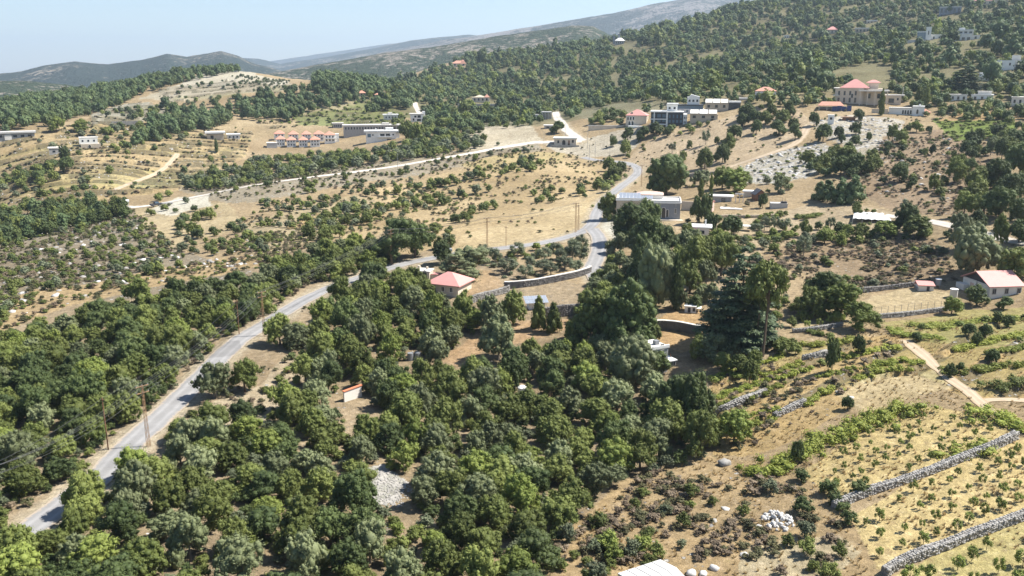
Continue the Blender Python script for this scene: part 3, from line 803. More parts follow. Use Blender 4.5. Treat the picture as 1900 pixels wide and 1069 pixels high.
def trunk_mesh(seed, h0=.45, r=.035, limbs=4, m=BARK, lean=.0, fork=.3):
    rng = np.random.default_rng(seed); mb = MB()
    p = [(0,0,-.06)]; rs = [r*1.25]
    k = 4
    for i in range(1, k+1):
        t = i/k; p.append((lean*t+rng.uniform(-.012,.012), rng.uniform(-.012,.012), h0*t)); rs.append(r*(1-.45*t))
    mb.tube(p, rs, 6)
    for i in range(limbs):
        th = i*2.4+rng.uniform(-.4,.4); z0 = h0*rng.uniform(.55,.95)
        a = (lean*z0/h0, 0, z0); L_ = rng.uniform(.6,1.)*fork
        b = (a[0]+math.cos(th)*L_*.6, math.sin(th)*L_*.6, z0+L_*.55); c = (a[0]+math.cos(th)*L_, math.sin(th)*L_, z0+L_*1.15)
        mb.tube([a,b,c], [r*.55,r*.4,r*.18], 5)
    return new_mesh('trunk', mb.v, mb.f, m)

SPEC = {}
def spec(kind, crowns, trunks): SPEC[kind] = (crowns, trunks)
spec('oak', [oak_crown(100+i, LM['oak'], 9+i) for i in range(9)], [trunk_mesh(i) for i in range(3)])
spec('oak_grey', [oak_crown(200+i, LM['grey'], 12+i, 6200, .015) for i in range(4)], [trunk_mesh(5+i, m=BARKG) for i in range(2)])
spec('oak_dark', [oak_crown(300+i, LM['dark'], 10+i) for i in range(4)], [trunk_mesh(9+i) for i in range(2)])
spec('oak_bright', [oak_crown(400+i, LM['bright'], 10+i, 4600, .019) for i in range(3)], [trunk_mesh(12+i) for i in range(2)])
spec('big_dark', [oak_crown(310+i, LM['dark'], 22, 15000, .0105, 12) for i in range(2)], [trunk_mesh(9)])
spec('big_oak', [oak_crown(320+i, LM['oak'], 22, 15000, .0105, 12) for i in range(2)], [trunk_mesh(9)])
spec('big_grey', [oak_crown(330+i, LM['grey'], 20, 15000, .0105, 12) for i in range(2)], [trunk_mesh(5, m=BARKG)])
spec('bush', [bushy_crown(500+i, LM['oak'], 14, 1300, .036) for i in range(5)], [trunk_mesh(14, .3, .03, 3)])
spec('bush_dark', [bushy_crown(520+i, LM['dark'], 14, 1300, .036) for i in range(4)], [trunk_mesh(14, .3, .03, 3)])
spec('bush_grey', [bushy_crown(540+i, LM['olive']) for i in range(4)], [trunk_mesh(15, .3, .03, 3)])
spec('bush_bright', [bushy_crown(560+i, LM['bright']) for i in range(4)], [trunk_mesh(15, .3, .03, 3)])
spec('pine', [bushy_crown(600+i, LM['pine'], 16, 1100, .038) for i in range(3)]+[cone_crown(620+i, LM['pine']) for i in range(3)], [trunk_mesh(20, .5, .022, 3)])
spec('young_pine', [cone_crown(640+i, LM['oak'], 20, 1800, .028) for i in range(2)], [trunk_mesh(21, .6, .022, 3)])
spec('olive', [open_crown(700+i, LM['olive'], 16, 1300, .030, .56) for i in range(4)], [trunk_mesh(24+i, .42, .035, 4, BARKG) for i in range(2)])
spec('sapling', [open_crown(720+i, LM['bright'], 9, 520, .050, .56) for i in range(5)], [trunk_mesh(28+i, .52, .030, 5, BARK) for i in range(2)])
spec('stone_pine', [umbrella_crown(740+i, LM['bright'] if 0 else LM['oak']) for i in range(2)], [trunk_mesh(30, .80, .034, 5, BARK, .10, .16), trunk_mesh(31, .8, .034, 5, BARK, .06, .16)])
spec('cedar', [cedar_crown(760, LM['cedar'])], [trunk_mesh(33, .84, .016, 0)])
spec('cypress', [column_crown(780+i, LM['dark']) for i in range(2)], [trunk_mesh(34, .2, .05, 0)])
spec('poplar', [column_crown(790+i, LM['oak'], 1300, .06) for i in range(2)], [trunk_mesh(34, .2, .05, 0)])

_turn = random.Random(11)
def plant(kind, name, p, h, w, label, cat='tree', group=None, parts=True, var=None):
    """one tree: an Empty at its foot carrying trunk and crown (sharing mesh data with its like)"""
    crowns, trunks = SPEC[kind]
    c = crowns[_turn.randrange(len(crowns)) if var is None else var]; t = trunks[_turn.randrange(len(trunks)) if var is None else min(var, len(trunks)-1)]
    p = Vector(p); rz = _turn.uniform(0, 6.28) if var is None else 0
    if parts:
        e = empty(name, p, rz, (w, w*_turn.uniform(.9,1.1), h))
        link(bpy.data.objects.new('trunk', t), e); link(bpy.data.objects.new('crown', c), e)
    else:
        e = link(bpy.data.objects.new(name, c)); e.location = p; e.rotation_euler = (0,0,rz); e.scale = (w, w*_turn.uniform(.9,1.1), h)
    tag(e, label, cat, group)
    return e

# masses too many to count: points that carry instances
def scatter(name, label, cat, P, scale, meshes, kinds=None, aspect=None):
    n = len(P)
    if n == 0: return
    me = bpy.data.meshes.new(name); me.vertices.add(n); me.vertices.foreach_set('co', np.asarray(P, np.float32).ravel())
    sc3 = np.stack([scale, scale, scale*(1 if aspect is None else aspect)], 1).astype(np.float32)
    me.attributes.new('size', 'FLOAT_VECTOR', 'POINT').data.foreach_set('vector', sc3.ravel())
    me.attributes.new('turn', 'FLOAT', 'POINT').data.foreach_set('value', RNG.uniform(0, 6.28, n).astype(np.float32))
    me.attributes.new('pick', 'INT', 'POINT').data.foreach_set('value', RNG.integers(0, len(meshes), n).astype(np.int32) if kinds is None else np.asarray(kinds, np.int32))
    me.update()
    cc = bpy.data.collections.new(name+'_sources')
    for i, m_ in enumerate(meshes):
        cc.objects.link(bpy.data.objects.new('source_%03d' % i, m_))
    ng = bpy.data.node_groups.new(name, 'GeometryNodeTree')
    ng.interface.new_socket('Geometry', in_out='INPUT', socket_type='NodeSocketGeometry'); ng.interface.new_socket('Geometry', in_out='OUTPUT', socket_type='NodeSocketGeometry')
    N = ng.nodes; L = ng.links
    gi = N.new('NodeGroupInput'); go = N.new('NodeGroupOutput'); ip = N.new('GeometryNodeInstanceOnPoints'); ci = N.new('GeometryNodeCollectionInfo')
    ci.inputs['Collection'].default_value = cc; ci.inputs['Separate Children'].default_value = True; ci.inputs['Reset Children'].default_value = True
    ip.inputs['Pick Instance'].default_value = True
    def attr(nm, t):
        a = N.new('GeometryNodeInputNamedAttribute'); a.data_type = t; a.inputs['Name'].default_value = nm
        return a.outputs[0]
    cb = N.new('ShaderNodeCombineXYZ'); L.new(attr('turn', 'FLOAT'), cb.inputs[2])
    mp = N.new('GeometryNodeMeshToPoints')
    L.new(gi.outputs[0], mp.inputs[0]); L.new(mp.outputs[0], ip.inputs['Points']); L.new(ci.outputs[0], ip.inputs['Instance'])
    L.new(attr('pick', 'INT'), ip.inputs['Instance Index']); L.new(cb.outputs[0], ip.inputs['Rotation']); L.new(attr('size', 'FLOAT_VECTOR'), ip.inputs['Scale'])
    L.new(ip.outputs[0], go.inputs[0])
    o = link(bpy.data.objects.new(name, me)); md = o.modifiers.new('scatter', 'NODES'); md.node_group = ng
    return tag(o, label, cat, kind='stuff')

# ------------------------------------------------------------------ where plants may stand
GN_N = None
def thin(P, dmin):
    """Poisson thinning on a hash grid; dmin may vary per point"""
    dmin = np.broadcast_to(np.asarray(dmin, float), (len(P),))
    cell = float(dmin.max()); g = {}; keep = []
    for i, (x, y) in enumerate(P):
        cx, cy = int(x//cell), int(y//cell); ok = True; di = dmin[i]
        for a in (-1,0,1):
            for b in (-1,0,1):
                for j in g.get((cx+a, cy+b), ()):
                    dd = (di+dmin[j])*.5
                    if (P[j][0]-x)**2+(P[j][1]-y)**2 < dd*dd: ok = False; break
                if not ok: break
            if not ok: break
        if ok: g.setdefault((cx,cy), []).append(i); keep.append(i)
    return np.array(keep, int)
def visible(P, lift=3.0):
    """is the point (raised by lift) seen over the ground in front of it"""
    az = np.arctan2(P[:,0], P[:,1]); r = np.hypot(P[:,0], P[:,1]); out = np.zeros(len(P), bool)
    for s in range(0, len(P), 3000):
        a_ = az[s:s+3000]; r_ = r[s:s+3000]
        fa = np.clip((a_-AZ[0])/(AZ[1]-AZ[0]), 0, NA-1.001); i = fa.astype(int)
        sl = (Z[i]-CAM[2])/R[None]
        sl = np.where(R[None] < r_[:,None]-2, sl, -9)
        out[s:s+3000] = (P[s:s+3000,2]+lift-CAM[2])/r_ > sl.max(1)
    return out
def candidates(poly, density, rng, r0=30, r1=1750, excl=(), road=1.0, vis=True, track=.4):
    """random ground points whose pixel falls in a polygon; density per 1000 square metres"""
    us = np.array([p[0] for p in poly]); 
    a0 = math.atan2((max(us.min(),-600)-W/2)/F/ .93, 1); a1 = math.atan2((min(us.max(),2500)-W/2)/F/.93, 1)
    a0 = max(a0-.06, AZ[0]); a1 = min(a1+.06, AZ[-1])
    ar = (a1-a0)*(r1*r1-r0*r0)/2
    n = int(min(ar*density/1000, 900000))
    a = rng.uniform(a0, a1, n); r = np.sqrt(rng.uniform(r0*r0, r1*r1, n))
    x = r*np.sin(a); y = r*np.cos(a); z = ground(x, y)
    u, v = project(x, y, z)
    m = inpoly(u, v, poly)
    for e in excl: m &= ~inpoly(u, v, e)
    m &= (grid_z(a, r, ROADD) > road) & (grid_z(a, r, TRACKD) > track)
    P = np.stack([x, y, z], 1)[m]
    if vis and len(P): P = P[visible(P)]
    return P
# ------------------------------------------------------------------ building kit
WHITE = mat('white_plaster', (.74,.73,.70), .8, .06, .5, dirt=(.50,.48,.44))
OFFW = mat('off_white_plaster', (.62,.59,.54), .85, .08, .5, dirt=(.42,.39,.34))
CREAM = mat('cream_stone', (.58,.50,.40), .9, .1, .8)
BEIGE = mat('beige_stone', (.47,.40,.31), .9, .1, .8)
GREYST = mat('grey_stone', (.33,.32,.305), .92, .15, 1.2, bump=.3)
BLUEST = mat('blue_grey_stone', (.24,.255,.28), .9, .1, 1.5, bump=.2)
CONC = mat('bare_concrete', (.42,.41,.39), .9, .1, .8)
DARKC = mat('dark_cladding_and_shade', (.055,.055,.06), .7, .1, 1)  # also the painted shade of the open gable and the barn gap
TERRA = mat('terracotta_tiles', (.49,.255,.185), .85, .12, 1.2, bump=.3)
PINK = mat('faded_red_sheet', (.56,.27,.24), .6, .06, .8)
GLASS = mat('dark_glass', (.025,.03,.04), .12, .05, .4, spec=.6)
BLUEG = mat('blue_glass', (.10,.16,.22), .12, .1, .3, spec=.7)
PANEL = mat('solar_cells', (.26,.29,.34), .35, .05, 1, spec=.6)  # pale grey stands in for the sky reflected on the cells
ALU = mat('aluminium', (.62,.63,.64), .4, .05, 1, metal=.6)
WOOD = mat('brown_timber', (.20,.10,.055), .8, .2, 2)
SLATE = mat('dark_slate', (.075,.075,.085), .6, .1, 1)
BROWNR = mat('brown_earth_roof', (.36,.235,.155), .95, .2, .8)
RUST = mat('rusty_steel', (.33,.205,.11), .8, .2, 2)
TARPB = mat('blue_tarpaulin', (.03,.05,.16), .5, .1, 1)
TARPW = mat('white_sheeting', (.66,.665,.65), .55, .06, .6)
TANK = mat('grey_tank', (.22,.23,.24), .6, .08, .6)  # tank grey, darkened to carry the tree shade on the storage tanks
WIRE = mat('wire', (.05,.05,.05), .6)
STONE = mat('pale_limestone', (.255,.245,.228), .95, .25, .9, bump=.3, dirt=(.13,.12,.105))
STONED = mat('dark_limestone', (.17,.16,.15), .95, .25, .9, bump=.3)
REDTRIM = mat('red_tile_cap', (.55,.19,.10), .8, .1, 1)
PLAST = mat('pale_pink_plaster', (.55,.40,.34), .85, .1, .6)

FOOT = []           # (u0, u1, v_top, v_bottom): pixels in which no tall plant may hide a building
class Bld:
    """a thing standing where a pixel meets the ground; local x to the right, y away from the camera, z up"""
    def __init__(s, name, label, cat, u, v, yaw=0.0, group=None, lift=0.0, front=None):
        s.u, s.v = u, v
        p = at(u, v); p.z += lift
        s.p = p; s.d = math.hypot(p.x, p.y)*CP + (48-p.z)*SP
        s.m = s.d/F
        s.az = math.atan2(p.x, p.y)
        s.e = empty(name, p, -s.az + math.radians(yaw))
        tag(s.e, label, cat, group)
        if front: FOOT.append((front[0], front[1], v-3, v+front[2]))
    def X(s, u): return (u-s.u)*s.m
    def Zp(s, v): return (s.v-v)*s.m*1.02
    def B(s, name, m, x0, x1, y0, y1, z0, z1, parent=None):
        return MB().box(x0,x1,y0,y1,z0,z1).build(name, m, parent or s.e)
    def P(s, name, m, u0, u1, v0, v1, y0, y1, parent=None):        # v0 upper, v1 lower pixel row
        return s.B(name, m, s.X(u0), s.X(u1), y0, y1, s.Zp(v1), s.Zp(v0), parent)
    def wall(s, m, u0, u1, v0, v1, y0, y1, name='wall'):
        return s.B(name, m, s.X(u0), s.X(u1), y0, y1, s.Zp(v1)-(2.5 if v1 >= s.v-1 else 0), s.Zp(v0))
    def slab(s, m, u0, u1, v0, v1, y0, y1, o=.25, name='roof', lip=True):
        r = s.B(name, m, s.X(u0)-o, s.X(u1)+o, y0-o, y1+o, s.Zp(v1), s.Zp(v0))
        return r
    def parapet(s, m, u0, u1, v, y0, y1, h=.5, t=.2):
        x0, x1, z = s.X(u0)-.04, s.X(u1)+.04, s.Zp(v)
        mb = MB(); y0 -= .04; y1 += .04
        mb.box(x0,x1,y0,y0+t,z,z+h).box(x0,x1,y1-t,y1,z,z+h).box(x0,x0+t,y0+t,y1-t,z,z+h).box(x1-t,x1,y0+t,y1-t,z,z+h)
        return mb.build('parapet', m, s.e)
    def win(s, u0, u1, v0, v1, y=0.0, frame=None, glass=None, name='window'):
        x0, x1, z0, z1 = s.X(u0), s.X(u1), s.Zp(v1), s.Zp(v0)
        g = glass or GLASS
        if frame is None: return s.B(name, g, x0, x1, y-.05, y+.1, z0, z1)
        t = min(.09, (x1-x0)*.14); mb = MB()
        mb.box(x0,x1,y-.07,y+.02,z1-t,z1).box(x0,x1,y-.12,y+.02,z0-.03,z0+t).box(x0,x0+t,y-.07,y+.02,z0+t,z1-t).box(x1-t,x1,y-.07,y+.02,z0+t,z1-t)
        xm = (x0+x1)/2; mb.box(xm-.03,xm+.03,y-.06,y+.02,z0+t,z1-t)
        w = mb.build(name, frame, s.e)
        s.B('pane', g, x0+t*.9, x1-t*.9, y-.03, y+.03, z0+t*.9, z1-t*.9, w)
        return w
    def row(s, n, u0, u1, v0, v1, y=0.0, fill=.55, frame=None, glass=None):
        st = (u1-u0)/n
        for i in range(n):
            c = u0+st*(i+.5); s.win(c-st*fill/2, c+st*fill/2, v0, v1, y, frame, glass)
    def side(s, u, side, v0, v1, ys, w=1.0):          # windows on a side wall, at the given depths
        x = s.X(u)
        for y in ys:
            s.B('window', GLASS, x-.05, x+.05, y-w/2, y+w/2, s.Zp(v1), s.Zp(v0))
    def arch(s, u0, u1, v0, v1, y=0.0, frame=OFFW, glass=None, fw=.14):
        x0, x1, z0, z1 = s.X(u0), s.X(u1), s.Zp(v1), s.Zp(v0); r = (x1-x0)/2; xc = (x0+x1)/2; zs = max(z0, z1-r*1.25); n = 9
        def prof(k): return [(xc+(r+k)*math.cos(math.pi*i/(n-1)), zs+(r*1.25+k)*math.sin(math.pi*i/(n-1))) for i in range(n)]
        inner = [(x1, z0)]+prof(0)+[(x0, z0)]; outer = [(x1+fw, z0)]+prof(fw)+[(x0-fw, z0)]
        N = len(inner); vs = []; fs = []
        for (px, pz) in inner: vs.append((px, y-.10, pz))
        for (px, pz) in outer: vs.append((px, y-.10, pz))
        for (px, pz) in inner: vs.append((px, y+.02, pz))
        for (px, pz) in outer: vs.append((px, y+.02, pz))
        for i in range(N-1):
            fs += [(i, i+1, N+i+1, N+i), (N+i, N+i+1, 3*N+i+1, 3*N+i), (i, 2*N+i, 2*N+i+1, i+1)]
        w = MB().add(vs, fs).build('arched_window', frame, s.e)
        vs = [(px, y-.03, pz) for px, pz in inner] + [(px, y+.05, pz) for px, pz in inner]
        fs = [tuple(range(N)), tuple(range(2*N-1, N-1, -1))] + [(i, N+i, N+i+1, i+1) for i in range(N-1)]
        MB().add(vs, fs).build('pane', glass or GLASS, w)
        return w
    def hip(s, m, u0, u1, vb, vt, y0, y1, o=.4, ridge=None, name='roof', parent=None):
        x0, x1, z0, z1 = s.X(u0)-o, s.X(u1)+o, s.Zp(vb), s.Zp(vt); a, b = y0-o, y1+o
        w, d = x1-x0, b-a
        if ridge is None: ridge = max(0, abs(w-d)/max(w, d))
        if w >= d: rx = w*ridge/2; ry = 0
        else: rx = 0; ry = d*ridge/2
        xc, yc = (x0+x1)/2, (a+b)/2; t = .18
        vs = [(x0,a,z0-t),(x1,a,z0-t),(x1,b,z0-t),(x0,b,z0-t),(x0,a,z0),(x1,a,z0),(x1,b,z0),(x0,b,z0),(xc-rx,yc-ry,z1),(xc+rx,yc+ry,z1)]
        if w >= d: fs = [(4,5,9,8),(5,6,9),(6,7,8,9),(7,4,8)]
        else: fs = [(4,5,8),(5,6,9,8),(6,7,9),(7,4,8,9)]
        fs += [(3,2,1,0),(0,1,5,4),(1,2,6,5),(2,3,7,6),(3,0,4,7)]
        return MB().add(vs, fs).build(name, m, parent or s.e)
    def gable(s, m, x0, x1, y0, y1, z0, z1, o=.35, t=.14, name='roof', along='x', shift=0.0):
        """two sloping slabs; along: the ridge's direction"""
        mb = MB()
        if along == 'x':
            yc = (y0+y1)/2+shift
            for (ya, yb) in ((y0-o, yc), (y1+o, yc)):
                k = (z1-z0)/(abs(yb-(y0 if ya < yc else y1))+1e-6); za = z0-o*k
                mb.add([(x0-o,ya,za),(x1+o,ya,za),(x1+o,yb,z1),(x0-o,yb,z1),(x0-o,ya,za+t),(x1+o,ya,za+t),(x1+o,yb,z1+t),(x0-o,yb,z1+t)],
                       [(0,3,2,1),(4,5,6,7),(0,1,5,4),(1,2,6,5),(2,3,7,6),(3,0,4,7)])
        else:
            xc = (x0+x1)/2+shift
            for (xa, xb) in ((x0-o, xc), (x1+o, xc)):
                k = (z1-z0)/(abs(xb-(x0 if xa < xc else x1))+1e-6); za = z0-o*k
                mb.add([(xa,y0-o,za),(xb,y0-o,z1),(xb,y1+o,z1),(xa,y1+o,za),(xa,y0-o,za+t),(xb,y0-o,z1+t),(xb,y1+o,z1+t),(xa,y1+o,za+t)],
                       [(0,3,2,1),(4,5,6,7),(0,1,5,4),(1,2,6,5),(2,3,7,6),(3,0,4,7)])
        return mb.build(name, m, s.e)
    def gable_wall(s, m, x0, x1, y0, y1, z0, ze, zr, along='x', name='wall', shift=0.0):
        if along == 'x':
            yc = (y0+y1)/2+shift
            vs = [(x,y,z) for x in (x0,x1) for (y,z) in ((y0,z0),(y1,z0),(y1,ze),(yc,zr),(y0,ze))]
        else:
            xc = (x0+x1)/2+shift
            vs = [(x,y,z) for y in (y0,y1) for (x,z) in ((x0,z0),(x1,z0),(x1,ze),(xc,zr),(x0,ze))]
        fs = [(0,1,2,3,4),(9,8,7,6,5)]+[(i,5+i,5+(i+1)%5,(i+1)%5) for i in range(5)]
        o = MB().add(vs, fs).build(name, m, s.e); bm = bmesh.new(); bm.from_mesh(o.data); bmesh.ops.recalc_face_normals(bm, faces=bm.faces); bm.to_mesh(o.data); bm.free()
        return o
    def panels(s, x0, y0, z, cols, rows, w, h, tilt, gap=.04, m=PANEL, name='solar_panel', parent=None, yaw=0):
        """rows of framed panels leaning back from the camera"""
        for r in range(rows):
            for c in range(cols):
                fr = MB().box(0, w, 0, h, 0, .05).build(name, ALU, parent or s.e)
                fr.location = (x0+c*(w+gap), y0+r*(h+gap)*math.cos(tilt), z+r*(h+gap)*math.sin(tilt)); fr.rotation_euler = (tilt, 0, 0)
                MB().box(.04, w-.04, .04, h-.04, .04, .062).build('cells', m, fr)
def cyl(name, m, x, y, z0, z1, r, parent, n=14, r1=None, cap=None):
    o = MB().bar((x,y,z0), (x,y,z1), r, r1, n).build(name, m, parent); return o

# ------------------------------------------------------------------ the farmhouse at the right edge
b = Bld('farmhouse', 'white farmhouse under a faded red sheet roof, dark open gable on its left', 'house', 1834, 556, 36, front=(1760,1900,-6))
Lx, Wy, He, Hr = 6.8, 8.6, 2.75, 4.7
b.B('wall', OFFW, 0, Lx, 0, Wy, -2, He)
g_ = b.gable_wall(DARKC, .25, Lx-.25, .25, Wy-.25, He-.02, He, Hr-.2, name='gable_end')  # closes the open gable; the shadow inside is painted as dark colour
b.gable(PINK, 0, Lx, 0, Wy, He, Hr, .45)
for x in (1.0, 3.6, 6.2): b.win(b.u+(x-.42)/b.m, b.u+(x+.42)/b.m, b.v-2.15/b.m, b.v-1.05/b.m, 0, GREYST)
w_ = b.B('window', PLAST, -.06, .06, 5.0, 6.1, .9, 2.1); 
b.B('door', WOOD, -.05, .05, 2.6, 3.6, 0, 2.1)
b.B('terrace_wall', OFFW, -1.2, -.2, 6.4, 9.0, -1.2, 1.5)
b.B('gutter_pipe', GREYST, -.12, 0, 4.0, 4.12, 0, He)
t_ = Bld('water_tank', 'round white water tank beside the farmhouse gable', 'water tank', 1769, 551)
cyl('tank_body', OFFW, 0, 0, -.5, 1.55, .75, t_.e); cyl('lid', WHITE, 0, 0, 1.55, 1.68, .8, t_.e)
t_ = Bld('water_tank', 'grey water tank with a white lid beside the small pink-roofed shed', 'water tank', 1740, 533)
cyl('tank_body', TANK, 0, 0, .5, 1.7, .58, t_.e); cyl('lid', WHITE, 0, 0, 1.7, 1.8, .62, t_.e)
for sx in (-.35,.35):
    for sy in (-.35,.35): t_.B('leg', GREYST, sx-.05, sx+.05, sy-.05, sy+.05, -.5, .5)
b = Bld('shed', 'small low shed with a pink sheet roof at the edge of the dry field', 'shed', 1718, 540, 16, front=(1698,1738,5))
b.B('wall', OFFW, -1.5, 1.5, 0, 2.4, -1, 1.1); b.gable(PINK, -1.5, 1.5, 0, 2.4, 1.1, 1.55, .2, shift=.9)
b.B('door', DARKC, .1, .65, -.05, .05, 0, .95); b.B('stone_base', STONE, -1.7, -1.5, -.1, 2.4, -1, .5)

# ------------------------------------------------------------------ house with three arches
b = Bld('arched_house', 'blue-grey flat-roofed house with a triple white arched window', 'house', 1218, 408, 0, front=(1205,1262,-2))
D_ = 12
b.wall(BLUEST, 1196, 1260, 378, 410, 0, 9)
b.wall(BEIGE, 1144, 1196, 376, 402, 1.2, 9.5, 'side_wing')
b.slab(WHITE, 1196, 1260, 375.6, 378, 0, 9, .25); b.slab(WHITE, 1144, 1195, 373.6, 376, 1.2, 9.5, .2)
b.parapet(OFFW, 1196, 1260, 375.6, 0, 9, .45); b.parapet(OFFW, 1144, 1195, 373.6, 1.3, 9.5, .4)
b.wall(OFFW, 1180, 1228, 367, 376, 5, 9.2, 'upper_storey')
b.hip(PLAST, 1180, 1228, 367, 362.5, 5, 9.2, .2)
b.arch(1221.5,1225.5,389,402); b.arch(1227,1233.5,385.5,404); b.arch(1235,1239,389,402)
b.win(1249.5,1253.5,386,396,0,OFFW); b.win(1250.5,1253,379.5,382,0,OFFW)
b.panels(b.X(1148), 1.6, b.Zp(372.5), 6, 2, 1.0, 1.6, math.radians(24)); b.panels(b.X(1184), 2.6, b.Zp(372.5), 4, 1, 1.0, 1.6, math.radians(24))
b.wall(CREAM, 1205, 1275, 406, 414, -2.0, -.2, 'terrace')
b = Bld('garden_house', 'small pale pink house with a low red roof in the garden', 'house', 1308, 394, -12, front=(1298,1322,4))
b.wall(PLAST, 1297, 1320, 377, 396, 0, 3.2); b.gable(PINK, b.X(1297), b.X(1320), 0, 3.2, b.Zp(377), b.Zp(374), .2)
b.win(1306,1312,381,386,0,DARKC); b.wall(CREAM, 1262, 1297, 378, 394, 1.5, 1.8, 'garden_wall')
b = Bld('timber_cabin', 'dark gabled timber cabin on a raised grey terrace', 'cabin', 1411, 372, 20, front=(1398,1432,4))
b.gable_wall(WOOD, -1.6, 1.6, 0, 3.6, -1.5, 1.9, 3.2, 'y'); b.gable(SLATE, -1.6, 1.6, 0, 3.6, 1.9, 3.2, .35, along='y')
b.B('door', GLASS, -.8, .6, -.06, .05, 0, 1.7); b.B('deck', OFFW, 1.7, 3.0, -.6, 2.4, -1, .12)
b = Bld('terrace_block', 'plain grey concrete terrace block with a dark planter on top', 'terrace', 1446, 387, 6, front=(1427,1465,6))
b.B('wall', CONC, -2.6, 2.3, 0, 3, -1.5, 1.5); b.B('planter', DARKC, .4, 2.1, .3, 1.4, 1.5, 2.0)
for x in (.8, 1.5): b.B('post', WOOD, x, x+.08, .6, .68, 2.0, 3.2)
b = Bld('flat_roof_pavilion', 'low garden pavilion with a flat white roof behind the pergola posts', 'pavilion', 1336, 375, 0, front=(1318,1358,3))
b.wall(GREYST, 1322, 1356, 366, 376, 0, 3.4); b.slab(WHITE, 1319, 1358, 364, 366, 0, 3.4, .3); b.win(1338,1345,368,374)
b = Bld('pergola', 'white pergola of square posts beside the pavilion', 'pergola', 1371, 376)
for x in (-1.0, .1, 1.2):
    for y in (0, 1.6): b.B('post', OFFW, x-.1, x+.1, y-.1, y+.1, -.5, 2.5)
for y in (0, 1.6): b.B('beam', OFFW, -1.3, 1.5, y-.07, y+.07, 2.5, 2.7)
b = Bld('flat_roof_hut', 'white-roofed hut standing left of the timber cabin', 'hut', 1388, 366, 0)
b.wall(CREAM, 1380, 1399, 357, 367, 0, 2.6); b.slab(WHITE, 1379, 1400, 355, 357, 0, 2.6, .15)
b = Bld('patio', 'white paved patio with a small sunken pool', 'patio', 1357, 389, 0, front=(1332,1380,2))
b.B('paving', WHITE, -3.3, 3.2, 0, 3.4, -1.2, .25); b.B('pool', GREYST, -.6, 1.0, 1.2, 2.2, .25, .35); b.B('retaining_wall', CONC, -3.2, 3.3, -.15, -.01, -1.4, .2)
b = Bld('low_house', 'low house with a white flat roof sunk among the garden trees', 'house', 1296, 440, 0, front=(1278,1318,3))
b.wall(OFFW, 1280, 1314, 424, 441, 0, 4.5); b.slab(WHITE, 1276, 1318, 421.5, 424, 0, 4.5, .2); b.P('chimney', WHITE, 1306, 1309, 411, 421.5, 2, 2.4); b.win(1298,1306,428,434)
b.P('awning', PINK, 1284, 1294, 427, 430.5, -1.4, -.05); b.P('door', DARKC, 1285, 1288, 432, 440, -.05, .03)
b = Bld('sheet_roof_shed', 'low shed with a brown roof and a pale grey sheet corner', 'shed', 1283, 462, -12, front=(1262,1300,3))
b.B('wall', GREYST, -1.9, 1.9, 0, 2.6, -1, .9); b.B('roof', BROWNR, -.5, 2.3, -.2, 2.9, .9, 1.02); b.B('roof_sheet', TARPW, -2.3, -.52, -.3, 2.7, .88, 1.0)
b = Bld('canopy', 'white sheet canopy among the olive trees', 'canopy', 1387, 430, 0, front=(1375,1400,3))
b.B('sheet', TARPW, -1.7, 1.5, 0, 2.4, 1.35, 1.45)
for x in (-1.5,1.3):
    for y in (.2,2.2): b.B('post', ALU, x-.04, x+.04, y-.04, y+.04, -.5, 1.35)

# ------------------------------------------------------------------ red-roofed house in the wood, solar roof, walls
b = Bld('red_roof_house', 'stone house with a broad faded red hip roof deep in the wood', 'house', 822, 548, -28, front=(796,884,24))
b.B('wall', CREAM, -3.6, 3.6, 0, 6.6, -2, 2.4)
b.hip(PINK, b.u-3.9/b.m, b.u+3.9/b.m, b.v-2.4/b.m, b.v-4.4/b.m, -.2, 6.8, .35, ridge=.12)
for x in (-2, 0, 2): b.win(b.u+(x-.4)/b.m, b.u+(x+.4)/b.m, b.v-1.9/b.m, b.v-.8/b.m, 0, OFFW)
b = Bld('stone_outbuilding', 'pale stone outbuilding with a white arched doorway behind the red roof', 'outbuilding', 783, 522, -20, front=(762,800,-4))
b.B('wall', CREAM, -2.0, 1.8, 0, 3, -1.5, 2.2); b.B('roof', OFFW, -2.15, 1.95, -.15, 3.15, 2.2, 2.4); b.arch(b.u+2, b.u+10, b.v-20, b.v-1)
b.B('chimney', CREAM, -1.4, -.9, 1.2, 1.7, 2.4, 3.3); b.B('chimney', CREAM, .4, .8, 1.8, 2.2, 2.4, 3.0); b.B('annex_roof', PINK, 1.9, 3.6, .6, 2.6, 1.5, 1.65); b.B('annex_wall', CREAM, 1.95, 3.5, .7, 2.5, -1.5, 1.5)
b = Bld('solar_shed', 'white shed carrying a double row of solar panels on its roof', 'shed', 993, 575, 12, front=(964,1020,30))
b.B('wall', WHITE, -1.2, 2.2, .3, 2.6, -1.5, 1.5); b.B('door', GREYST, 1.2, 2.0, .24, .34, 0, 1.4)
b.panels(-2.0, -.3, 1.45, 6, 2, .76, 1.55, math.radians(14))
for x in (-1.9, 2.4): b.B('post', ALU, x-.05, x+.05, -.1, 0, -1, 1.5)
b = Bld('field_hut', 'white field hut with two dark openings on the dry grass bank', 'hut', 1282, 581, -4, front=(1262,1305,7))
b.B('wall', WHITE, -1.25, .9, 0, 1.9, -1, 1.3); b.B('roof', WHITE, -1.35, 1.0, -.15, 2.05, 1.3, 1.42); b.B('doorway', DARKC, -.65, -.1, -.05, .05, 0, 1.1); b.B('window', DARKC, .3, .8, -.05, .05, .35, 1.05)
b.B('lean_to', TARPW, 1.02, 1.9, 0, 1.9, .95, 1.03); b.B('lean_to_post', GREYST, 1.82, 1.88, .02, .08, -1, .95); b.B('rail', GREYST, -1.8, 2.0, -.42, -.36, .18, .24); b.B('roof_box', WHITE, -1.2, -.8, .8, 1.3, 1.42, 1.6)
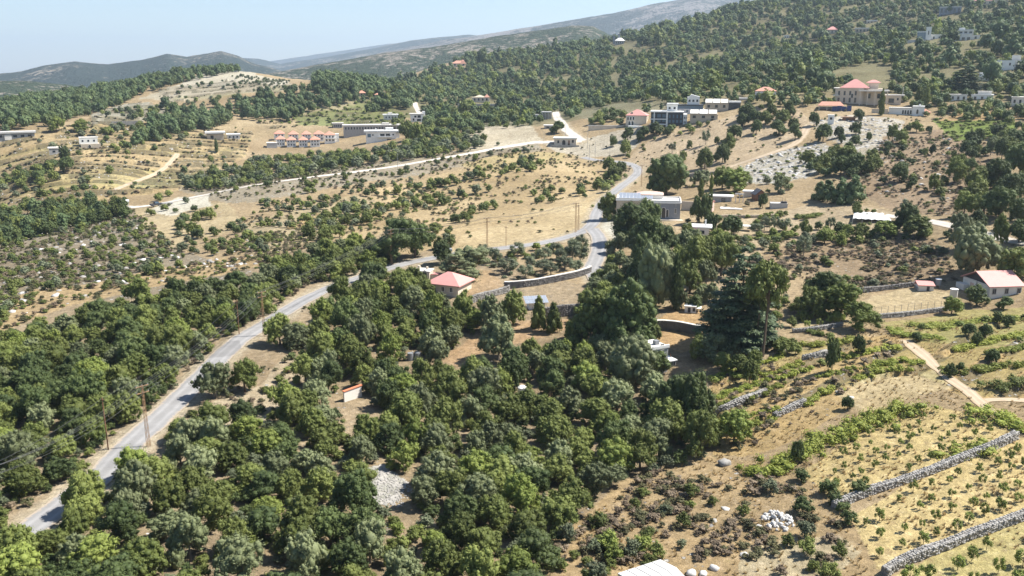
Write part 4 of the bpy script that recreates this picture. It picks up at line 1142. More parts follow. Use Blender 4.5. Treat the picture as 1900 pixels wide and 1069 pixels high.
b = Bld('stone_house', 'grey stone house at the edge of the wood with a white terrace', 'house', 1238, 690, 38, front=(1222,1270,66))
b.B('wall', GREYST, -3.2, 0, 0, 4.2, -2, 4.3); b.B('roof', OFFW, -3.35, .15, -.15, 4.35, 4.3, 4.5); b.B('parapet', WHITE, -3.35, .15, -.15, .1, 4.5, 4.85)
b.B('roof_tank', TANK, -1.6, -.8, 1.4, 2.2, 4.5, 5.2); b.win(b.u-18, b.u-10, b.v-55, b.v-43, 0, OFFW); b.B('window', GLASS, -.05, .05, 1.4, 2.1, 2.3, 3.2)
b.B('terrace_room', STONE, .02, 2.7, 1.2, 4.2, -2, 1.25); b.B('terrace', WHITE, .02, 2.85, 1.0, 4.4, 1.25, 1.4); b.B('doorway', DARKC, 1.5, 2.0, 1.15, 1.25, 0, 1.0); b.B('window', DARKC, 2.2, 2.5, 1.15, 1.25, .4, 1.0)
b.B('post', WOOD, 1.4, 1.46, 1.1, 1.16, 1.4, 2.6)
b = Bld('white_roofed_house', 'house with a white flat sheet roof cut by the bottom edge', 'house', 1240, 1130, 40)
b.B('wall', OFFW, -2.3, 2.3, 0, 4.4, -2, 1.9); b.gable(mat('weathered_white_sheet', (.54,.53,.51), .6, .12, .7, dirt=(.36,.34,.31)), -2.3, 2.3, 0, 4.4, 1.9, 2.3, .3, .14)
mb = MB()
for x in (-1.5,-.5,.5,1.5): mb.bar((x,-.28,2.0), (x,2.2,2.45), .035, n=4).bar((x,2.2,2.45), (x,4.68,2.0), .035, n=4)
mb.build('roof_seams', GREYST, b.e); b.B('lower_roof', WHITE, -3.4, -2.63, .8, 4.2, 1.4, 1.55); b.B('lower_wall', OFFW, -3.3, -2.32, .9, 4.1, -2, 1.4); b.B('fascia', GREYST, -2.62, 2.62, -.36, -.31, 1.8, 1.95)
b.win(b.u-20, b.u-6, b.v-22, b.v-10, 0, GREYST)
b = Bld('boundary_wall', 'white wall with a red tiled cap glimpsed between the trees', 'wall', 657, 741, 40)
b.B('wall_face', OFFW, -1.9, 1.6, 0, .25, -1.5, 1.8); b.B('cap', REDTRIM, -2.0, 1.7, -.12, .37, 1.8, 1.92)  # white wall dulled to off-white, its shade put into the colour
FOOT.append((625, 690, 735, 812))
for i, (u, v, lb) in enumerate(((762, 668, 'left of two grey tanks in the shade under the trees'), (775, 667, 'right of two grey tanks in the shade under the trees'))):
    t_ = Bld('storage_tank', lb, 'tank', u, v, front=(u-14, u+14, 44)); cyl('tank_body', TANK, 0, 0, -.4, 1.3, .55, t_.e); cyl('lid', TANK, 0, 0, 1.3, 1.36, .3, t_.e)
t_ = Bld('water_tank', 'white rounded water tank half hidden in the middle of the wood', 'water tank', 969, 735, front=(958,982,20)); cyl('tank_body', WHITE, 0, 0, -.4, 1.5, .75, t_.e); cyl('lid', WHITE, 0, 0, 1.5, 1.75, .75, t_.e, r1=.4)
b = Bld('netting_shelter', 'large pale netting stretched over posts above the beds', 'shelter', 1617, 414, 0, front=(1575,1662,4))
mb = MB(); nx, ny = 12, 4; w, dp = 9.4, 9.0
vs = []; fs = []; rg = random.Random(3)
for k in (0, .03):
    for j in range(ny+1):
        for i in range(nx+1): vs.append((-w/2+w*i/nx+.25*rg.uniform(-1,1)*0, dp*j/ny, .9+.5*j/ny+(.18 if i % 2 else 0)+(.0 if k else 0)-k))
n1_ = (nx+1)*(ny+1)
for j in range(ny):
    for i in range(nx):
        q = j*(nx+1)+i; fs += [(q,q+1,q+nx+2,q+nx+1), (n1_+q+nx+1,n1_+q+nx+2,n1_+q+1,n1_+q)]
mb.add(vs, fs).build('net', TARPW, b.e)
for i in range(0, nx+1, 3):
    for y in (0, dp): b.B('post', ALU, -w/2+w*i/nx-.05, -w/2+w*i/nx+.05, y, y+.1, -1, .9 if y == 0 else 1.4)

# ------------------------------------------------------------------ village on the slope
b = Bld('arcaded_stone_house', 'pale stone house with a pink hip roof and rows of arched windows', 'house', 1178, 233, -8, front=(1158,1204,2))
b.wall(CREAM, 1161, 1199, 215, 233, 0, 8); b.hip(PINK, 1161, 1199, 215, 205, 0, 8, .3, ridge=.1)
for u in (1163.5,1168.5,1173.5): b.arch(u, u+3, 217.5, 223, 0, WHITE, None, .2)
for u in (1166,1172): b.arch(u, u+3.4, 225.5, 232.5, 0, WHITE, None, .2)
b.P('dormer', CREAM, 1170, 1174, 209.5, 214, 1, 3); b.P('dormer_window', GLASS, 1171, 1173, 210.5, 213.5, .9, 1.1)
b.side(1199, 1, 218, 223, (2.5,5.5)); b.P('forecourt', WHITE, 1168, 1196, 233, 236, -5, -.2)
def block(label, u, v, boxes, name='modern_house', yaw=0, front=None, cat='house', group=None):
    """a modern house: list of (material, u0,u1,v0,v1,y0,y1, [roof material], [(cols, v0, v1, fill, glass)...])"""
    b = Bld(name, label, cat, u, v, yaw, group, front=front)
    for bx in boxes:
        m, u0, u1, v0, v1, y0, y1, rf, ws = bx
        b.wall(m, u0, u1, v0, v1, y0, y1)
        if rf: b.slab(rf, u0, u1, v0-1.4, v0, y0, y1, .2)
        for w_ in ws:
            n, a, c, fill = w_[:4]; b.row(n, u0+.6, u1-.6, a, c, y0, fill, None, w_[4] if len(w_) > 4 else None)
    return b
b = block('black and white modern block of flats, lowest of the hillside complex', 1240, 234, [
  (DARKC, 1208, 1237, 209, 236, 0, 9, WHITE, [(3,213,219,.7,BLUEG),(3,222,227,.75,BLUEG)]),
  (DARKC, 1238, 1266, 210, 237, -.6, 9, WHITE, [(4,214,220,.35,BLUEG),(4,223,228,.6,BLUEG)]),
  (WHITE, 1266, 1273, 213, 236, -.9, 7, None, [(2,217,221,.5),(2,225,229,.5)]),
  (WHITE, 1236, 1255, 198, 208.4, 3, 8, WHITE, [(2,201,205,.4)])], 'apartment_block', 0, (1205,1275,2))
for z in (208, 221, 230): b.P('balcony', WHITE, 1206, 1237, z, z+1.8, -1.2, -.02)
b.P('pier', WHITE, 1235.5, 1238.5, 209, 235, -1.1, -.9); b.P('pier', WHITE, 1213, 1215, 209, 235, -1.1, -.9); b.P('canopy', WHITE, 1236, 1257, 194.6, 196.4, 2.4, 8.5)
b = block('white upper block with a long dark glazed storey and a roof cabin', 1276, 213, [
  (WHITE, 1253, 1305, 203, 216, 2, 11, None, [(6,205,209,.5,BLUEG)]),
  (BLUEG, 1255, 1303, 197.5, 203, 2.6, 11, DARKC, []),
  (WHITE, 1274, 1296, 182.5, 195.9, 4, 9, None, [(3,187,191,.5)])], 'apartment_block', 0)
o_ = b.gable_wall(WHITE, b.X(1277), b.X(1296), 3.9, 9.1, b.Zp(182.5), b.Zp(182), b.Zp(178), 'y', 'roof', shift=-1.6)
def skillion(label, u0, u1, v, vt, n, drop, y1=6):
    b = Bld('terraced_house', label, 'house', (u0+u1)/2, v, front=(u0-2,u1+2,2), group='beige terraced houses')
    st = (u1-u0)/n
    b.wall(BEIGE, u0, u1, vt, v, 0, y1)
    for i in range(n):
        a = u0+st*i; x0, x1 = b.X(a), b.X(a+st*.9)
        MB().add([(x0,-.5,b.Zp(vt-.5)),(x1,-.5,b.Zp(vt-.5)),(x1,y1,b.Zp(vt-6)),(x0,y1,b.Zp(vt-6)),(x0,-.5,b.Zp(vt-1.6)),(x1,-.5,b.Zp(vt-1.6)),(x1,y1,b.Zp(vt-7.2)),(x0,y1,b.Zp(vt-7.2))],
                 [(0,3,2,1),(4,5,6,7),(0,1,5,4),(1,2,6,5),(2,3,7,6),(3,0,4,7)]).build('roof', WHITE if i % 2 else OFFW, b.e)
        MB().box(x0+.1, x1-.1, .2, y1-.1, b.Zp(vt), b.Zp(vt-.6)).build('upper_wall', BEIGE, b.e)
        b.win(a+st*.28, a+st*.62, vt+drop*.25, vt+drop*.75, 0)
    return b
skillion('lower row of beige houses with sloping white roofs, below the dark-ended row', 1281, 1330, 226, 213, 3, 9)
b = skillion('upper row of beige houses with sloping white roofs and a dark end', 1309, 1350, 207, 193, 3, 10)
b.wall(DARKC, 1350, 1371, 192, 207, .2, 6, 'end_block'); b.slab(WHITE, 1350, 1371, 189, 191.8, .2, 6, .1, 'end_roof'); b.win(1352,1357,195,201,.2)
b = Bld('villa', 'white villa with a low pink hip roof behind trees above the terraced rows', 'house', 1420, 181, 0, front=(1400,1440,-2))
b.wall(WHITE, 1402, 1438, 170, 184, 0, 8); b.hip(TERRA, 1402, 1438, 170, 163, 0, 8, .3); b.win(1406,1411,175,179); b.win(1416,1421,175,179); b.wall(CREAM, 1375, 1400, 184, 191, -2, 4, 'annex'); b.slab(OFFW, 1375, 1400, 182, 184, -2, 4, .2, 'annex_roof'); b.win(1380,1384,186,189,-2)
# the big villa with its pavilion
b = Bld('villa', 'large three-storey cream villa with pink pyramid roofs and a columned porch', 'villa', 1598, 194, 0, front=(1550,1640,3))
b.wall(CREAM, 1554, 1600, 168, 196, 0, 10); b.wall(CREAM, 1600, 1632, 168, 196, 2.5, 11); b.wall(CREAM, 1607, 1623, 158, 168, 4, 9, 'tower')
b.hip(PINK, 1562, 1608, 166.5, 152.5, -.2, 9.5, .4, ridge=.1); b.hip(PINK, 1604, 1625, 158, 153.5, 4, 9, .4, ridge=.2)
b.slab(OFFW, 1552, 1598, 166.8, 168, 0, 10, .3, 'cornice'); b.slab(OFFW, 1592, 1640, 170, 172.2, -3, 5, .1, 'porch_roof')
for u in (1594,1606,1618,1630,1637): b.P('column', CREAM, u, u+1.6, 172.2, 195, -2.8, -2.3)
b.row(4, 1556, 1592, 172, 179, 0, .34); b.row(4, 1556, 1592, 183, 191, 0, .36); b.row(2, 1602, 1632, 176, 184, 2.5, .3); b.arch(1580,1584,176,183,0,WHITE); b.P('balcony', OFFW, 1551, 1560, 178, 180, -1.4, -.02); b.P('gable_dormer', CREAM, 1594, 1597, 163, 168, 2.0, 4)
b = Bld('pavilion', 'open pavilion with a low orange-red roof beside the cream villa', 'pavilion', 1540, 206, 0, front=(1518,1562,2))
b.hip(TERRA, 1520, 1561, 197, 190.5, 0, 6, .3, ridge=.7)
for u in (1521,1534,1547,1559):
    for y in (.1, 5.6): b.P('post', CREAM, u, u+1.2, 197, 207, y, y+.3)
b.P('back_wall', GREYST, 1521, 1560, 199, 207, 3, 3.3)
b = Bld('tarpaulin_fence', 'dark blue tarpaulin fence below the villa terrace', 'fence', 1564, 206, 0)
for i in range(4): b.P('panel', TARPB, 1546+8*i, 1553.6+8*i, 198.5-(i%2)*1.2, 206.5, -.4-.1*(i%2), -.25)
b = Bld('villa_annex', 'long low cream annex with three openings right of the villa', 'annex', 1650, 193, 0, front=(1630,1672,2))
b.wall(CREAM, 1630, 1668, 180, 194, 0, 6); b.slab(OFFW, 1628, 1672, 178, 180, 0, 6, .2); b.win(1636,1641,183,188); b.win(1648,1657,184,191); b.win(1661,1664,183,187); b.P('mast', OFFW, 1669, 1670, 166, 178, 1, 1.3)
b = Bld('white_bungalow', 'long low white bungalow with arched windows on the hilltop', 'house', 1678, 213, 0, front=(1652,1712,3))
b.wall(WHITE, 1653, 1690, 203, 214, 0, 5); b.wall(WHITE, 1690, 1708, 200, 214, -.5, 5); b.slab(OFFW, 1653, 1689, 201.4, 203, 0, 5, .15); b.P('chimney', WHITE, 1699, 1702, 195.5, 200, 1, 1.6); b.slab(WHITE, 1690, 1708, 198.6, 200, -.5, 5, .1)
for u in (1674,1678,1682,1686): b.arch(u, u+2.6, 205.5, 212, 0, OFFW, None, .1)
b.arch(1696,1699,204,211,-.5,OFFW,None,.1)
b.wall(CREAM, 1626, 1652, 204, 212, -1, -.6, 'garden_wall')
b = Bld('gazebo', 'small gazebo with a red pointed roof at the end of the bungalow', 'gazebo', 1716, 212)
b.hip(TERRA, 1708, 1724, 209, 203.5, 0, 3.6, .3, ridge=0)
for u in (1709,1721.5):
    for y in (.1,3.2): b.P('post', WOOD, u, u+1.2, 209, 213, y, y+.25)
b = Bld('container', 'white cabin on the stony ground below the red pavilion', 'cabin', 1541, 231); b.wall(WHITE, 1536, 1546, 216, 231, 0, 2.4); b.slab(WHITE, 1535.5, 1546.5, 215, 216, 0, 2.4, .1); b.win(1539,1543,219,223); FOOT.append((1530,1550,215,236))
b = Bld('shack', 'low dark shack with a brown sheet roof on the rocky hill', 'shack', 1573, 224); b.wall(WOOD, 1564, 1585, 219, 225, 0, 3); b.slab(BROWNR, 1562, 1587, 217.6, 219, 0, 3, .2); b.P('doorway', DARKC, 1570, 1574, 220.5, 224.5, -.05, .05)
# pavilion by the junction, ruin, walls
b = Bld('stone_cottage', 'pale stone cottage with a white flat roof and one round arch by the junction', 'house', 1046, 271, -4, front=(1022,1072,4))
b.wall(CREAM, 1028, 1069, 258, 273, 0, 6); b.slab(WHITE, 1027, 1070, 256, 258, 0, 6, .3); b.arch(1043,1049,260,269); b.win(1034,1037.5,261,266); b.win(1061,1064.5,260,265); b.P('porch_wall', STONE, 1023, 1075, 269, 275, -2, -1.7); b.P('door', WOOD, 1054, 1057, 261, 270, -.05, .04)
b = Bld('ruined_house', 'roofless grey concrete house frame above the pale road', 'ruin', 1015, 222, 6, front=(998,1026,2))
b.slab(CONC, 1006, 1024, 208, 210, 0, 6, .1)
for u in (1006,1011.5,1017,1022):
    for y in (.1,5.5): b.P('pillar', CONC, u, u+1.4, 210, 224, y, y+.4)
b.P('back_wall', GREYST, 1006, 1024, 212, 224, 3, 3.3); b.P('side_room', CONC, 993, 1004, 213, 222, 1, 5)
b = Bld('shed', 'low white-roofed shed beside the round roadside tree', 'shed', 1018, 239, 0); b.wall(GREYST, 1010, 1025, 234, 240, 0, 3.5); b.slab(WHITE, 1009, 1026, 232.2, 234, 0, 3.5, .2); b.win(1014,1019,235,238)
b = Bld('retaining_wall', 'long cream retaining wall along the yard below the arcaded house', 'wall', 1126, 240, 0); b.P('wall_face', CREAM, 1092, 1160, 234, 245, 0, .5); b.P('coping', OFFW, 1091, 1161, 233.2, 234, -.1, .6)
# nine small villas with pyramid roofs
for i, (u, v, w, h, lb) in enumerate(((519,262,18,13,'back row, leftmost of all'),(545,263,17,13,'back row, second from the left'),(569,263,16,13,'back row, third from the left'),(592,263,18,13.5,'back row, rightmost of the small ones'),
      (521,272,15,13,'front row, leftmost beside the low concrete block'),(541,273,16,12.5,'front row, second from the left'),(563,273,15,12.5,'front row, third from the left'),(585,273,17,13,'front row, rightmost'))):
    b = Bld('small_villa', 'small white villa with a pyramid red roof, '+lb, 'house', u, v, 0, 'white villas with red pyramid roofs', front=(u-w/2,u+w/2,1))
    vt = v-h; b.wall(WHITE, u-w/2, u+w/2, vt, v, 0, 5.5); b.hip(TERRA, u-w/2, u+w/2, vt, vt-6, 0, 5.5, .4, ridge=.05)
    b.row(3, u-w/2+1, u+w/2-1, vt+1.5, vt+4, 0, .45); b.row(3, u-w/2+1, u+w/2-1, vt+7, vt+9.8, 0, .45); b.P('band', OFFW, u-w/2, u+w/2, vt+5.4, vt+6.2, -.1, -.01); b.side(u+w/2, 1, vt+2, vt+4, (2.2,))
b = Bld('villa_block', 'larger white villa at the right end of the red-roofed row', 'house', 616, 266, 0, front=(602,632,2))
b.wall(WHITE, 603, 622, 251, 268, 0, 7); b.hip(TERRA, 603, 621, 251, 245, 0, 7, .4, ridge=.2); b.wall(WHITE, 622, 629, 250, 268, 1, 6); b.row(3, 604, 621, 253, 256, 0, .45); b.row(3, 604, 621, 259, 262, 0, .45); b.P('balcony', OFFW, 603, 629, 257, 258, -1, -.02); b.side(629,1,253,257,(2.5,))
b = Bld('concrete_base', 'low grey concrete block below the leftmost small villa', 'block', 506, 275, 0); b.wall(CONC, 496, 514, 266.5, 275, 0, 6); b.slab(OFFW, 496, 514, 265.5, 266.5, 0, 6, .1)
# white house and the long grey building
b = Bld('long_grey_building', 'long low grey building with a row of dark windows behind the white house', 'building', 685, 250, 0, front=(640,680,4))
b.wall(GREYST, 639, 741, 235, 252, 0, 9); b.slab(OFFW, 638, 742, 232.5, 235, 0, 9, .3); b.row(14, 641, 712, 236.5, 240.5, 0, .4); b.row(5, 713, 740, 236, 241, 0, .5); b.P('roof_house', OFFW, 709, 722, 229.5, 232.5, 2, 6)
b = Bld('white_house', 'large white two-storey house with long balconies in front of the grey building', 'house', 708, 263, 0, front=(676,744,4))
b.wall(WHITE, 680, 735, 246.5, 265, 0, 9); b.slab(WHITE, 678, 741, 243.5, 246.5, 0, 9, .4); b.wall(WHITE, 735, 741, 248, 265, 1.5, 8); b.P('roof_room', WHITE, 716, 730, 239, 243.5, 3, 7); b.P('roof_tank', WHITE, 697, 700, 240, 243.5, 2, 2.9)
b.win(706,714,249,253); b.win(716,724,249,253); b.win(683,689,249,255,0,None,BLUEG); b.win(728,731,249.5,252); b.win(718,726,258,261.5); b.win(729,732,258,261); b.win(691,694,250,252); b.P('balcony', OFFW, 702, 727, 254.2, 255.6, -1.2, -.02)
b = Bld('pavilion', 'small grey pavilion with a pale roof left of the long grey building', 'pavilion', 627, 238, 0); b.wall(GREYST, 619, 635, 231, 239, 0, 5); b.slab(OFFW, 617, 637, 228.6, 231, 0, 5, .2); b.row(4, 620, 634, 232, 236, 0, .5)
b = Bld('white_house', 'white house standing at the bend where the far road turns', 'house', 775, 226, 0, front=(760,790,2))
b.wall(WHITE, 762, 785, 213.5, 227, 0, 8); b.slab(OFFW, 761, 786, 211.5, 213.5, 0, 8, .3); b.win(769,773,215,218.5); b.win(775,781,214.5,219); b.win(766,769,220,224); b.win(774,781,221,225); b.P('stair_wall', WHITE, 784, 789, 208, 219, 2, 6)
b = Bld('white_house', 'low white house among trees above the long grey building', 'house', 724, 222, 0, front=(711,740,2))
b.wall(OFFW, 712, 738, 214.5, 224, 0, 7); b.slab(WHITE, 711, 739, 212.8, 214.5, 0, 7, .2); b.row(4, 714, 737, 216.5, 219.5, 0, .4); b.P('roof_room', OFFW, 720, 728, 209.8, 212.8, 2, 5)
for (u, v, w, lb, n) in ((671,179,15,'cream house with an orange pyramid roof beyond the terraced fields',1),(707,182,22,'wide cream house with a long red roof beyond the terraced fields',2),(852,124,24,'red-roofed house alone in the pines on the slope',2)):
    b = Bld('cream_house', lb, 'house', u, v, 0, front=(u-w/2,u+w/2,3)); b.wall(CREAM, u-w/2, u+w/2, v-6, v, 0, 9); b.hip(TERRA, u-w/2, u+w/2, v-6, v-11, 0, 9, .6); b.row(3, u-w/2, u+w/2, v-5, v-2, 0, .4)
    if n == 2: b.wall(CREAM, u+w*.18, u+w*.42, v-9, v-6, 1.5, 6, 'upper_wall'); b.hip(TERRA, u+w*.18, u+w*.42, v-9, v-13, 1.5, 6, .5, name='upper_roof')
b = Bld('long_house', 'long pale house with an orange roof end among the dark roadside pines', 'house', 890, 190, 0, front=(865,912,3)); b.wall(CREAM, 876, 908, 181, 191, 0, 8); b.hip(BEIGE, 880, 900, 181, 177, 0, 8, .4); b.hip(TERRA, 899, 908, 181, 175.5, 0, 8, .3, name='end_roof'); b.row(4, 877, 907, 183, 187, 0, .4)
b = Bld('terrace_wall', 'grey retaining wall below the long pale house in the pines', 'wall', 890, 201, 0, front=(850,930,2)); b.P('wall_face', GREYST, 850, 928, 194, 202, 0, .6); b.P('coping', OFFW, 849, 929, 193.2, 194, -.1, .7)
# left-hand houses
b = Bld('field_barn', 'small barn with a wide white roof slab above the terraces', 'barn', 400, 259, 0, front=(384,416,3)); b.wall(BEIGE, 386, 414, 250, 260, 0, 7); b.slab(WHITE, 384, 416, 246, 248.6, -.5, 8, .3); b.P('beam', DARKC, 386, 414, 248.6, 250, .3, 7); b.win(392,397,252,257)
b = Bld('cottage', 'tiny white cottage right of the white-roofed barn', 'house', 433, 258, 0); b.wall(OFFW, 423, 444, 251, 259, 0, 6); b.slab(WHITE, 422, 445, 249.5, 251, 0, 6, .2); b.row(3, 424, 443, 253, 256, 0, .4); FOOT.append((420,447,250,263))
b = Bld('white_house', 'white flat-roofed house above a stone lower floor on the terraces', 'house', 168, 275, 0, front=(150,188,3)); b.wall(WHITE, 152, 180, 259, 268, 0, 8); b.wall(BEIGE, 154, 184, 268, 277, -.6, 8, 'lower_wall'); b.row(3, 153, 179, 261.5, 264.5, 0, .3); b.arch(165,169,269.5,275,-.6,WHITE,None,.1); b.parapet(OFFW, 152, 180, 259, 0, 8, .5); b.side(180,1,261,264,(3,))
b = Bld('hut', 'low dark hut with a white end wall beside the tall bush on the terraces', 'hut', 107, 285, 0); b.wall(GREYST, 95, 114, 278, 286, 0, 5); b.wall(WHITE, 114, 120, 276, 286, -.3, 5, 'end_wall'); b.slab(OFFW, 94, 121, 275, 277, 0, 5, .2); b.win(100,104,280,283); FOOT.append((92,122,278,291))
b = Bld('long_barn', 'long low grey barn under the wooded hill at the left edge', 'barn', 30, 257, 0, front=(-10,70,4)); b.wall(GREYST, -30, 57, 250, 258, 0, 9); b.slab(CONC, -32, 58, 246.5, 249, -.6, 9, .4); b.P('dark_gap', DARKC, -30, 57, 249, 250.2, .2, 8.8); b.row(8, -28, 55, 251.5, 255, 0, .5); b.P('pier', OFFW, 14, 24, 250.5, 259, -.6, -.05)  # dark_gap is a solid box, the shade under the roof in its colour
b = Bld('stone_ruin', 'broken pale stone walls on the slope above the left terraces', 'ruin', 236, 233, 0); b.P('wall_face', STONE, 212, 262, 226, 234, 0, .6); b.P('side_wall', STONE, 212, 213.4, 227, 234, .6, 5); b.P('cross_wall', STONE, 240, 241.4, 229, 234, .6, 4)
b = Bld('canopy', 'white canopy at the end of the gravel track', 'canopy', 225, 384, 0, front=(212,242,2)); b.P('sheet', TARPW, 217, 238, 375, 376.5, 0, 5)
for u in (218,236):
    for y in (.1,4.7): b.P('post', ALU, u, u+1, 376.5, 385, y, y+.2)
for (u, v, lb, m) in ((291,383,'dark parked pickup under the trees of the gravel yard',DARKC),(312,381,'small dark trailer standing on the gravel yard',GREYST)):
    b = Bld('pickup' if m is DARKC else 'trailer', lb, 'vehicle', u, v, 20)
    b.B('body', m, -2.1, 2.1, 0, 1.8, .5, 1.1)
    if m is DARKC: b.B('cab', m, -.6, 1.0, .1, 1.7, 1.1, 1.75); b.B('window', BLUEG, -.5, .9, .05, .12, 1.2, 1.65)
    for x in (-1.3,1.3):
        for y in (-.05,1.65): o_ = MB().bar((x,y,.35),(x,y+.2,.35),.35,n=10).build('wheel', DARKC, b.e)
# houses up the pine slope
for (u, v, boxes, lb, g) in (
  (1868,130,[(WHITE,1853,1878,115,131,0,8,None,[(2,119,123,.2)]),(OFFW,1873,1886,107,118,4,9,None,[]),(OFFW,1878,1893,114,131,2,9,None,[(2,118,122,.3)])],'white cube house with a taller pale block behind at the right edge',None),
  (1719,75,[(BLUEG,1704,1717,62,75,1,7,WHITE,[]),(WHITE,1717,1725,55,75,0,6,WHITE,[(1,60,66,.2)]),(WHITE,1725,1743,67,76,2,8,WHITE,[(2,69,73,.3)]),(OFFW,1690,1730,74,78,-1.5,6,None,[])],'white modern house with a tall tower slab and glazed left wing',None),
  (1792,75,[(WHITE,1776,1800,66,76,0,7,WHITE,[(3,70,75,.6)]),(OFFW,1779,1802,59.5,66,1,7,WHITE,[(3,61,64,.6)]),(WHITE,1780,1789,55,58,2,5,None,[]),(WHITE,1800,1812,67,75,1,6,None,[(1,69,73,.3)])],'stepped white modern house beside a bare earth bank',None),
  (1758,27,[(BLUEST,1745,1778,16,28,0,9,OFFW,[(5,18,24,.5)])],'grey concrete building far up the slope near the top edge',None),
  (1600,60,[(BEIGE,1588,1612,54,61,0,9,WHITE,[(4,55.5,59,.5)])],'low beige house with a white roof far up the pine slope',None),
  (1617,42,[(CREAM,1609,1626,39.5,43,0,8,WHITE,[(3,40.5,42.3,.4)])],'tiny cream house below the top of the pine slope',None),
  (1822,150,[(OFFW,1811,1832,144,152,0,7,WHITE,[(3,146,149,.4)]),(WHITE,1817,1826,137,142.6,2,5,None,[])],'low white house with a roof room under the dark cedar on the slope',None),
  (1775,186,[(WHITE,1764,1790,178,188,0,7,OFFW,[(3,180,185,.4)])],'white house right of the tall poplars',None),
  (1822,184,[(WHITE,1806,1838,178,189,0,8,WHITE,[(3,180,185,.35)]),(OFFW,1815,1835,173,176.6,2,6,OFFW,[])],'long white house with a dark doorway among green hedges',None),
  (1890,196,[(OFFW,1879,1912,184,198,0,8,OFFW,[(4,187,192,.4)])],'pale house cut by the right edge above the green vines',None),
  (1462,70,[(OFFW,1455,1464,67,71,0,5,WHITE,[(2,68,70,.4)])],'tiny white house alone high in the pines left of the pink one',None)):
    block(lb, u, v, boxes, 'hillside_house', 0, (min(b_[1] for b_ in boxes)-3, max(b_[2] for b_ in boxes)+3, 11))
b = Bld('hillside_house', 'pink-roofed cream house far up the pine slope', 'house', 1542, 63, 0, front=(1530,1556,9)); b.wall(CREAM, 1534, 1553, 56, 64, 0, 9); b.hip(PINK, 1534, 1553, 56, 50.5, 0, 9, .4); b.row(3, 1535, 1552, 58, 61, 0, .4)
b = Bld('pink_mansion', 'row of three pink roofs at the top right edge of the slope', 'house', 1835, 8, 0, front=(1808,1862,2)); b.wall(CREAM, 1810, 1862, 2, 9, 0, 9)
for u in (1812,1830,1849): b.hip(PINK, u, u+12, 2, -4, 0, 9, .3, ridge=.2)
b.row(7, 1811, 1861, 4, 7, 0, .35)
b = Bld('domed_house', 'dark house with a pale domed roof on the ridge skyline', 'house', 1149, 83, 0, front=(1136,1164,8)); b.wall(GREYST, 1141, 1158, 76, 84, 0, 12)
cyl('dome', WHITE, b.X(1150), 6, b.Zp(76), b.Zp(71), 7.2, b.e, 16, 2.2); b.P('tower', BLUEST, 1137, 1141, 67, 82, 1, 4); b.P('tower', BLUEST, 1146, 1150, 64, 72, 8, 11); b.row(4, 1142, 1157, 78, 81, 0, .4)
# ------------------------------------------------------------------ poles and wires
PT = {}
def lattice_pole(key, u, v, h, label, yaw=20, arms=2, group='rust-brown lattice poles along the road'):
    p = at(u, v); e = empty('lattice_pole', p, math.radians(yaw)); tag(e, label, 'utility pole', group)
    w0, w1 = .20, .09
    cs = [(-1,-1),(1,-1),(1,1),(-1,1)]
    for sx, sy in cs: MB().bar((sx*w0, sy*w0, -.6), (sx*w1, sy*w1, h), .03, .025, 4).build('leg', RUST, e)
    br = MB(); n = max(6, int(h/.55))
    for i in range(n):
        z0, z1 = h*i/n, h*(i+1)/n
        a, c = w0+(w1-w0)*z0/h, w0+(w1-w0)*z1/h
        for k in range(4):
            s, t = cs[k], cs[(k+1) % 4]
            if i % 2: s, t = t, s
            br.bar((s[0]*a, s[1]*a, z0), (t[0]*c, t[1]*c, z1), .016, n=3)
    br.build('bracing', RUST, e)
    tips = []
    for j in range(arms):
        z = h-.15-j*.9; ar = MB().box(-.85,.85,-.05,.05,z-.05,z+.05).build('crossarm', RUST, e)
        for x in (-.78, 0 if j == 0 else .0, .78):
            MB().bar((x,0,z+.05),(x,0,z+.25),.05,.03,6).build('insulator', GREYST, ar)
            tips.append(Vector((x,0,z+.27)))
    M = Matrix.Translation(p) @ Matrix.Rotation(math.radians(yaw), 4, 'Z')
    PT[key] = [M @ t for t in tips]
    return e
def thin_pole(key, u, v, h, label, m=None, r=.085, cat='utility pole', group=None):
    p = at(u, v); e = empty('timber_pole', p); tag(e, label, cat, group)
    MB().bar((0,0,-.6),(0,0,h),r,r*.75,7).build('shaft', m or WOOD, e)
    MB().box(-.3,.3,-.04,.04,h-.35,h-.27).build('bracket', m or WOOD, e)
    PT[key] = [p+Vector((-.25,0,h-.25)), p+Vector((.25,0,h-.25))]
    return e
lattice_pole('A', 276, 829, 8.6, 'rusty lattice pole nearest the bottom left, at the right edge of the road', 50)
lattice_pole('B', 491, 624, 8.6, 'rusty lattice pole at the roadside beside the wood, second up the road', 45)
lattice_pole('C', 727, 492, 8.8, 'rusty lattice pole rising from the trees left of the red hip roof', 40)
lattice_pole('D', 904, 467, 8.6, 'rusty lattice pole between the road and the straw-coloured field', 20)
lattice_pole('E', 1068, 432, 8.2, 'left pole of the close pair at the road bend', 20)
lattice_pole('F', 1073, 428, 7.2, 'right, shorter pole of the close pair at the road bend', 20, 1)
lattice_pole('G', 1190, 346, 8.0, 'thin pole standing by the road left of the big round tree', 20, 1)
thin_pole('t1', 201, 834, 7.2, 'thin brown timber pole on the left verge opposite the nearest lattice pole')
thin_pole('t2', 444, 621, 6.6, 'thin brown timber pole on the left verge short of the second lattice pole')
thin_pole('t3', 939, 458, 5.4, 'short brown pole in the straw field right of the lattice pole', RUST)
thin_pole('t4', 1154, 452, 5.0, 'bare pole in front of the round trees by the arched house', OFFW)
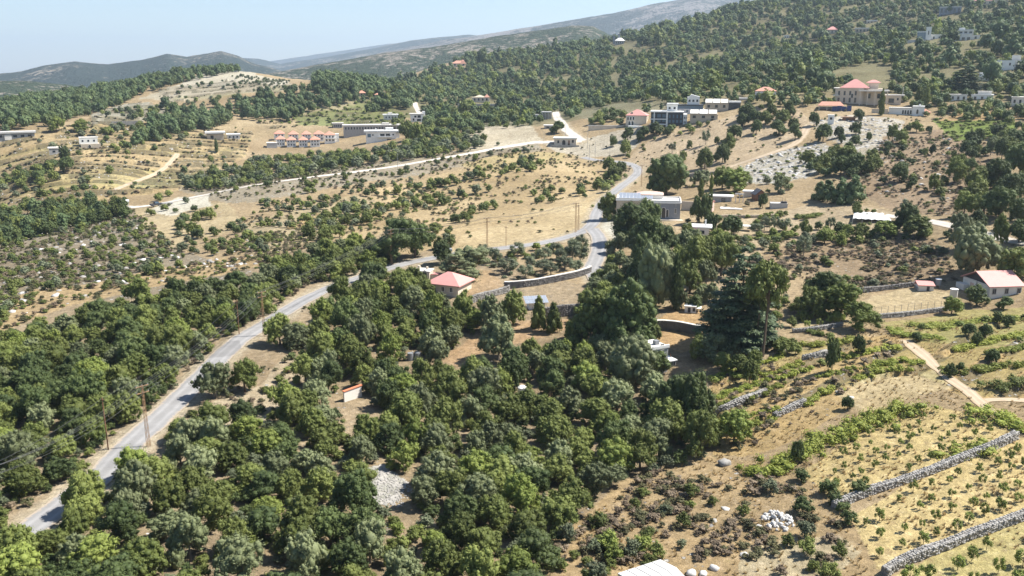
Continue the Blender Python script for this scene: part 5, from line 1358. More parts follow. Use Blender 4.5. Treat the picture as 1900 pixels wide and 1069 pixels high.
for i, (u, v, h, lb) in enumerate(((1093,306,9,'pole standing where the road bends out of sight'),(1104,300,9,'pole just right of the road bend below the yard'),(1131,305,8,'pole on the bank left of the bare slope'),(1159,318,8,'pole on the bank just above the small roadside trees'),
     (1009,278,9,'tall pole left of the stone cottage'),(1049,262,9,'pole on the pale road behind the stone cottage'),(1090,276,9,'pole right of the stone cottage in the gravel yard'),(1206,326,8,'pole on the slope above the big round tree'),
     (738,318,9,'pole beside the gravel track below the white house'),(381,343,8,'pole beside the gravel track near the yard'))):
    thin_pole('f%d' % i, u, v, h, lb, GREYST, .09, group=None)
def wire(a, b, sag, label, r=.022):
    mb = MB(); n = 18; pts = []
    for i in range(n+1):
        t = i/n; p = a.lerp(b, t); p.z -= sag*4*t*(1-t); pts.append(p)
    mb.tube(pts, [r]*(n+1), 3)
    return tag(mb.build('overhead_wire', WIRE), label, 'wire', 'wires strung between the poles')
# the line leaves the picture at the lower left
off = Vector(at(6, 1010)) - Vector(at(276, 829)); 
PT['A0'] = [p + off*1.0 for p in PT['A']]
SEQ = ['A0','A','B','C','D','E','G']
WORD = {'A0':'the lower left corner and the nearest lattice pole','A':'the nearest and the second lattice pole','B':'the second and the third lattice pole','C':'the third lattice pole and the straw field','D':'the straw field and the road bend','E':'the road bend and the big round tree'}
for s, t in zip(SEQ, SEQ[1:]):
    n = min(len(PT[s]), len(PT[t]))
    for k in ((0,1,2,3,5) if n > 5 else range(n)):
        wire(PT[s][k], PT[t][k], .9 if s != 'A0' else 1.1, 'dark wire sagging between '+WORD[s])
wire(PT['t1'][0]+off, PT['t1'][0], .9, 'single lower wire from the lower left corner to the thin pole')
wire(PT['t1'][0], PT['t2'][0], 1.2, 'single lower wire between the two thin timber poles')
wire(PT['t2'][0], PT['B'][3], .6, 'single lower wire from the thin pole to the second lattice pole')

# ------------------------------------------------------------------ dry-stone walls
def rock_mesh(seed, m, sub=1):
    rng = np.random.default_rng(seed); v, f = (ICO1 if sub == 1 else ICO2)
    s = rng.uniform(.65, 1.15, 3); v = v*s*(1+rng.normal(size=(len(v),1))*.13)
    v = np.clip(v, -.8, .8)
    return new_mesh('rock', v, f.astype(np.int32), m)
ROCKS = [rock_mesh(i, STONE) for i in range(6)]
def stone_wall(label, px, h, th=.55, m=STONE, name='stone_wall', size=.28, cap=None, sink=1.0, step=None, out=1):
    q = hit([p[0] for p in px], [p[1] for p in px]); L = resample(q[:,:2], .7); n = len(L)
    T = np.gradient(L, axis=0); T /= np.linalg.norm(T, axis=1)[:,None]; Nn = np.stack([T[:,1], -T[:,0]], 1)
    if (Nn*L).sum() > 0: Nn = -Nn                      # towards the camera side
    zb = ground(L[:,0], L[:,1])
    hh = h*(.82+.36*vnoise(np.arange(n)/7., np.zeros(n), 4)) if cap is None else np.full(n, h)
    zt = zb+hh
    o0 = Vector((L[n//2,0], L[n//2,1], zb[n//2]))
    A = L+Nn*th/2; B_ = L-Nn*th/2
    v = np.concatenate([np.c_[A, zb-sink], np.c_[A, zt-.08], np.c_[B_, zt-.08], np.c_[B_, zb-sink]])-np.array(o0)
    f = []
    for i in range(n-1):
        for k in range(3): f.append((k*n+i, k*n+i+1, (k+1)*n+i+1, (k+1)*n+i))
    f += [(0, n, 2*n, 3*n), (n-1, 4*n-1, 3*n-1, 2*n-1)]
    me = new_mesh(name, v, f, STONED if m is STONE else m)
    bm = bmesh.new(); bm.from_mesh(me); bmesh.ops.recalc_face_normals(bm, faces=bm.faces); bm.to_mesh(me); bm.free()
    w = link(bpy.data.objects.new(name, me)); w.location = o0; tag(w, label, 'wall')
    # stones laid in the face and along the top, each its own lump
    rng = np.random.default_rng(len(px)*31+int(px[0][0])); V = []; Fc = []; cube = np.array([(x,y,z) for z in (-1,1) for y in (-1,1) for x in (-1,1)], float)*.5
    cf = np.array([(0,2,3,1),(4,5,7,6),(0,1,5,4),(1,3,7,5),(3,2,6,7),(2,0,4,6)])
    s = np.r_[0, np.cumsum(np.hypot(*np.diff(L, axis=0).T))]; tot = s[-1]; nv = 0
    lay = max(1, int(round(h/(size*.72))))
    for k in range(lay+1):
        x = rng.uniform(0, size)
        while x < tot:
            ln = size*rng.uniform(.7, 1.5); i = min(n-2, int(np.searchsorted(s, x))); i = max(i-0, 0)
            t = np.array([np.interp(x, s, L[:,0]), np.interp(x, s, L[:,1])]); zz = np.interp(x, s, zb); hk = np.interp(x, s, hh)
            top = k == lay
            for off_ in ((th/2-.06,) if not top else (th*.28, -th*.25)):
                z = zz + (hk-.04 if top else (k+.5)*hk/lay)
                dim = np.array((ln, size*rng.uniform(.55,.95), size*(.5 if top else .72)*rng.uniform(.75,1.15)))
                c = cube*dim*(1+rng.normal(size=(8,1))*.10); a = math.atan2(T[i,1], T[i,0])+rng.normal()*.12
                ca, sa = math.cos(a), math.sin(a); tilt = rng.normal()*.12
                c[:,2] += c[:,0]*tilt
                R_ = np.stack([c[:,0]*ca-c[:,1]*sa, c[:,0]*sa+c[:,1]*ca, c[:,2]], 1)
                pos = np.array((t[0]+Nn[i,0]*(off_+rng.normal()*.04), t[1]+Nn[i,1]*(off_+rng.normal()*.04), z))-np.array(o0)
                V.append(R_+pos); Fc.append(cf+nv); nv += 8
            x += ln*1.02
    me = new_mesh('stones', np.vstack(V), np.vstack(Fc).astype(np.int32), m)
    tag(link(bpy.data.objects.new('stones', me), w), kind='stuff')
    if cap:
        v = np.concatenate([np.c_[L+Nn*(th/2+.08), zt], np.c_[L+Nn*(th/2+.08), zt+.14], np.c_[L-Nn*(th/2+.08), zt+.14], np.c_[L-Nn*(th/2+.08), zt]])-np.array(o0)
        me = new_mesh('coping', v, f[:-2], cap); link(bpy.data.objects.new('coping', me), w)
    return w
stone_wall('dry-stone terrace wall between the two straw-coloured orchards, upper of the pair', [(1546,944),(1575,932),(1610,918),(1650,905),(1700,888),(1745,871),(1790,853),(1830,838),(1858,826),(1884,814)], .95, .7)
stone_wall('dry-stone terrace wall in the bottom right corner, below the orchard', [(1640,1068),(1670,1050),(1710,1034),(1760,1015),(1800,998),(1850,980),(1910,958)], 1.0, .75)
stone_wall('short white dry-stone wall showing among vines beside the dry grass', [(1436,776),(1455,767),(1475,758),(1493,750)], .9, .7)
stone_wall('long low dry-stone wall at the foot of the left vine row', [(1318,769),(1340,762),(1365,751),(1390,741),(1420,729)], .8, .6)
stone_wall('grey retaining wall with a pale coping below the white field hut', [(1207,612),(1230,611),(1260,614),(1300,622)], 1.7, .5, STONED, cap=OFFW)
stone_wall('low stone wall bordering the young trees left of the farmhouse field', [(1470,617),(1500,615),(1530,611),(1562,604)], .75, .5)
stone_wall('stone wall under the wire fence along the dry field', [(1620,592),(1660,589),(1700,584),(1740,579),(1772,574)], .9, .5)
stone_wall('grey stone wall along the back of the dry field', [(1570,546),(1605,542),(1640,538),(1675,534),(1697,531)], 1.0, .5, STONED)
stone_wall('curved garden wall with a white coping above the solar roof', [(936,535),(970,533),(1010,527),(1050,519),(1085,510),(1096,505)], 1.4, .5, STONED, cap=OFFW)
stone_wall('dark stone retaining wall below the solar shed', [(1000,590),(1030,588),(1060,585),(1100,578)], 2.2, .6, STONED)
stone_wall('grey stone wall running down beside the brown bank', [(855,570),(880,561),(905,553),(945,541)], 1.5, .5, STONE)
stone_wall('stone edge below the pale terrace among the vines', [(1488,668),(1510,664),(1535,660)], .9, .6)
stone_wall('low broken wall across the limestone slope above the garden', [(1268,330),(1290,327),(1320,324),(1345,322)], 1.2, .8)
stone_wall('garden retaining wall below the row of young fruit trees', [(1320,405),(1360,404),(1400,404),(1450,402)], .8, .5, BEIGE)
stone_wall('low garden wall stepping down left of the olive trees', [(1290,452),(1310,449),(1335,446)], .9, .5, BEIGE)

# fence posts along the dry field, heap of stones, boulders
fe = empty('wire_fence', at(1690, 583)); tag(fe, 'thin wire fence on posts above the stone wall of the dry field', 'fence')
base = Vector(fe.location); prev = None
for i in range(13):
    p = at(1622+12.3*i, 588-1.25*i)-base
    MB().bar(p+Vector((0,0,-.3)), p+Vector((0,0,1.9)), .035, n=5).build('post', GREYST, fe)
    if prev is not None:
        w_ = MB()
        for z in (.9, 1.35, 1.8): w_.bar(prev+Vector((0,0,z)), p+Vector((0,0,z)), .008, n=3)
        w_.build('wires', WIRE, fe)
    prev = p
hp = empty('stone_heap', at(1443, 968)); tag(hp, 'heap of white stones cleared onto the brushy bank', 'stone heap')
rg = random.Random(9); RW = mat('white_limestone', (.46,.45,.43), .92, .12, 1.2, bump=.2, dirt=(.27,.255,.235))
HR_ = [rock_mesh(40+i, RW) for i in range(5)]
for i in range(90):
    a, r = rg.uniform(0, 6.28), 1.5*math.sqrt(rg.random())
    o = link(bpy.data.objects.new('rock', rg.choice(HR_)), hp); s = rg.uniform(.18,.42); zz = .55*(1-(r/1.6)**1.3)
    gx, gy = hp.location.x+math.cos(a)*r*1.1, hp.location.y+math.sin(a)*r*1.5
    o.location = (math.cos(a)*r*1.1, math.sin(a)*r*1.5, float(ground(gx, gy))-hp.location.z+zz*rg.uniform(.2,1)); o.scale = (s,s*rg.uniform(.7,1.1),s*.8); o.rotation_euler = (rg.uniform(0,3),rg.uniform(0,3),rg.uniform(0,3))
for (u, v, s, lb) in ((1283,1066,.6,'largest pale boulder by the white roof at the bottom edge'),(1325,1056,.5,'smaller pale boulder among bushes right of the white roof'),(1305,1067,.45,'grey boulder between two bushes at the bottom edge'),
      (545,735,.7,'pale boulder in the clearing right of the road'),(560,745,.5,'small boulder beside another in the roadside clearing'),(1345,862,.8,'grey boulder at the foot of the dry bank')):
    p = at(u, v); o = link(bpy.data.objects.new('boulder', rock_mesh(int(u), RW if u > 1270 and u < 1330 else STONE, 2))); o.location = p+Vector((0,0,s*.25)); o.scale = (s*1.2,s,s*.8); o.rotation_euler = (0,0,u); tag(o, lb, 'boulder')
# a car on the road behind the wood
b = Bld('parked_car', 'dark car on the road behind the sprawling tree by the red hip roof', 'car', 824, 470, 8)
b.B('body', BLUEST, -2.1, 2.1, 0, 1.7, .35, .95); b.B('cabin', GLASS, -1.1, 1.2, .15, 1.55, .95, 1.45); b.B('roof', BLUEST, -.9, 1.0, .16, 1.54, 1.45, 1.52)
for x in (-1.35,1.35):
    for y in (-.04,1.54): MB().bar((x,y,.33),(x,y+.2,.33),.33,n=12).build('wheel', DARKC, b.e)
# ------------------------------------------------------------------ planting
rg = np.random.default_rng(21)
def foot_free(P, hpx=None):
    """drop plants that would stand in or hide a building"""
    u, v = project(P[:,0], P[:,1], P[:,2]); m = np.ones(len(P), bool)
    for (a, c, t, b_) in FOOT: m &= ~((u > a-2) & (u < c+2) & (v > t) & (v < b_+4))
    return P[m]
OCC = [(hp.location.x, hp.location.y, 2.4)]                                            # feet of trees already standing: (x, y, reach)
def clear_of(P, k=1.0):
    if not OCC or not len(P): return P
    O = np.array(OCC); m = np.ones(len(P), bool)
    for s in range(0, len(P), 4000):
        d = np.hypot(P[s:s+4000,None,0]-O[None,:,0], P[s:s+4000,None,1]-O[None,:,1])
        m[s:s+4000] = (d > O[None,:,2]*k).all(1)
    return P[m]
def one(kind, name, u, v, hpx, wpx, label, cat='tree', group=None, parts=True, var=None):
    """a tree read off the photograph: foot pixel, height and crown width in pixels there"""
    p = at(u, v); d = math.hypot(p.x, p.y)*CP+(48-p.z)*SP; m = d/F
    o = plant(kind, name, p, hpx*m*1.08, wpx*m*1.04, label, cat, group, parts, var); OCC.append((p.x, p.y, wpx*m*.42)); return o

# --- trees that can be pointed to
one('cedar','cedar_tree',1372,640,158,138,'broad dark cedar with flat layered boughs, right of the white hut')
one('stone_pine','umbrella_pine',1400,655,125,52,'left of two tall umbrella pines, its crown touching the cedar',var=0)
one('stone_pine','umbrella_pine',1414,662,155,74,'right of two tall umbrella pines with a bare leaning trunk',var=1)
one('cypress','cypress_tree',1254,575,95,26,'narrow dark cypress column among the garden trees')
one('big_dark','broad_tree',1236,362,68,78,'big round dark tree beside the road above the arched house')
one('oak_dark','broad_tree',1168,452,68,60,'large dark round tree right of the road junction',group=None)
one('oak_dark','broad_tree',1200,438,62,46,'dark tree hiding the left half of the arched house front')
one('oak_dark','broad_tree',1200,480,72,60,'dark round tree below the one that hides the arched house')
one('oak_dark','broad_tree',1235,480,55,50,'round tree in front of the terrace of the arched house')
one('oak','broad_tree',1130,408,46,40,'light leaning tree on the right verge at the junction')
one('oak_grey','broad_tree',1220,470,48,46,'grey-green tree below the triple arched window')
one('big_grey','broad_tree',1215,570,105,72,'very tall feathery brown-green tree behind the cypress')
one('big_dark','broad_tree',1192,545,95,66,'tall dark tree at the left of the tall garden grove')
one('oak','broad_tree',1290,520,75,60,'green tree standing right of the feathery tall tree')
one('oak','broad_tree',1338,512,70,56,'round bright green tree on a short trunk above the cedar')
one('oak_bright','broad_tree',1333,470,40,50,'yellow-green spreading tree behind the round one above the cedar')
one('oak_dark','broad_tree',1345,500,38,34,'dark bush-like tree at the foot of the round green tree')
one('big_dark','broad_tree',1168,650,115,112,'largest round tree of the wood, left of the grey stone house')
one('big_oak','broad_tree',1108,640,92,88,'big olive-green tree left of the largest round tree')
one('big_grey','broad_tree',1172,715,86,84,'broad grey-topped tree at the wood edge below the stone house')
one('big_dark','broad_tree',1248,785,84,78,'dark tree at the right corner of the wood above the dry bank')
one('oak_dark','broad_tree',1283,800,100,75,'dark upright tree at the right tip of the wood')
one('oak','broad_tree',1300,850,80,62,'small round tree at the lower right tip of the wood')
one('oak_bright','broad_tree',1362,822,58,62,'round light green tree alone on the terrace beside the vines')
one('oak_grey','broad_tree',398,738,58,66,'grey-green tree alone at the roadside clearing')
one('oak','broad_tree',455,728,56,62,'dark green tree next to the grey-green one at the roadside')
one('oak','broad_tree',567,715,54,48,'small round tree in the middle of the roadside clearing')
one('oak','broad_tree',520,640,52,52,'round tree close to the right road edge opposite the second lattice pole')
one('oak_grey','broad_tree',925,668,80,75,'large grey-green tree standing up at the edge of the clearing')
one('oak_grey','broad_tree',912,618,66,52,'olive-brown tree in front of the stone wall, left of the solar roof')
one('oak','broad_tree',952,604,62,50,'brownish tree hiding the left end of the solar roof')
one('young_pine','young_pine',1000,612,58,34,'small pointed pine below the solar roof, left of a pair')
one('young_pine','young_pine',1027,618,52,30,'small pointed pine below the solar roof, right of a pair')
one('oak_grey','sprawling_tree',872,512,50,95,'wide sprawling grey-green tree behind the red hip roof')
one('oak_dark','broad_tree',824,490,40,40,'dark tree at the road edge above the red hip roof')
one('oak_dark','broad_tree',735,482,72,85,'dark clump tree beside the lattice pole above the road')
one('oak_dark','broad_tree',770,478,62,60,'dark tree at the right of the roadside clump above the road')
one('oak_dark','broad_tree',1530,575,62,72,'dark leafy tree at the left end of the dry field')
one('oak_bright','broad_tree',1560,590,60,70,'bright walnut-like tree right beside the dark one at the dry field')
one('oak','broad_tree',1503,590,50,50,'green tree left of the dark leafy one at the dry field')
one('oak_bright','broad_tree',1597,612,44,62,'bright green bushy tree at the wall below the dry field')
one('big_grey','broad_tree',1800,510,75,68,'tall dark grey tree behind the farmhouse roof')
one('oak_grey','broad_tree',1780,460,52,40,'grey tree left of and above the farmhouse roof')
one('oak','broad_tree',1885,520,48,56,'light green tree behind the right end of the farmhouse roof')
one('oak_dark','fig_tree',1812,566,30,38,'leafy dark fig in front of the farmhouse gable')
one('oak_dark','fig_tree',1862,574,20,24,'small dark tree before the farmhouse front windows')
one('oak_bright','vine_arbour',1765,583,28,30,'bright green vine at the corner of the fenced field')
one('pine','broad_pine',1560,378,40,36,'left pine of the dark grove above the netting shelter')
one('pine','broad_pine',1583,376,42,40,'right pine of the dark grove above the netting shelter')
one('pine','broad_pine',1535,376,36,36,'outer pine at the left of the grove above the netting shelter')
one('pine','broad_pine',1520,372,30,30,'small pine at the far left of the grove above the netting')
one('oak_dark','broad_tree',1680,430,44,38,'dark tree at the right end of the netting shelter')
one('oak','broad_tree',1702,440,34,46,'green shrub-like tree right of the netting shelter')
one('poplar','poplar_tree',1634,214,40,11,'dark columnar poplar between the villa annex and the bungalow')
one('poplar','poplar_tree',1704,196,30,16,'left of two poplars rising behind the bungalow')
one('poplar','poplar_tree',1717,200,32,13,'right of two poplars rising behind the bungalow')
one('cedar','cedar_tree',1790,174,42,56,'dark cedar in front of the pale houses on the right slope')
one('oak_dark','broad_tree',1033,248,22,27,'round tree standing alone beside the pale road')
one('oak','broad_pine',755,262,34,30,'left of two round pines beside the white two-storey house')
one('oak','broad_pine',773,264,33,30,'right of two round pines beside the white two-storey house')
one('poplar','poplar_tree',1300,366,30,12,'slender light tree, left of two in the garden by the pavilion')
one('poplar','poplar_tree',1319,362,36,8,'thin pale poplar left of the flat white pavilion roof')
one('oak_bright','broad_tree',1365,355,40,52,'yellow-green broad tree behind the pavilion roof')
one('oak','broad_tree',1340,350,36,36,'dark tree left of the yellow-green one behind the pavilion')
one('oak_grey','broad_tree',1300,345,26,40,'grey-green tree right of the big round dark tree')
one('oak_grey','broad_tree',1448,358,30,32,'loose grey tree behind the timber cabin')
one('oak_dark','broad_tree',1415,386,24,16,'dark bush-like tree before the timber cabin door')
one('oak_dark','broad_tree',1310,414,50,26,'dark upright tree left of the pale pink garden house')
one('oak_dark','broad_tree',1293,415,46,26,'dark tree before the right corner of the arched house')
one('oak_dark','broad_tree',1320,430,30,26,'small dark round tree right of the low white roof')
one('oak_dark','broad_tree',1357,436,32,40,'dark bushy tree in front of the white canopy')
one('cypress','cypress_tree',402,283,22,7,'little dark cypress below the white-roofed barn')
one('oak_bright','broad_tree',105,246,24,24,'yellow-green tree left of the left-hand stone walls')
one('oak_bright','broad_tree',152,247,22,24,'yellow-green tree right of its like on the left slope')
one('oak_dark','broad_tree',121,298,22,20,'dark round tree beside the white-ended hut on the terraces')
one('oak_dark','broad_tree',125,318,22,22,'dark round bush-tree alone on the golden terrace')
# isolated trees on the bare slope and the scrubby hillside
ISO = [(1309,269,24,15,'olive','tall thin tree on the bare slope'),(1247,284,16,13,'olive',0),(1279,276,14,12,'oak',0),(1330,268,13,10,'oak',0),(1267,302,20,14,'oak',0),
 (1307,314,36,30,'oak',0),(1340,302,30,26,'oak_dark',0),(1352,286,34,26,'oak',0),(1328,300,16,14,'oak_dark',0),(1362,259,24,26,'oak_dark',0),(1165,260,22,22,'oak_dark',0),(1192,258,22,24,'oak_dark',0),(1218,250,22,22,'oak_dark',0),
 (1137,272,18,14,'oak_dark',0),(1160,288,26,22,'oak',0),(1188,262,14,14,'oak_dark',0),(1237,254,16,16,'oak_dark',0),(1130,318,24,24,'oak',0),(1152,322,20,20,'oak_dark',0),(1140,334,22,28,'oak',0),
 (1385,222,24,30,'oak_dark',0),(1400,232,24,26,'oak_dark',0),(1378,236,22,24,'oak_dark',0),(1420,232,22,26,'oak',0),(1403,248,22,18,'oak_dark',0),(1432,216,20,20,'oak',0),(1452,228,22,26,'oak',0),(1466,216,26,18,'oak_dark',0),(1445,250,24,28,'oak_dark',0),(1475,258,26,22,'oak_dark',0),(1472,240,18,20,'oak',0),(1390,210,18,22,'oak_dark',0),
 (1510,234,22,18,'oak_dark',0),(1527,263,28,28,'oak_dark',0),(1556,256,18,16,'oak_dark',0),(1562,266,14,12,'oak_dark',0),(1588,250,20,20,'oak_dark',0),(1588,270,16,20,'oak_dark',0),(1592,224,18,18,'oak_dark',0),(1612,262,14,10,'oak_dark',0),
 (1655,262,26,18,'oak',0),(1672,266,22,22,'oak',0),(1700,246,18,22,'oak_bright',0),(1683,246,12,12,'oak_dark',0),(1724,246,10,12,'oak_dark',0),(1553,292,20,26,'oak',0),(1572,300,24,30,'oak',0),(1500,306,24,30,'oak',0),(1530,318,28,26,'oak',0),(1560,325,30,32,'oak_dark',0),(1590,324,34,40,'oak_dark',0),(1620,318,28,28,'oak',0),(1645,292,18,11,'oak_dark',0),(1577,286,20,20,'oak_dark',0),
 (1668,338,30,26,'oak_dark',0),(1730,288,16,10,'oak_dark',0),(1717,290,12,10,'oak',0),(1690,352,20,16,'oak_dark',0),(1733,354,26,20,'oak',0),(1697,340,12,10,'oak',0),(1770,296,14,12,'oak',0),(1745,348,12,12,'oak',0),
 (1800,272,24,20,'oak_dark',0),(1815,266,22,16,'oak_dark',0),(1838,288,26,18,'oak_grey',0),(1858,296,32,22,'oak_dark',0),(1882,276,28,32,'oak_dark',0),(1815,286,14,14,'oak',0),(1770,340,40,34,'oak',0),(1782,315,24,20,'oak',0),(1800,318,20,20,'oak_dark',0),(1890,330,50,46,'oak_dark',0),(1845,350,44,40,'oak_dark',0),(1880,372,40,44,'oak_dark',0),(1815,352,34,40,'oak',0),(1855,405,46,52,'oak_dark',0),(1892,420,42,40,'oak_dark',0),(1825,400,36,44,'oak',0),(1788,400,36,36,'oak',0),(1855,455,46,24,'oak',0),(1890,450,34,36,'oak_dark',0),(1815,425,30,26,'oak_dark',0),
 (1590,400,22,20,'oak',0),(1530,452,24,30,'oak_bright',0),(1495,440,28,22,'oak',0),(1540,430,24,18,'olive',0),(1490,478,36,26,'olive',0),(1640,440,26,40,'oak_bright',0),(1600,446,28,34,'oak',0),(1570,448,26,28,'oak',0),(1555,440,24,26,'oak_dark',0)]
KWORD = {'oak':'green','oak_dark':'dark','olive':'grey','oak_grey':'grey-green','oak_bright':'bright green'}
for (u, v, h, w, k, lb) in ISO:
    if lb: one(k, 'small_tree', u, v, h, w, 'tall thin tree with a bare stem alone on the pale bare slope'); continue
    if u < 1380 and v > 240 and u > 1225: zone = 'on the pale bare slope below the terraced houses'
    elif u < 1225: zone = 'on the bank beside the road bend below the arcaded house'
    elif u < 1485: zone = 'in the grove at the top of the bare slope'
    elif v > 395 and u < 1660: zone = 'in the garden beds below the netting shelter'
    elif u < 1625: zone = 'among the white rocks below the cream villa'
    elif u < 1780: zone = 'scattered on the brown scrub slope below the green vines'
    else: zone = 'on the thickly wooded bank at the right edge'
    one(k, 'small_tree', u, v, h, w, 'round %s tree %s' % (KWORD[k], zone), group='%s trees %s' % (KWORD[k], zone))
# olives in the walled garden and along the beds
for (u, v, h, w) in ((1010,488,28,30),(1032,482,30,26),(1062,480,34,32),(1078,470,32,26),(985,500,24,24),(960,478,26,26),(1076,488,30,30),(1048,500,22,30),(1010,505,22,32),(975,515,22,34),(940,505,24,40),(920,490,28,24),(1068,508,24,28),(1040,490,26,22),(900,482,26,30),(1022,510,20,28)):
    one('olive','olive_tree',u,v,h,w,'silvery olive tree in the walled garden inside the road bend', group='olive trees in the walled garden')
for (u, v, h, w) in ((1418,428,24,20),(1437,430,26,20),(1456,430,22,24),(1403,436,20,22)):
    one('olive','olive_tree',u,v,h,w,'silvery olive tree in the row right of the white canopy', group='olive trees right of the canopy')
for (u, v, h, w) in ((1132,470,28,24),(1136,495,26,26),(1130,506,22,26),(1140,520,30,30),(1150,500,40,36),(1170,520,46,44),(1188,500,50,44),(1150,540,34,34),(1260,470,40,36),(1275,495,46,40),(1255,500,50,40),(1300,560,34,30),(1165,545,44,40),(1270,480,60,44),(1292,470,50,40),(1305,490,58,46),(1240,520,62,50),(1280,545,70,50),(1310,530,54,40),(1225,505,60,46),(1180,480,54,48),(1150,470,44,40),(1135,545,50,44),(1160,580,60,54),(1320,560,40,34),(1265,575,40,30),(1325,590,34,30),(1240,455,34,30),(1275,440,30,26)):
    one('oak' if (u+v) % 2 else 'oak_grey','garden_tree',u,v,h*.8,w*.88,'leafy tree in the grove '+('beside the lane' if u < 1200 else ('above the white hut' if v > 500 else 'below the arched house')), group='trees of the grove right of the lane')
for (u, v, h, w) in ((1350,660,34,50),(1320,668,46,60),(1295,668,44,44),(1370,690,30,36),(1400,690,36,36),(1340,690,34,40),(1425,650,30,34),(1450,655,26,36),(1390,710,40,26)):
    one('oak' if u % 3 else 'oak_grey','garden_tree',u,v,h,w,'low bushy tree on the terraces at the foot of the cedar', group='bushy trees at the foot of the cedar')
for (u, v, h, w) in ((1543,690,56,26),(1592,660,34,22),(1700,633,14,16),(1828,628,22,22),(1797,622,18,22),(1840,674,22,22),(1812,640,20,18),(1780,690,16,16),(1572,760,22,22),(1478,860,40,22),(1870,607,18,18),(1850,600,18,18),(1762,700,22,20)):
    one('oak_dark','small_tree',u,v,h,w,'small dark round tree standing on the vine terraces', group='small dark trees on the vine terraces')

# --- the oak wood on both sides of the road
WOODL = [(-160,1010),(-160,690),(0,655),(60,622),(150,608),(190,580),(296,560),(404,540),(488,526),(560,486),(620,466),(680,455),(720,455),(740,500),(660,522),(610,520),(560,535),(480,600),(420,650),(370,700),(300,755),(222,795),(178,858),(70,945),(-60,1040)]
WOODR = [(-40,1180),(40,1020),(90,975),(150,925),(215,872),(290,850),(335,800),(390,790),(480,790),(560,750),(590,690),(520,640),(535,600),(600,560),(690,505),(770,530),(800,552),(880,575),(905,600),(985,602),(1000,610),(1075,590),(1115,520),(1200,560),(1215,640),(1228,700),(1300,765),(1330,845),(1240,870),(1150,895),(1060,960),(1010,1040),(980,1180)]
GAPS = [[(505,620),(555,565),(655,518),(660,556),(570,610),(530,650)],[(815,690),(850,630),(960,588),(1065,585),(1060,650),(960,672),(900,700),(850,720)],[(668,868),(722,866),(782,900),(775,1000),(690,1025)],[(1040,715),(1085,715),(1065,762),(1035,755)],[(770,945),(810,990),(765,1100),(700,1100),(735,1010)],[(238,975),(288,958),(300,1000),(255,1010)],[(280,615),(345,605),(370,628),(300,645)],[(745,650),(800,645),(800,685),(750,685)],[(870,575),(905,560),(905,600),(880,600)],[(795,500),(890,500),(890,560),(800,548)],
        [(560,940),(600,930),(620,965),(580,985)],[(1010,840),(1060,830),(1060,870),(1010,880)],[(1240,860),(1330,840),(1330,870)],[(405,925),(425,915),(440,950),(415,960)]]
P = np.vstack([candidates(WOODL, 230, rg, 70, 260, GAPS, 1.6), candidates(WOODR, 230, rg, 60, 220, GAPS, 1.6)])
P = clear_of(foot_free(P), 1.15)
dm = 2.6 + 1.4*vnoise(P[:,0]/9, P[:,1]/9, 3)
k = thin(P[:,:2], dm); P = P[k]; dm = dm[k]
order = np.argsort(np.hypot(P[:,0], P[:,1])); P = P[order]; dm = dm[order]
def oak_place(u, v, left, rd):
    if left:
        if rd < 6: return 'on the left verge ' + ('below the thin pole' if v > 800 else ('between the lattice poles' if v > 620 else 'above the second pole'))
        if v > 880: return 'by the left picture edge below the wires'
        if v < 560: return 'on the wood rim facing the scrub slope'
        return 'in the left wood ' + ('near the lower picture edge' if u < 130 and v > 760 else 'near the picture edge' if u < 130 else ('around the stony gap' if u > 230 and v < 720 else 'behind the thin pole'))
    if rd < 6: return 'on the right verge ' + ('below the nearest pole' if v > 800 else 'beyond the clearing')
    if u < 260: return 'in the bottom left corner'
    if 600 < u < 860 and 820 < v < 1010: return 'beside the grey stone chippings'
    if v > 1010: return 'along the bottom edge ' + ('left of the gap' if u < 740 else 'right of the gap')
    if u < 600: return 'below the roadside clearing ' + ('near the rock gap' if v > 880 else 'and the white verge')
    if v < 650: return 'between the road and the red hip roof' if u < 780 else 'around the clearing under the solar shed'
    if u > 1100: return 'on the wood rim above the dry bank'
    if u > 900: return 'in the hollow ' + ('below the largest round tree' if v < 800 else 'above the trodden path')
    return 'in the tall wood ' + ('behind the white wall' if v < 740 else 'below the white wall')
rest = []
kinds = ['oak','oak','oak','oak','oak','oak_grey','oak_dark','oak_dark','oak_grey','oak_bright']
LB = {'oak':'green oak','oak_grey':'grey-green oak','oak_dark':'dark green oak','oak_bright':'yellow-green oak'}
nwood = 0
for i, p in enumerate(P):
    u, v = project(*p)
    kd = kinds[int(_hash(np.array([i]), np.array([7]), 3)[0]*9.99)]
    w = dm[i]*rg.uniform(1.12, 1.58); h = w*rg.uniform(.80, 1.12)
    left = inpoly([u], [v], WOODL)[0]
    if not left and 560 < u < 1000 and 560 < v < 760: h *= 1.2
    if nwood < 290:
        z = oak_place(float(u), float(v), left, float(grid_z(np.array([math.atan2(p[0],p[1])]), np.array([math.hypot(p[0],p[1])]), ROADD)[0]))
        sz = 'tall' if h > 4.6 else ('small' if w < 3.9 else ('broad' if w > 4.9 else 'middle-sized'))
        plant(kd, 'oak_tree', p-np.array((0,0,.1)), h, w, sz+' '+LB[kd]+' '+z, 'tree', 'oaks '+z); nwood += 1
    else: rest.append((p, w, h, kd))
    OCC.append((p[0], p[1], w*.42))
if rest:
    kk = ['oak','oak_grey','oak_dark','oak_bright']
    scatter('oak_wood', 'farther part of the oak wood on both sides of the road', 'wood', [r[0] for r in rest], np.array([r[1] for r in rest]), [SPEC[q][0][j] for q in kk for j in (0,1)], [kk.index(r[3])*2+(n % 2) for n, r in enumerate(rest)], np.array([r[2]/r[1] for r in rest]))

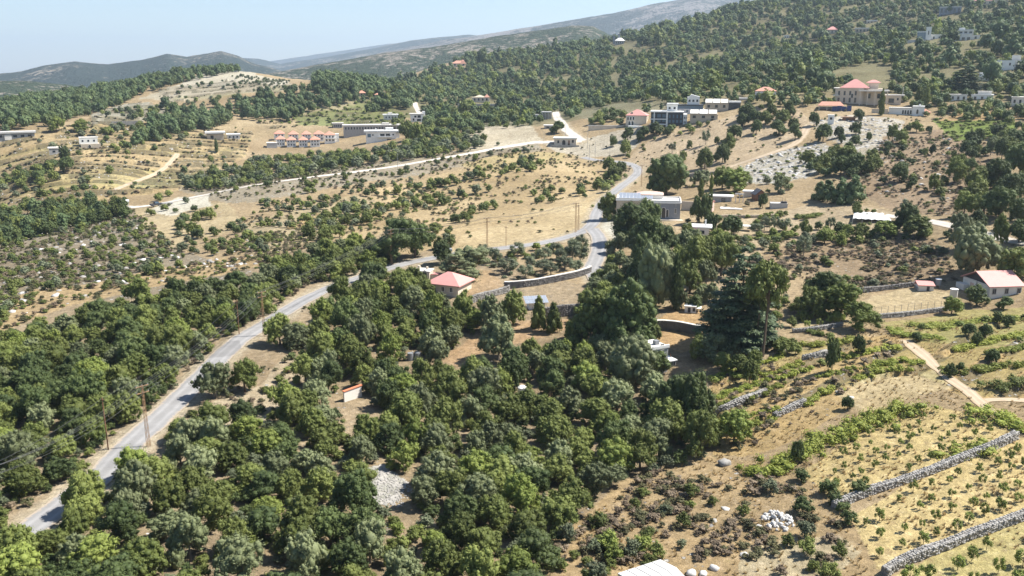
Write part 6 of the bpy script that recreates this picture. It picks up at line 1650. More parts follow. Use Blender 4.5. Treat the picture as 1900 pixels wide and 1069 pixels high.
# --- undergrowth of the wood
P = foot_free(np.vstack([candidates(WOODL, 300, rg, 70, 260, GAPS[:2], .8), candidates(WOODR, 300, rg, 60, 220, GAPS[:3], .8)]))
P = P[thin(P[:,:2], 1.35)]
scatter('undergrowth', 'low green undergrowth filling the wood', 'undergrowth', P, rg.uniform(.9, 2.3, len(P)), SPEC['bush'][0][:3]+SPEC['bush_dark'][0][:2]+SPEC['bush_grey'][0][:2], None, rg.uniform(.6,1.0,len(P)))

# --- scrub, hillside bushes and plantations: the largest stand alone, the rest is a mass
SH = []                                           # point, width, height ratio, kind
def thicket(poly, dens, dmin, w0, w1, kinds, asp=(.75,1.05), excl=(), noise=None, r0=60, r1=1700, road=.8, tall=1.0):
    P = candidates(poly, dens, rg, r0, r1, excl, road, True, 3.5 if w1 > 2.2 else 1.2)
    if noise is not None:
        sc, th = noise; P = P[fbm(P[:,0]/sc, P[:,1]/sc, 3, 44) > th]
    P = clear_of(foot_free(P), .8)
    if not len(P): return
    P = P[thin(P[:,:2], dmin)]
    for p in P:
        SH.append((p, rg.uniform(w0, w1), rg.uniform(*asp)*tall, kinds[rg.integers(len(kinds))]))
BU = ['bush','bush','bush_dark','bush_grey']
thicket([(-60,470),(0,440),(120,420),(240,395),(340,470),(470,440),(520,490),(400,500),(250,520),(160,560),(0,610),(-60,620)], 60, 1.7, 1.1, 2.8, BU, noise=(14,.40), r0=110, r1=330)
thicket([(-80,415),(60,395),(200,378),(255,390),(240,405),(120,432),(0,458),(-80,475)], 70, 3.0, 4.0, 6.2, ['pine','bush_dark','bush'], (.9,1.2), r0=150, r1=420)
thicket([(250,400),(340,370),(470,400),(480,450),(340,470)], 10, 4, 1.6, 3.6, BU, r0=150, r1=420)
thicket([(320,432),(350,405),(395,400),(390,430),(350,455)], 60, 2.6, 3.0, 4.6, ['bush_dark','bush'], (.8,1.1), r0=150, r1=420)
thicket([(420,430),(480,380),(600,345),(700,335),(760,330),(800,345),(700,380),(640,420),(560,460),(480,470)], 34, 2.2, 1.4, 3.4, BU, noise=(20,.38), r0=150, r1=480)
thicket([(540,440),(640,380),(760,345),(880,320),(980,300),(1010,310),(960,345),(860,372),(760,400),(680,425),(600,450)], 42, 2.4, 1.8, 4.2, BU+['bush'], noise=(16,.42), r0=150, r1=480)
thicket([(700,455),(790,425),(860,395),(960,370),(1080,345),(1150,320),(1165,335),(1120,360),(1010,385),(930,405),(840,440),(790,470)], 40, 2.6, 2.0, 4.0, ['bush_dark','bush'], noise=(15,.43), r0=150, r1=420)
thicket([(760,470),(840,465),(840,430),(790,430)], 40, 2.4, 2.0, 4.0, BU, r0=150, r1=420)
thicket([(390,340),(460,322),(600,312),(740,298),(900,272),(1000,262),(980,285),(860,310),(700,335),(560,352),(430,365)], 24, 2.6, 1.4, 3.4, BU, noise=(18,.40), r0=200, r1=600)
thicket([(330,352),(400,318),(490,298),(640,290),(760,273),(830,262),(900,266),(800,292),(640,312),(500,332),(400,354)], 62, 2.9, 3.0, 5.6, ['bush_dark','bush','bush','bush_grey'], (.8,1.1), noise=(22,.33), r0=250, r1=700)
thicket([(730,300),(760,262),(830,250),(900,240),(900,275),(800,292)], 50, 3.2, 2.6, 5.0, BU, r0=300, r1=700)
thicket([(-60,270),(160,232),(300,228),(480,240),(470,300),(380,330),(150,372),(-60,400)], 4.5, 6, 1.8, 4.6, ['bush_dark','bush','bush_grey'], r0=250, r1=760)
thicket([(40,265),(200,240),(330,235),(340,262),(230,280),(100,300),(40,290)], 22, 4, 2.6, 5.6, ['bush_dark','bush','bush_grey'], noise=(25,.45), r0=300, r1=800)
thicket([(-60,372),(30,350),(60,300),(90,330),(60,365),(170,352),(330,352),(330,372),(180,382),(0,400)], 14, 3, 2.0, 4.0, BU, r0=200, r1=600)
thicket([(-60,330),(60,322),(95,300),(110,345),(60,350),(-60,350)], 26, 4, 3.0, 5.5, ['bush_dark','bush'], r0=250, r1=600)
# plantations on the left hill and the centre
thicket([(-80,262),(-60,205),(0,198),(150,163),(230,142),(330,132),(430,125),(445,133),(350,152),(300,165),(255,178),(240,192),(170,214),(70,240),(0,250)], 45, 4.2, 4.5, 7.4, ['pine','pine','pine','bush_dark'], (.95,1.4), r0=450, r1=980)
thicket([(250,270),(280,235),(330,215),(300,205),(440,195),(480,178),(560,172),(580,160),(640,168),(690,180),(640,195),(560,212),(545,228),(440,222),(400,238),(340,255)], 45, 4.4, 4.5, 8.0, ['pine','pine','bush_dark'], (1.0,1.4), noise=(45,.34), r0=450, r1=1000)
thicket([(575,165),(590,142),(630,140),(680,150),(730,166),(700,185),(640,175)], 45, 4.4, 5.0, 8.5, ['pine'], (1.0,1.4), r0=600, r1=1000)
thicket([(330,165),(440,140),(530,155),(540,175),(330,190)], 6, 5, 2.0, 4.2, ['bush_dark','bush_grey'], r0=600, r1=1000)
thicket([(430,160),(440,140),(540,152),(540,165)], 14, 4.0, 1.6, 2.6, ['bush_grey'], r0=600, r1=1000)
thicket([(180,212),(330,190),(540,175),(560,200),(400,215),(330,240)], 18, 4.5, 2.6, 5.0, ['bush_grey','bush_dark','bush'], noise=(40,.42), r0=450, r1=980)
thicket([(470,228),(600,195),(680,190),(760,215),(730,238),(560,238)], 26, 3.2, 1.6, 3.4, ['bush_bright','bush','bush'], (.5,.8), noise=(30,.35), r0=500, r1=900)
thicket([(680,210),(760,205),(775,180),(740,178),(700,195)], 50, 4.0, 4.5, 7.5, ['pine','bush_dark'], (1.0,1.3), r0=500, r1=1100)
thicket([(690,240),(735,215),(770,235),(740,245)], 40, 3.8, 4, 6, ['bush_dark','bush'], r0=400, r1=900)
thicket([(1265,415),(1330,402),(1500,402),(1560,430),(1480,470),(1400,470),(1330,520),(1300,470)], 60, 2.3, 1.3, 3.0, ['bush','bush_grey','bush_bright','bush_dark'], (.7,1.0), noise=(9,.44), r0=130, r1=420)
thicket([(1380,485),(1480,450),(1620,440),(1745,445),(1775,515),(1600,540),(1480,505)], 40, 2.2, 1.2, 2.6, ['bush','bush_grey'], (.6,.9), noise=(8,.5), r0=130, r1=420)
thicket([(1640,172),(1720,165),(1800,150),(1910,140),(1910,235),(1740,222),(1700,205)], 30, 3.6, 2.6, 5.2, ['bush','bush_dark','pine'], (.85,1.2), noise=(25,.38), r0=250, r1=800)
# around the junction, the village and the slope
thicket([(1090,235),(1110,215),(1160,212),(1160,236)], 60, 3, 3, 5, ['bush','bush_dark'], r0=250, r1=700)
thicket([(1120,330),(1160,290),(1230,250),(1290,240),(1240,270),(1170,310),(1130,345)], 12, 3.5, 1.2, 2.6, BU, r0=200, r1=600)
thicket([(1195,250),(1210,240),(1300,232),(1330,225),(1290,245),(1220,262)], 50, 2.6, 2.0, 4.0, ['bush','bush_dark'], r0=200, r1=600)
thicket([(1150,318),(1250,262),(1390,205),(1500,215),(1480,265),(1330,330),(1210,330)], 6, 2.6, .6, 1.5, ['bush_grey','bush'], (.5,.8), r0=200, r1=600)
thicket([(1385,225),(1400,200),(1480,200),(1490,215),(1475,262),(1440,255)], 16, 4, 2.4, 4.2, ['bush','bush_dark'], r0=200, r1=600)
thicket([(1640,270),(1760,245),(1830,300),(1800,400),(1640,385),(1560,345)], 28, 1.9, .8, 2.0, BU, (.6,.9), noise=(12,.45), r0=150, r1=600)
thicket([(1550,340),(1640,275),(1740,262),(1830,300),(1800,395),(1650,380)], 5, 5, 2.0, 3.6, ['bush_dark','bush'], r0=150, r1=600)
thicket([(1330,335),(1440,290),(1540,265),(1560,300),(1420,350)], 18, 2.4, 1.0, 2.6, ['bush_bright','bush','bush_grey'], (.4,.7), r0=150, r1=600)
thicket([(1490,320),(1560,285),(1625,300),(1630,325),(1560,335)], 60, 3, 2.8, 5, ['bush_dark','bush'], r0=150, r1=600)
thicket([(1735,222),(1880,222),(1880,256),(1770,264)], 90, 2.0, 1.5, 2.6, ['bush_bright'], (.4,.6), r0=200, r1=600)
thicket([(1700,218),(1770,205),(1905,195),(1905,225),(1760,222)], 45, 3.4, 3, 5.5, ['bush','bush_dark','bush_bright'], r0=250, r1=700)
thicket([(1780,290),(1820,262),(1920,225),(1920,470),(1830,440),(1800,400),(1800,340)], 30, 4.4, 3.2, 6.0, ['bush_dark','bush','bush'], (.85,1.15), noise=(22,.44), r0=150, r1=600)
thicket([(1740,440),(1800,420),(1920,440),(1920,520),(1850,500),(1770,500)], 30, 2.6, 1.4, 3.4, BU, r0=120, r1=420)
thicket([(1320,345),(1360,335),(1480,345),(1620,365),(1600,385),(1470,370)], 30, 2.6, 1.4, 3.2, ['bush','bush_grey'], r0=150, r1=420, noise=(10,.45))
thicket([(1318,404),(1400,402),(1470,398),(1470,409),(1330,412)], 100, 1.7, 1.6, 2.6, ['bush','bush_bright'], r0=150, r1=420)
thicket([(1330,430),(1420,440),(1480,425),(1740,420),(1740,450),(1560,460),(1400,470)], 36, 2.4, 1.4, 3.0, ['bush','bush_grey','bush_bright'], noise=(10,.42), r0=130, r1=420)
thicket([(1520,448),(1600,425),(1720,425),(1735,445),(1640,455),(1560,460)], 70, 2.2, 2.2, 3.8, ['bush','bush_dark','bush_bright'], r0=130, r1=420)
thicket([(1230,500),(1300,430),(1330,470),(1320,520),(1290,580),(1235,580)], 50, 2.8, 2.2, 4, ['bush','bush_dark'], r0=110, r1=300)
thicket([(1110,430),(1130,440),(1150,470),(1140,560),(1100,560),(1120,500)], 50, 2.2, 1.6, 3.0, ['bush','bush_grey','bush_bright'], r0=110, r1=300)
thicket([(900,500),(1000,470),(1095,450),(1105,490),(1000,525),(940,530)], 60, 1.8, 1.2, 2.2, ['bush','bush_grey'], (.5,.8), r0=110, r1=300)
thicket([(880,480),(960,470),(1090,448),(1080,468),(980,482),(900,492)], 70, 2.2, 1.6, 2.6, ['bush_bright','bush'], (.6,.9), r0=110, r1=300)
thicket([(1430,520),(1470,480),(1530,470),(1540,520),(1560,560),(1470,600),(1430,590)], 30, 2.4, 1.2, 2.8, ['bush','bush_grey'], r0=110, r1=300)
thicket([(1410,560),(1480,560),(1560,575),(1560,600),(1470,610),(1410,600)], 55, 2.2, 1.8, 3.0, ['bush','bush_bright'], r0=110, r1=300)
thicket([(1300,665),(1460,640),(1700,610),(1900,590),(1940,640),(1700,650),(1480,690),(1330,740)], 22, 2.4, 1.0, 2.4, ['bush_bright','bush','bush'], (.6,.9), noise=(9,.42), r0=90, r1=220)
thicket([(1560,900),(1600,900),(1600,960),(1560,990),(1500,990),(1480,930),(1430,910),(1420,890),(1500,890)], 130, 1.5, 1.5, 2.6, ['bush_dark','bush','bush_dark'], (.7,1.0), r0=60, r1=160)
thicket([(1040,1000),(1160,900),(1300,860),(1420,880),(1500,960),(1600,1000),(1640,1069),(1700,1200),(980,1200)], 40, 2.0, .9, 2.2, ['bush','bush_grey','bush'], (.7,1.0), noise=(7,.45), r0=55, r1=150)
thicket([(1040,1000),(1120,970),(1200,990),(1210,1140),(980,1140)], 190, 1.3, 1.1, 2.4, ['bush_bright','bush','bush_grey'], (.7,1.1), r0=55, r1=150)
thicket([(1230,1030),(1420,1010),(1560,1040),(1560,1140),(1290,1140)], 60, 1.6, 1.0, 2.0, ['bush_dark','bush'], (.7,1.1), r0=55, r1=150)
thicket([(300,790),(480,700),(560,650),(590,740),(470,800),(380,800)], 40, 1.8, .9, 1.9, BU, (.6,.9), r0=80, r1=200)
thicket([(670,955),(790,940),(780,1010),(680,1030)], 160, 1.6, 1.4, 2.4, ['bush','bush_grey','bush_bright'], (.7,1.0), r0=60, r1=160)
# gaps in the hedge of scrub beside the road
SH = [s for s in SH if np.isfinite(s[0]).all()]
SH.sort(key=lambda s: -s[1]*s[1]/(s[0][0]**2+s[0][1]**2))
def shrub_zone(u, v):
    if u < 640 and v > 350: return 'on the left scrub slope ' + (('near the picture edge' if u < 120 else 'below the dark plantation') if u < 260 and v < 480 else ('just above the wood' if v > 500 else ('below the gravel yard' if u < 440 else 'below the gravel track')))
    if u < 480 and v > 225: return 'among the left-hand terraced fields'
    if u < 760 and v <= 225: return 'on the wooded hill at the left'
    if u < 1000 and v < 300: return 'around the white house and the red-roofed villas'
    if u < 1180 and v < 480: return 'in the dry belt ' + ('left of the straw field' if u < 830 else ('above the straw field' if v < 400 else 'beside the straw field'))
    if u < 1320 and v < 620: return 'in the gardens ' + ('below the arched house' if v > 430 else 'around the arched house')
    if v > 830: return 'on the dry bank ' + ('left of the white roof' if u < 1200 else ('right of the stone heap' if u > 1450 else 'around the stone heap'))
    if v > 590: return 'on the vine terraces'
    if u > 1500 and v < 480 and u < 1790: return 'on the brown scrub slope at the right'
    if u >= 1790: return 'at the right edge ' + ('above the farmhouse' if v > 400 else 'below the green vines')
    return 'on the slope below the village'
SW = {'bush':'green','bush_dark':'dark','bush_grey':'grey-green','bush_bright':'bright green','pine':'dark pine-like'}
NS = 290
for (p, w, a, kd) in SH[:NS]:
    u, v = project(*p); z = shrub_zone(float(u), float(v))
    if w > 4.0 and u < 270 and 350 < v < 480: z = 'in the dark plantation ' + ('near the edge' if u < 90 else 'below the terraces')
    if kd == 'pine': plant(kd, 'pine_tree', p-np.array((0,0,.08)), w*a, w, 'dark pine '+z, 'tree', 'pines '+z)
    else: plant(kd, 'shrub', p-np.array((0,0,.08)), w*a, w, 'rounded %s shrub %s' % (SW[kd], z), 'shrub', '%s shrubs %s' % (SW[kd], z), parts=True)
LOW = {}
for i, kd in enumerate(('bush','bush_dark','bush_grey','bush_bright','pine')):
    LOW[kd] = [bushy_crown(800+10*i+j, SPEC[kd][0][0].materials[0], 8, 220, .075) for j in range(3)]
def mass(name, label, items):
    if not items: return
    ks = list(LOW); ms = [m_ for k_ in ks for m_ in LOW[k_]]
    scatter(name, label, 'scrub', [s[0]-np.array((0,0,.1)) for s in items], np.array([s[1] for s in items]), ms, [ks.index(s[3])*3+(n % 3) for n, s in enumerate(items)], np.array([s[2] for s in items]))
REST = SH[NS:]
UVR = np.array([project(*s[0]) for s in REST])
pl = [s for s, (u, v) in zip(REST, UVR) if v < 275 and u < 790 and s[3] in ('pine','bush_dark')]
ids = {id(s) for s in pl}
mass('plantation', 'dark pine plantation on the left hill', pl)
mass('scrub', 'scattered green scrub across the dry valley', [s for s in REST if id(s) not in ids])

# --- the pine slope: one mass of trees
PINES = [(640,182),(690,165),(760,152),(868,110),(950,101),(1034,88),(1145,74),(1300,30),(1380,8),(1420,-12),(1600,-40),(2100,-60),(2100,205),(1900,205),(1780,200),(1720,185),(1640,168),(1560,195),(1500,202),(1400,200),(1375,188),(1290,190),(1200,212),(1150,200),(1080,205),(1060,225),(1040,212),(1000,232),(960,240),(900,240),(830,258),(775,262),(790,230),(785,205),(760,200),(700,200)]
OPEN = [[(1480,85),(1530,78),(1525,86),(1480,92)],[(1640,95),(1690,88),(1690,95),(1645,102)],[(1350,140),(1400,128),(1400,136),(1350,150)],[(1210,120),(1260,112),(1258,122),(1210,130)],[(1000,150),(1060,140),(1060,147),(1005,158)],[(940,175),(990,168),(990,174),(945,182)],[(1450,150),(1490,145),(1490,155),(1450,160)],[(1700,140),(1760,132),(1760,142),(1705,150)],[(1780,100),(1840,95),(1840,104),(1780,110)],[(1150,45+50),(1220,85),(1220,92),(1160,104)],[(1090,212),(1130,195),(1230,186),(1240,198),(1160,212)],[(1540,135),(1600,120),(1665,125),(1650,150),(1545,150)],[(1790,74),(1815,70),(1850,62),(1845,80),(1800,84)],[(1160,78),(1185,80),(1175,100),(1150,98)],[(850,200),(930,192),(930,203),(850,206)],[(905,142),(960,125),(975,130),(910,150)],[(1130,140),(1150,140),(1150,165),(1130,160)],[(1010,228),(1060,205),(1045,202),(1060,240)],[(1720,50),(1830,38),(1830,46),(1730,60)],[(1690,78),(1745,76),(1745,84),(1690,84)],[(1270,105),(1350,95),(1345,108),(1270,118)],[(1560,170),(1600,150),(1640,150),(1650,175)]]
P = candidates(PINES, 26, rg, 380, 1500, (), 1.0)
P = foot_free(P)
u_, v_2 = project(P[:,0], P[:,1], P[:,2])
op = np.zeros(len(P), bool)
for e in OPEN: op |= inpoly(u_, v_2, e)
cl = fbm(P[:,0]/34, P[:,1]/34, 4, 61)
P = P[(~op) & (cl > .30+.05*rg.normal(size=len(P)))]
dm = (2.35+.0012*np.hypot(P[:,0], P[:,1]))*np.exp(rg.normal(size=len(P))*.28)*(.8+.55*vnoise(P[:,0]/60, P[:,1]/60, 19)); k = thin(P[:,:2], dm); P = P[k]; dm = dm[k]
PM = [cone_crown(900+i, LM['pine'], 9, 170, .075) for i in range(3)]+[bushy_crown(910+i, LM['pine'], 8, 170, .085) for i in range(3)]+[bushy_crown(920+i, LM['oak'], 8, 170, .085) for i in range(2)]+[bushy_crown(925, LM['dark'], 8, 170, .085), bushy_crown(926, LM['bright'], 9, 200, .08)]
scatter('pine_forest', 'pine forest covering the long slope under the skyline', 'forest', P, dm*rg.uniform(1.25,1.75,len(P)), PM, None, rg.uniform(.75,1.35,len(P)))
# the crest of the second ridge keeps a fringe of trees
print('pines', len(P), 'shrubs', len(SH), 'wood', nwood, len(rest))

# --- orchards
ORD = 'first second third fourth fifth sixth seventh eighth ninth tenth eleventh twelfth thirteenth fourteenth fifteenth sixteenth seventeenth eighteenth nineteenth twentieth'.split()
def orchard(poly, spacing, label, group, kinds, h0, h1, p0, p1, jit=.13, cat='fruit tree', name='fruit_tree', keep=.9):
    a = at(*p0); b_ = at(*p1); d = np.array((b_.x-a.x, b_.y-a.y)); d /= np.linalg.norm(d); n = np.array((-d[1], d[0]))
    g = np.stack(np.meshgrid(np.arange(-40,41), np.arange(-40,41)), -1).reshape(-1,2)*spacing + rg.normal(size=(81*81,2))*jit*spacing
    xy = np.array((a.x, a.y)) + g[:,:1]*d + g[:,1:]*n
    z = ground(xy[:,0], xy[:,1]); u, v = project(xy[:,0], xy[:,1], z)
    m = inpoly(u, v, poly) & (rg.random(len(u)) < keep) & (xy[:,1] > 30)
    rows = np.round(g[:,1]/spacing).astype(int)[m]; Q = np.c_[xy, z][m]
    ok = np.ones(len(Q), bool)
    if len(Q):
        O = np.array(OCC); ok = (np.hypot(Q[:,None,0]-O[None,:,0], Q[:,None,1]-O[None,:,1]) > O[None,:,2]*.9).all(1)
    Q = Q[ok]; rows = rows[ok]; qu, qv = project(Q[:,0], Q[:,1], Q[:,2])
    rs = sorted(set(rows), key=lambda r: -qv[rows == r].mean())
    for ri, r in enumerate(rs):
        ix = np.flatnonzero(rows == r); ix = ix[np.argsort(qu[ix])]
        for k, q in enumerate(ix):
            h = rg.uniform(h0, h1)
            lb = label if len(Q) < 2 else '%s, %s row from below, %s from the left' % (label, ORD[min(ri, len(ORD)-1)], ORD[min(k, len(ORD)-1)])
            plant(kinds[rg.integers(len(kinds))], name, Q[q], h, h*rg.uniform(.65,.9), lb, cat, group)
    P = Q
    return len(P)
orchard([(1490,900),(1570,818),(1720,762),(1790,772),(1870,805),(1840,820),(1700,876),(1560,930)], 2.3, 'young tree in the upper orchard', 'fruit trees of the upper orchard', ['sapling'], .8, 1.3, (1600,880), (1750,815))
orchard([(1590,975),(1720,895),(1860,838),(1930,815),(1940,945),(1790,985),(1680,1035),(1610,1050)], 2.5, 'young tree between the stone walls', 'fruit trees between the two stone walls', ['sapling'], .95, 1.5, (1640,1000), (1850,920))
orchard([(1690,1062),(1790,1015),(1960,955),(1990,1130),(1680,1130)], 2.9, 'larger tree below the lowest wall', 'fruit trees below the lowest stone wall', ['sapling'], 1.4, 1.9, (1720,1069), (1880,1010))
orchard([(1478,612),(1500,590),(1560,590),(1600,598),(1555,612)], 2.8, 'small tree left of the dry field', 'fruit trees left of the dry field', ['sapling'], 1.4, 2.0, (1490,608), (1550,600))
orchard([(440,158),(450,142),(535,155),(520,165)], 8.0, 'tiny tree on the pale hilltop', 'trees dotted over the pale hilltop', ['bush_grey'], 1.8, 2.6, (450,152), (520,155), name='hilltop_tree', cat='tree')

# --- vines and brambles sprawling along the terraces
def vine_row(label, px, w, h, m='vine', name='vine_row', cat='vine row', leaves=1500, size=.13, gap=.03):
    q = hit([p[0] for p in px], [p[1] for p in px]); L = resample(q[:,:2], .55)
    z = ground(L[:,0], L[:,1]); o = Vector((L[len(L)//2,0], L[len(L)//2,1], z[len(L)//2])); cl = []
    for (x, y), zz in zip(L, z):
        if rg.random() < gap: continue
        for _ in range(2):
            r = w*rg.uniform(.22,.46); cl.append((x+rg.normal()*w*.34-o.x, y+rg.normal()*w*.28-o.y, zz-o.z+h*rg.uniform(.15,.6), r, r, h*rg.uniform(.25,.5)))
    n = int(leaves*len(L)*.55/12)
    me = leaf_mesh(name, foliage(cl, int(n*2.2), size, rg, core=.58, up=.4, out=.7), LM[m]); ob = link(bpy.data.objects.new(name, me)); ob.location = o
    return tag(ob, label, cat)
VR = [([(1440,868),(1475,848),(1510,832),(1563,810),(1600,795),(1635,778),(1670,766),(1710,764)], 2.4, 1.5, 'vine', 'thick bright bramble hedge above the upper orchard'),
 ([(1770,846),(1790,842),(1812,838),(1834,834)], 2.4, 1.0, 'vine', 'bright vine spilling over the upper stone wall'),
 ([(1828,762),(1850,775),(1880,790),(1910,800)], 2.4, 1.0, 'vine', 'green vine bank by the path at the right edge'),
 ([(1306,748),(1340,735),(1380,721),(1421,709),(1460,697),(1497,685)], 1.1, .55, 'vine', 'leftmost low vine row, long and straight'),
 ([(1327,760),(1360,748),(1388,738),(1420,727),(1448,714)], 1.0, .5, 'vine', 'low vine row growing over the long stone wall'),
 ([(1553,670),(1575,662),(1600,656),(1635,651),(1668,648)], 1.3, .7, 'vine', 'vine row ending near the top of the earth path'),
 ([(1620,684),(1645,676),(1670,672),(1690,675),(1706,678)], 1.5, .8, 'vine', 'vine row just left of the earth path'),
 ([(1466,645),(1490,643),(1520,643),(1550,638),(1582,632)], 1.5, .8, 'vine', 'vine row below the small fruit trees'),
 ([(1703,604),(1730,606),(1760,607),(1800,602),(1850,597),(1895,592)], 2.4, .6, 'vine', 'broad green vine strip below the wire fence'),
 ([(1770,650),(1800,643),(1830,636),(1870,628),(1910,620)], 1.5, .8, 'vine', 'vine row behind the two round trees at the right'),
 ([(1750,692),(1770,692),(1788,694)], 1.4, .6, 'vine', 'short vine row right of the earth path'),
 ([(1805,690),(1835,685),(1870,681),(1912,676)], 1.5, .8, 'vine', 'long vine row at the right edge above the path fork'),
 ([(1494,752),(1510,742),(1530,730),(1548,722)], 1.3, .7, 'vine', 'vine clump at the end of the short white wall'),
 ([(1392,872),(1405,880),(1420,884),(1440,876)], 1.8, 1.0, 'vine', 'green bramble clump at the foot of the thick hedge'),
 ([(1390,790),(1410,785),(1430,780)], 1.3, .7, 'vine', 'vine clump beside the round light green tree'),
 ([(1655,612),(1680,622),(1720,628),(1745,630)], 1.6, .5, 'vine', 'scattered low vines above the earth path'),
 ([(1500,612),(1520,622),(1545,625)], 1.2, .6, 'bright', 'low green bushes under the wall of the young trees'),
 ([(1326,704),(1365,690),(1410,674),(1455,660)], 1.1, .55, 'vine', 'faint vine row nearest the cedar terraces'),
 ([(1400,702),(1440,692),(1492,674)], 1.0, .5, 'vine', 'short vine row ending beside the tall cypress-like bush'),
 ([(1585,704),(1630,693),(1688,688)], 1.2, .6, 'vine', 'vine row over the pale rounded terrace'),
 ([(1832,658),(1870,650),(1912,642)], 1.2, .6, 'vine', 'upper thin vine row at the right edge'),
 ([(1330,795),(1400,770),(1440,760)], 1.0, .5, 'vine', 'low vine row below the short white wall'),
 ([(1520,700),(1560,690),(1590,684)], 1.1, .5, 'vine', 'low vine row below the stone edge of the terrace'),
 ([(1840,722),(1870,716),(1912,710)], 1.8, .9, 'oak', 'dark green brambles right of the path fork'),
 ([(1418,442),(1440,440),(1470,434)], 3.0, .8, 'bright', 'bright green bed below the row of olives'),
 ([(1485,404),(1500,402),(1520,400)], 2.2, .8, 'bright', 'green bed right of the concrete terrace block'),
 ([(1500,446),(1515,444),(1530,443)], 2.4, 1.0, 'grey', 'blue-green clump of tall plants by the netting'),
 ([(1330,708),(1360,700),(1400,690)], 1.5, .8, 'bright', 'green bushes along the bank under the cedar'),
 ([(545,425),(570,412),(600,400)], 2.2, .6, 'straw', 'yellowing vine patch in the scrub')]
for px, w, h, m, lb in VR: vine_row(lb, px, w*1.25, h*1.2, m)

# --- dry grass, brush and loose stones
def tuft_mesh(seed, m, n=26, h=1.0, spread=.55):
    rng = np.random.default_rng(seed); a = rng.uniform(0, 6.28, n); r = rng.uniform(0, .25, n); l = rng.uniform(.2, spread, n); hh = h*rng.uniform(.5, 1.1, n)
    bx, by = np.cos(a)*r, np.sin(a)*r; tx, ty = bx+np.cos(a)*l, by+np.sin(a)*l; w = .07
    V = np.stack([np.stack([bx-np.sin(a)*w, by+np.cos(a)*w, np.zeros(n)], 1), np.stack([bx+np.sin(a)*w, by-np.cos(a)*w, np.zeros(n)], 1), np.stack([tx, ty, hh], 1)], 1).reshape(-1,3)
    me = new_mesh('tuft', V, np.arange(3*n).reshape(-1,3).astype(np.int32), m); float_attr(me, 'tint', np.repeat(rng.uniform(0,1,n), 3)); return me
DG = [(1300,780),(1340,690),(1460,640),(1620,610),(1960,570),(1960,1200),(980,1200),(1060,980),(1200,880),(1330,850)]
P = candidates(DG, 1300, rg, 55, 180, (), .3); d_ = fbm(P[:,0]/5, P[:,1]/5, 3, 71); P = P[d_ > .42]
scatter('dry_grass', 'dry golden grass over the terraces and bank', 'grass', P, rg.uniform(.2,.45,len(P)), [tuft_mesh(i, LM['straw']) for i in range(4)], None, rg.uniform(.7,1.2,len(P)))
BR = [([(1040,1010),(1180,890),(1300,850),(1420,880),(1560,950),(1640,1069),(1700,1200),(980,1200)], 900, .44), ([(1380,490),(1480,452),(1740,440),(1780,520),(1600,545)], 600, .40), ([(1300,720),(1460,650),(1700,630),(1560,740),(1400,850),(1320,860)], 260, .47), ([(1560,345),(1640,260),(1800,250),(1860,330),(1800,400),(1650,385)], 160, .38), ([(300,800),(480,690),(580,650),(590,740),(460,800)], 200, .4), ([(0,640),(600,480),(680,520),(500,620),(200,850),(0,1000)], 50, .45), ([(1330,500),(1430,440),(1560,420),(1560,470),(1450,540)], 120, .45)]
BP = []
for poly, dn, th in BR:
    P = candidates(poly, dn, rg, 55, 420, (), .3); P = P[fbm(P[:,0]/6, P[:,1]/6, 3, 81) > th]; BP.append(P)
BP = np.vstack(BP)
DRYB = [bushy_crown(940+i, LM['dry'], 9, 300, .045) for i in range(3)]+[bushy_crown(950+i, LM['scrub'], 9, 300, .045) for i in range(3)]
scatter('dry_brush', 'low dry brown brush on the stony banks', 'brush', BP, rg.uniform(.5,1.5,len(BP)), DRYB, None, rg.uniform(.45,.8,len(BP)))
# low heath on the left scrub slope and the dry belts
HP = []
for poly, dn, th in (([(-80,620),(-80,440),(120,415),(250,390),(345,470),(480,440),(620,410),(560,470),(480,500),(300,525),(120,570),(0,618)], 300, .38), ([(400,430),(560,350),(760,320),(1000,275),(1150,300),(1130,350),(960,390),(800,440),(620,450),(480,480)], 120, .43), ([(330,350),(560,318),(1000,262),(980,285),(640,340),(420,372)], 110, .36), ([(-80,395),(60,330),(330,300),(470,250),(480,230),(120,232),(-80,262)], 14, .5), ([(1000,262),(1240,235),(1480,200),(1900,220),(1900,470),(1560,420),(1300,420),(1120,340)], 26, .45), ([(820,470),(870,430),(990,388),(1110,372),(1085,425),(960,455)], 20, .5)):
    P = candidates(poly, dn, rg, 100, 620, (), .3); P = P[fbm(P[:,0]/8, P[:,1]/8, 3, 85) > th]; HP.append(P)
HP = np.vstack(HP)
scatter('heath', 'low heath and thorn over the stony valley slopes', 'brush', HP, rg.uniform(.7,1.7,len(HP)), DRYB[3:]+LOW['bush'][:2]+DRYB[:1], None, rg.uniform(.45,.8,len(HP)))
TP = []
for (m_, f_, c_), poly, dn in zip(TM, (TERR_LEFT, [(170,215),(260,190),(330,200),(300,228),(170,240)], [(290,165),(420,150),(540,160),(520,178),(330,190)], TERR_MID), (420, 420, 90, 300)):
    P = candidates(poly, dn, rg, 250, 1000, (), .3)
    a_ = np.arctan2(P[:,0], P[:,1]); i_ = np.clip(np.round((a_-AZ[0])/(AZ[1]-AZ[0])).astype(int), 0, NA-1); j_ = np.clip(np.searchsorted(R, np.hypot(P[:,0], P[:,1])), 0, NR-1)
    ff = f_[i_, j_]; P = P[((ff < .14) | (ff > .93)) & (fbm(P[:,0]/14, P[:,1]/14, 3, 88) > .42)]; TP.append(P)
TP = np.vstack(TP)
scatter('terrace_weeds', 'weeds and thorn along the terrace risers', 'brush', TP, rg.uniform(.7,1.9,len(TP)), DRYB+LOW['bush_grey'][:1], None, rg.uniform(.4,.7,len(TP)))
RP = []
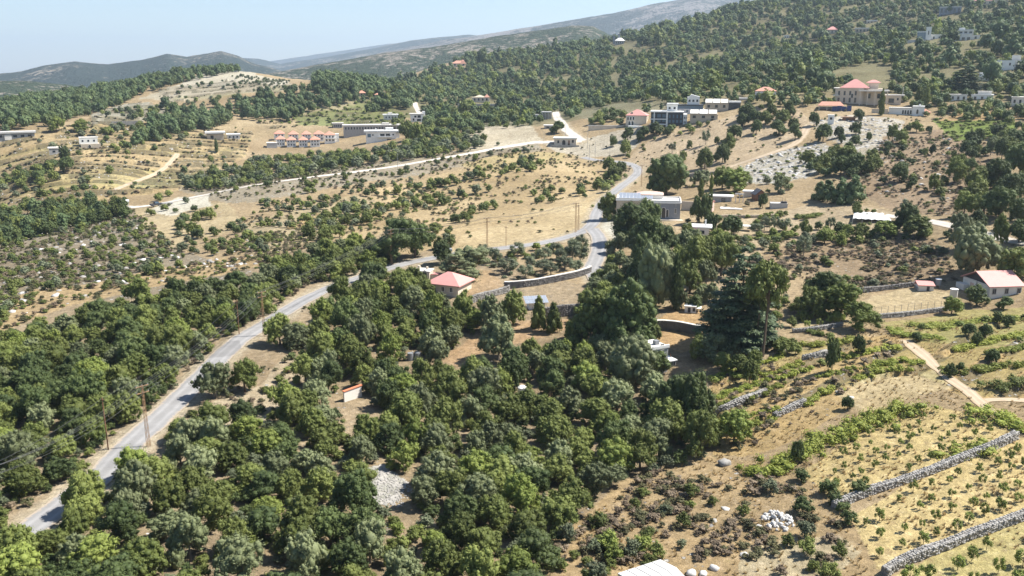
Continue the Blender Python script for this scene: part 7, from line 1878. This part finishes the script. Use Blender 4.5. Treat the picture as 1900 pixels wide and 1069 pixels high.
for poly, dn in (([(1340,325),(1420,288),(1520,262),(1560,290),(1500,330),(1420,345)], 170), ([(1500,225),(1600,214),(1690,240),(1650,275),(1600,290),(1545,262)], 110), ([(-60,470),(120,420),(240,395),(340,470),(480,440),(480,490),(180,550),(0,600)], 40), ([(1300,860),(1420,860),(1500,960),(1400,1060),(1200,1060)], 30), ([(270,615),(345,605),(370,628),(300,645)], 300), ([(540,735),(580,700),(600,750)], 200), ([(1640,260),(1760,245),(1830,330),(1790,400),(1620,360)], 14), ([(230,980),(290,960),(310,1000)], 250), ([(560,940),(600,930),(620,965),(580,985)], 250), ([(1310,795),(1400,750),(1500,700),(1740,660),(1560,760),(1400,850)], 16), ([(475,600),(420,640),(440,655),(500,615)], 200)):
    RP.append(candidates(poly, dn, rg, 55, 520, (), .2))
RP = np.vstack(RP)
scatter('limestone_rocks', 'pale limestone rocks breaking through the slopes', 'rocks', RP-np.array((0,0,.1)), rg.uniform(.25,1.0,len(RP))**1.6*np.where(np.hypot(RP[:,0],RP[:,1]) > 200, 1.15, .75), [rock_mesh(60+i, RW) for i in range(3)]+[rock_mesh(70+i, STONE) for i in range(3)], None, rg.uniform(.5,.9,len(RP)))
GP = candidates([(678,872),(722,868),(768,908),(745,940),(695,945)], 9000, rg, 70, 140, (), .2)
scatter('stone_chippings', 'heaped grey stone chippings in a gap of the wood', 'gravel', GP, rg.uniform(.10,.24,len(GP)), ROCKS[:3], None, rg.uniform(.6,.9,len(GP)))

# things that share a label and are few enough to count are told apart by their order across the view
bpy.context.view_layer.update()
same = {}
for o in COL.objects:
    if o.parent is None and 'label' in o and o.get('kind') != 'stuff': same.setdefault(o['label'], []).append(o)
for lb, os_ in same.items():
    if 1 < len(os_) <= 20:
        os_.sort(key=lambda o: project(o.location.x, o.location.y, o.location.z)[0]); n = len(os_)
        for i, o in enumerate(os_):
            w_ = 'leftmost' if i == 0 else ('rightmost' if i == n-1 else ('middle one' if n == 3 else ORD[i]+' from left'))
            if len((lb+' '+w_).split()) <= 16: o['label'] = lb + ', ' + w_
# ------------------------------------------------------------------ the air
hm, hnt, hout = nmat('haze')
pv = hnt.nodes.new('ShaderNodeVolumePrincipled')
pv.inputs['Color'].default_value = (.68,.83,1.0,1)
pv.inputs['Density'].default_value = HAZE
pv.inputs['Anisotropy'].default_value = .2
hnt.links.new(pv.outputs[0], hout.inputs['Volume'])
hb = MB().box(-16000, 16000, -60, 16500, -140, 620)
tag(hb.build('haze', hm), 'pale blue summer haze filling the valley', 'haze', kind='stuff')
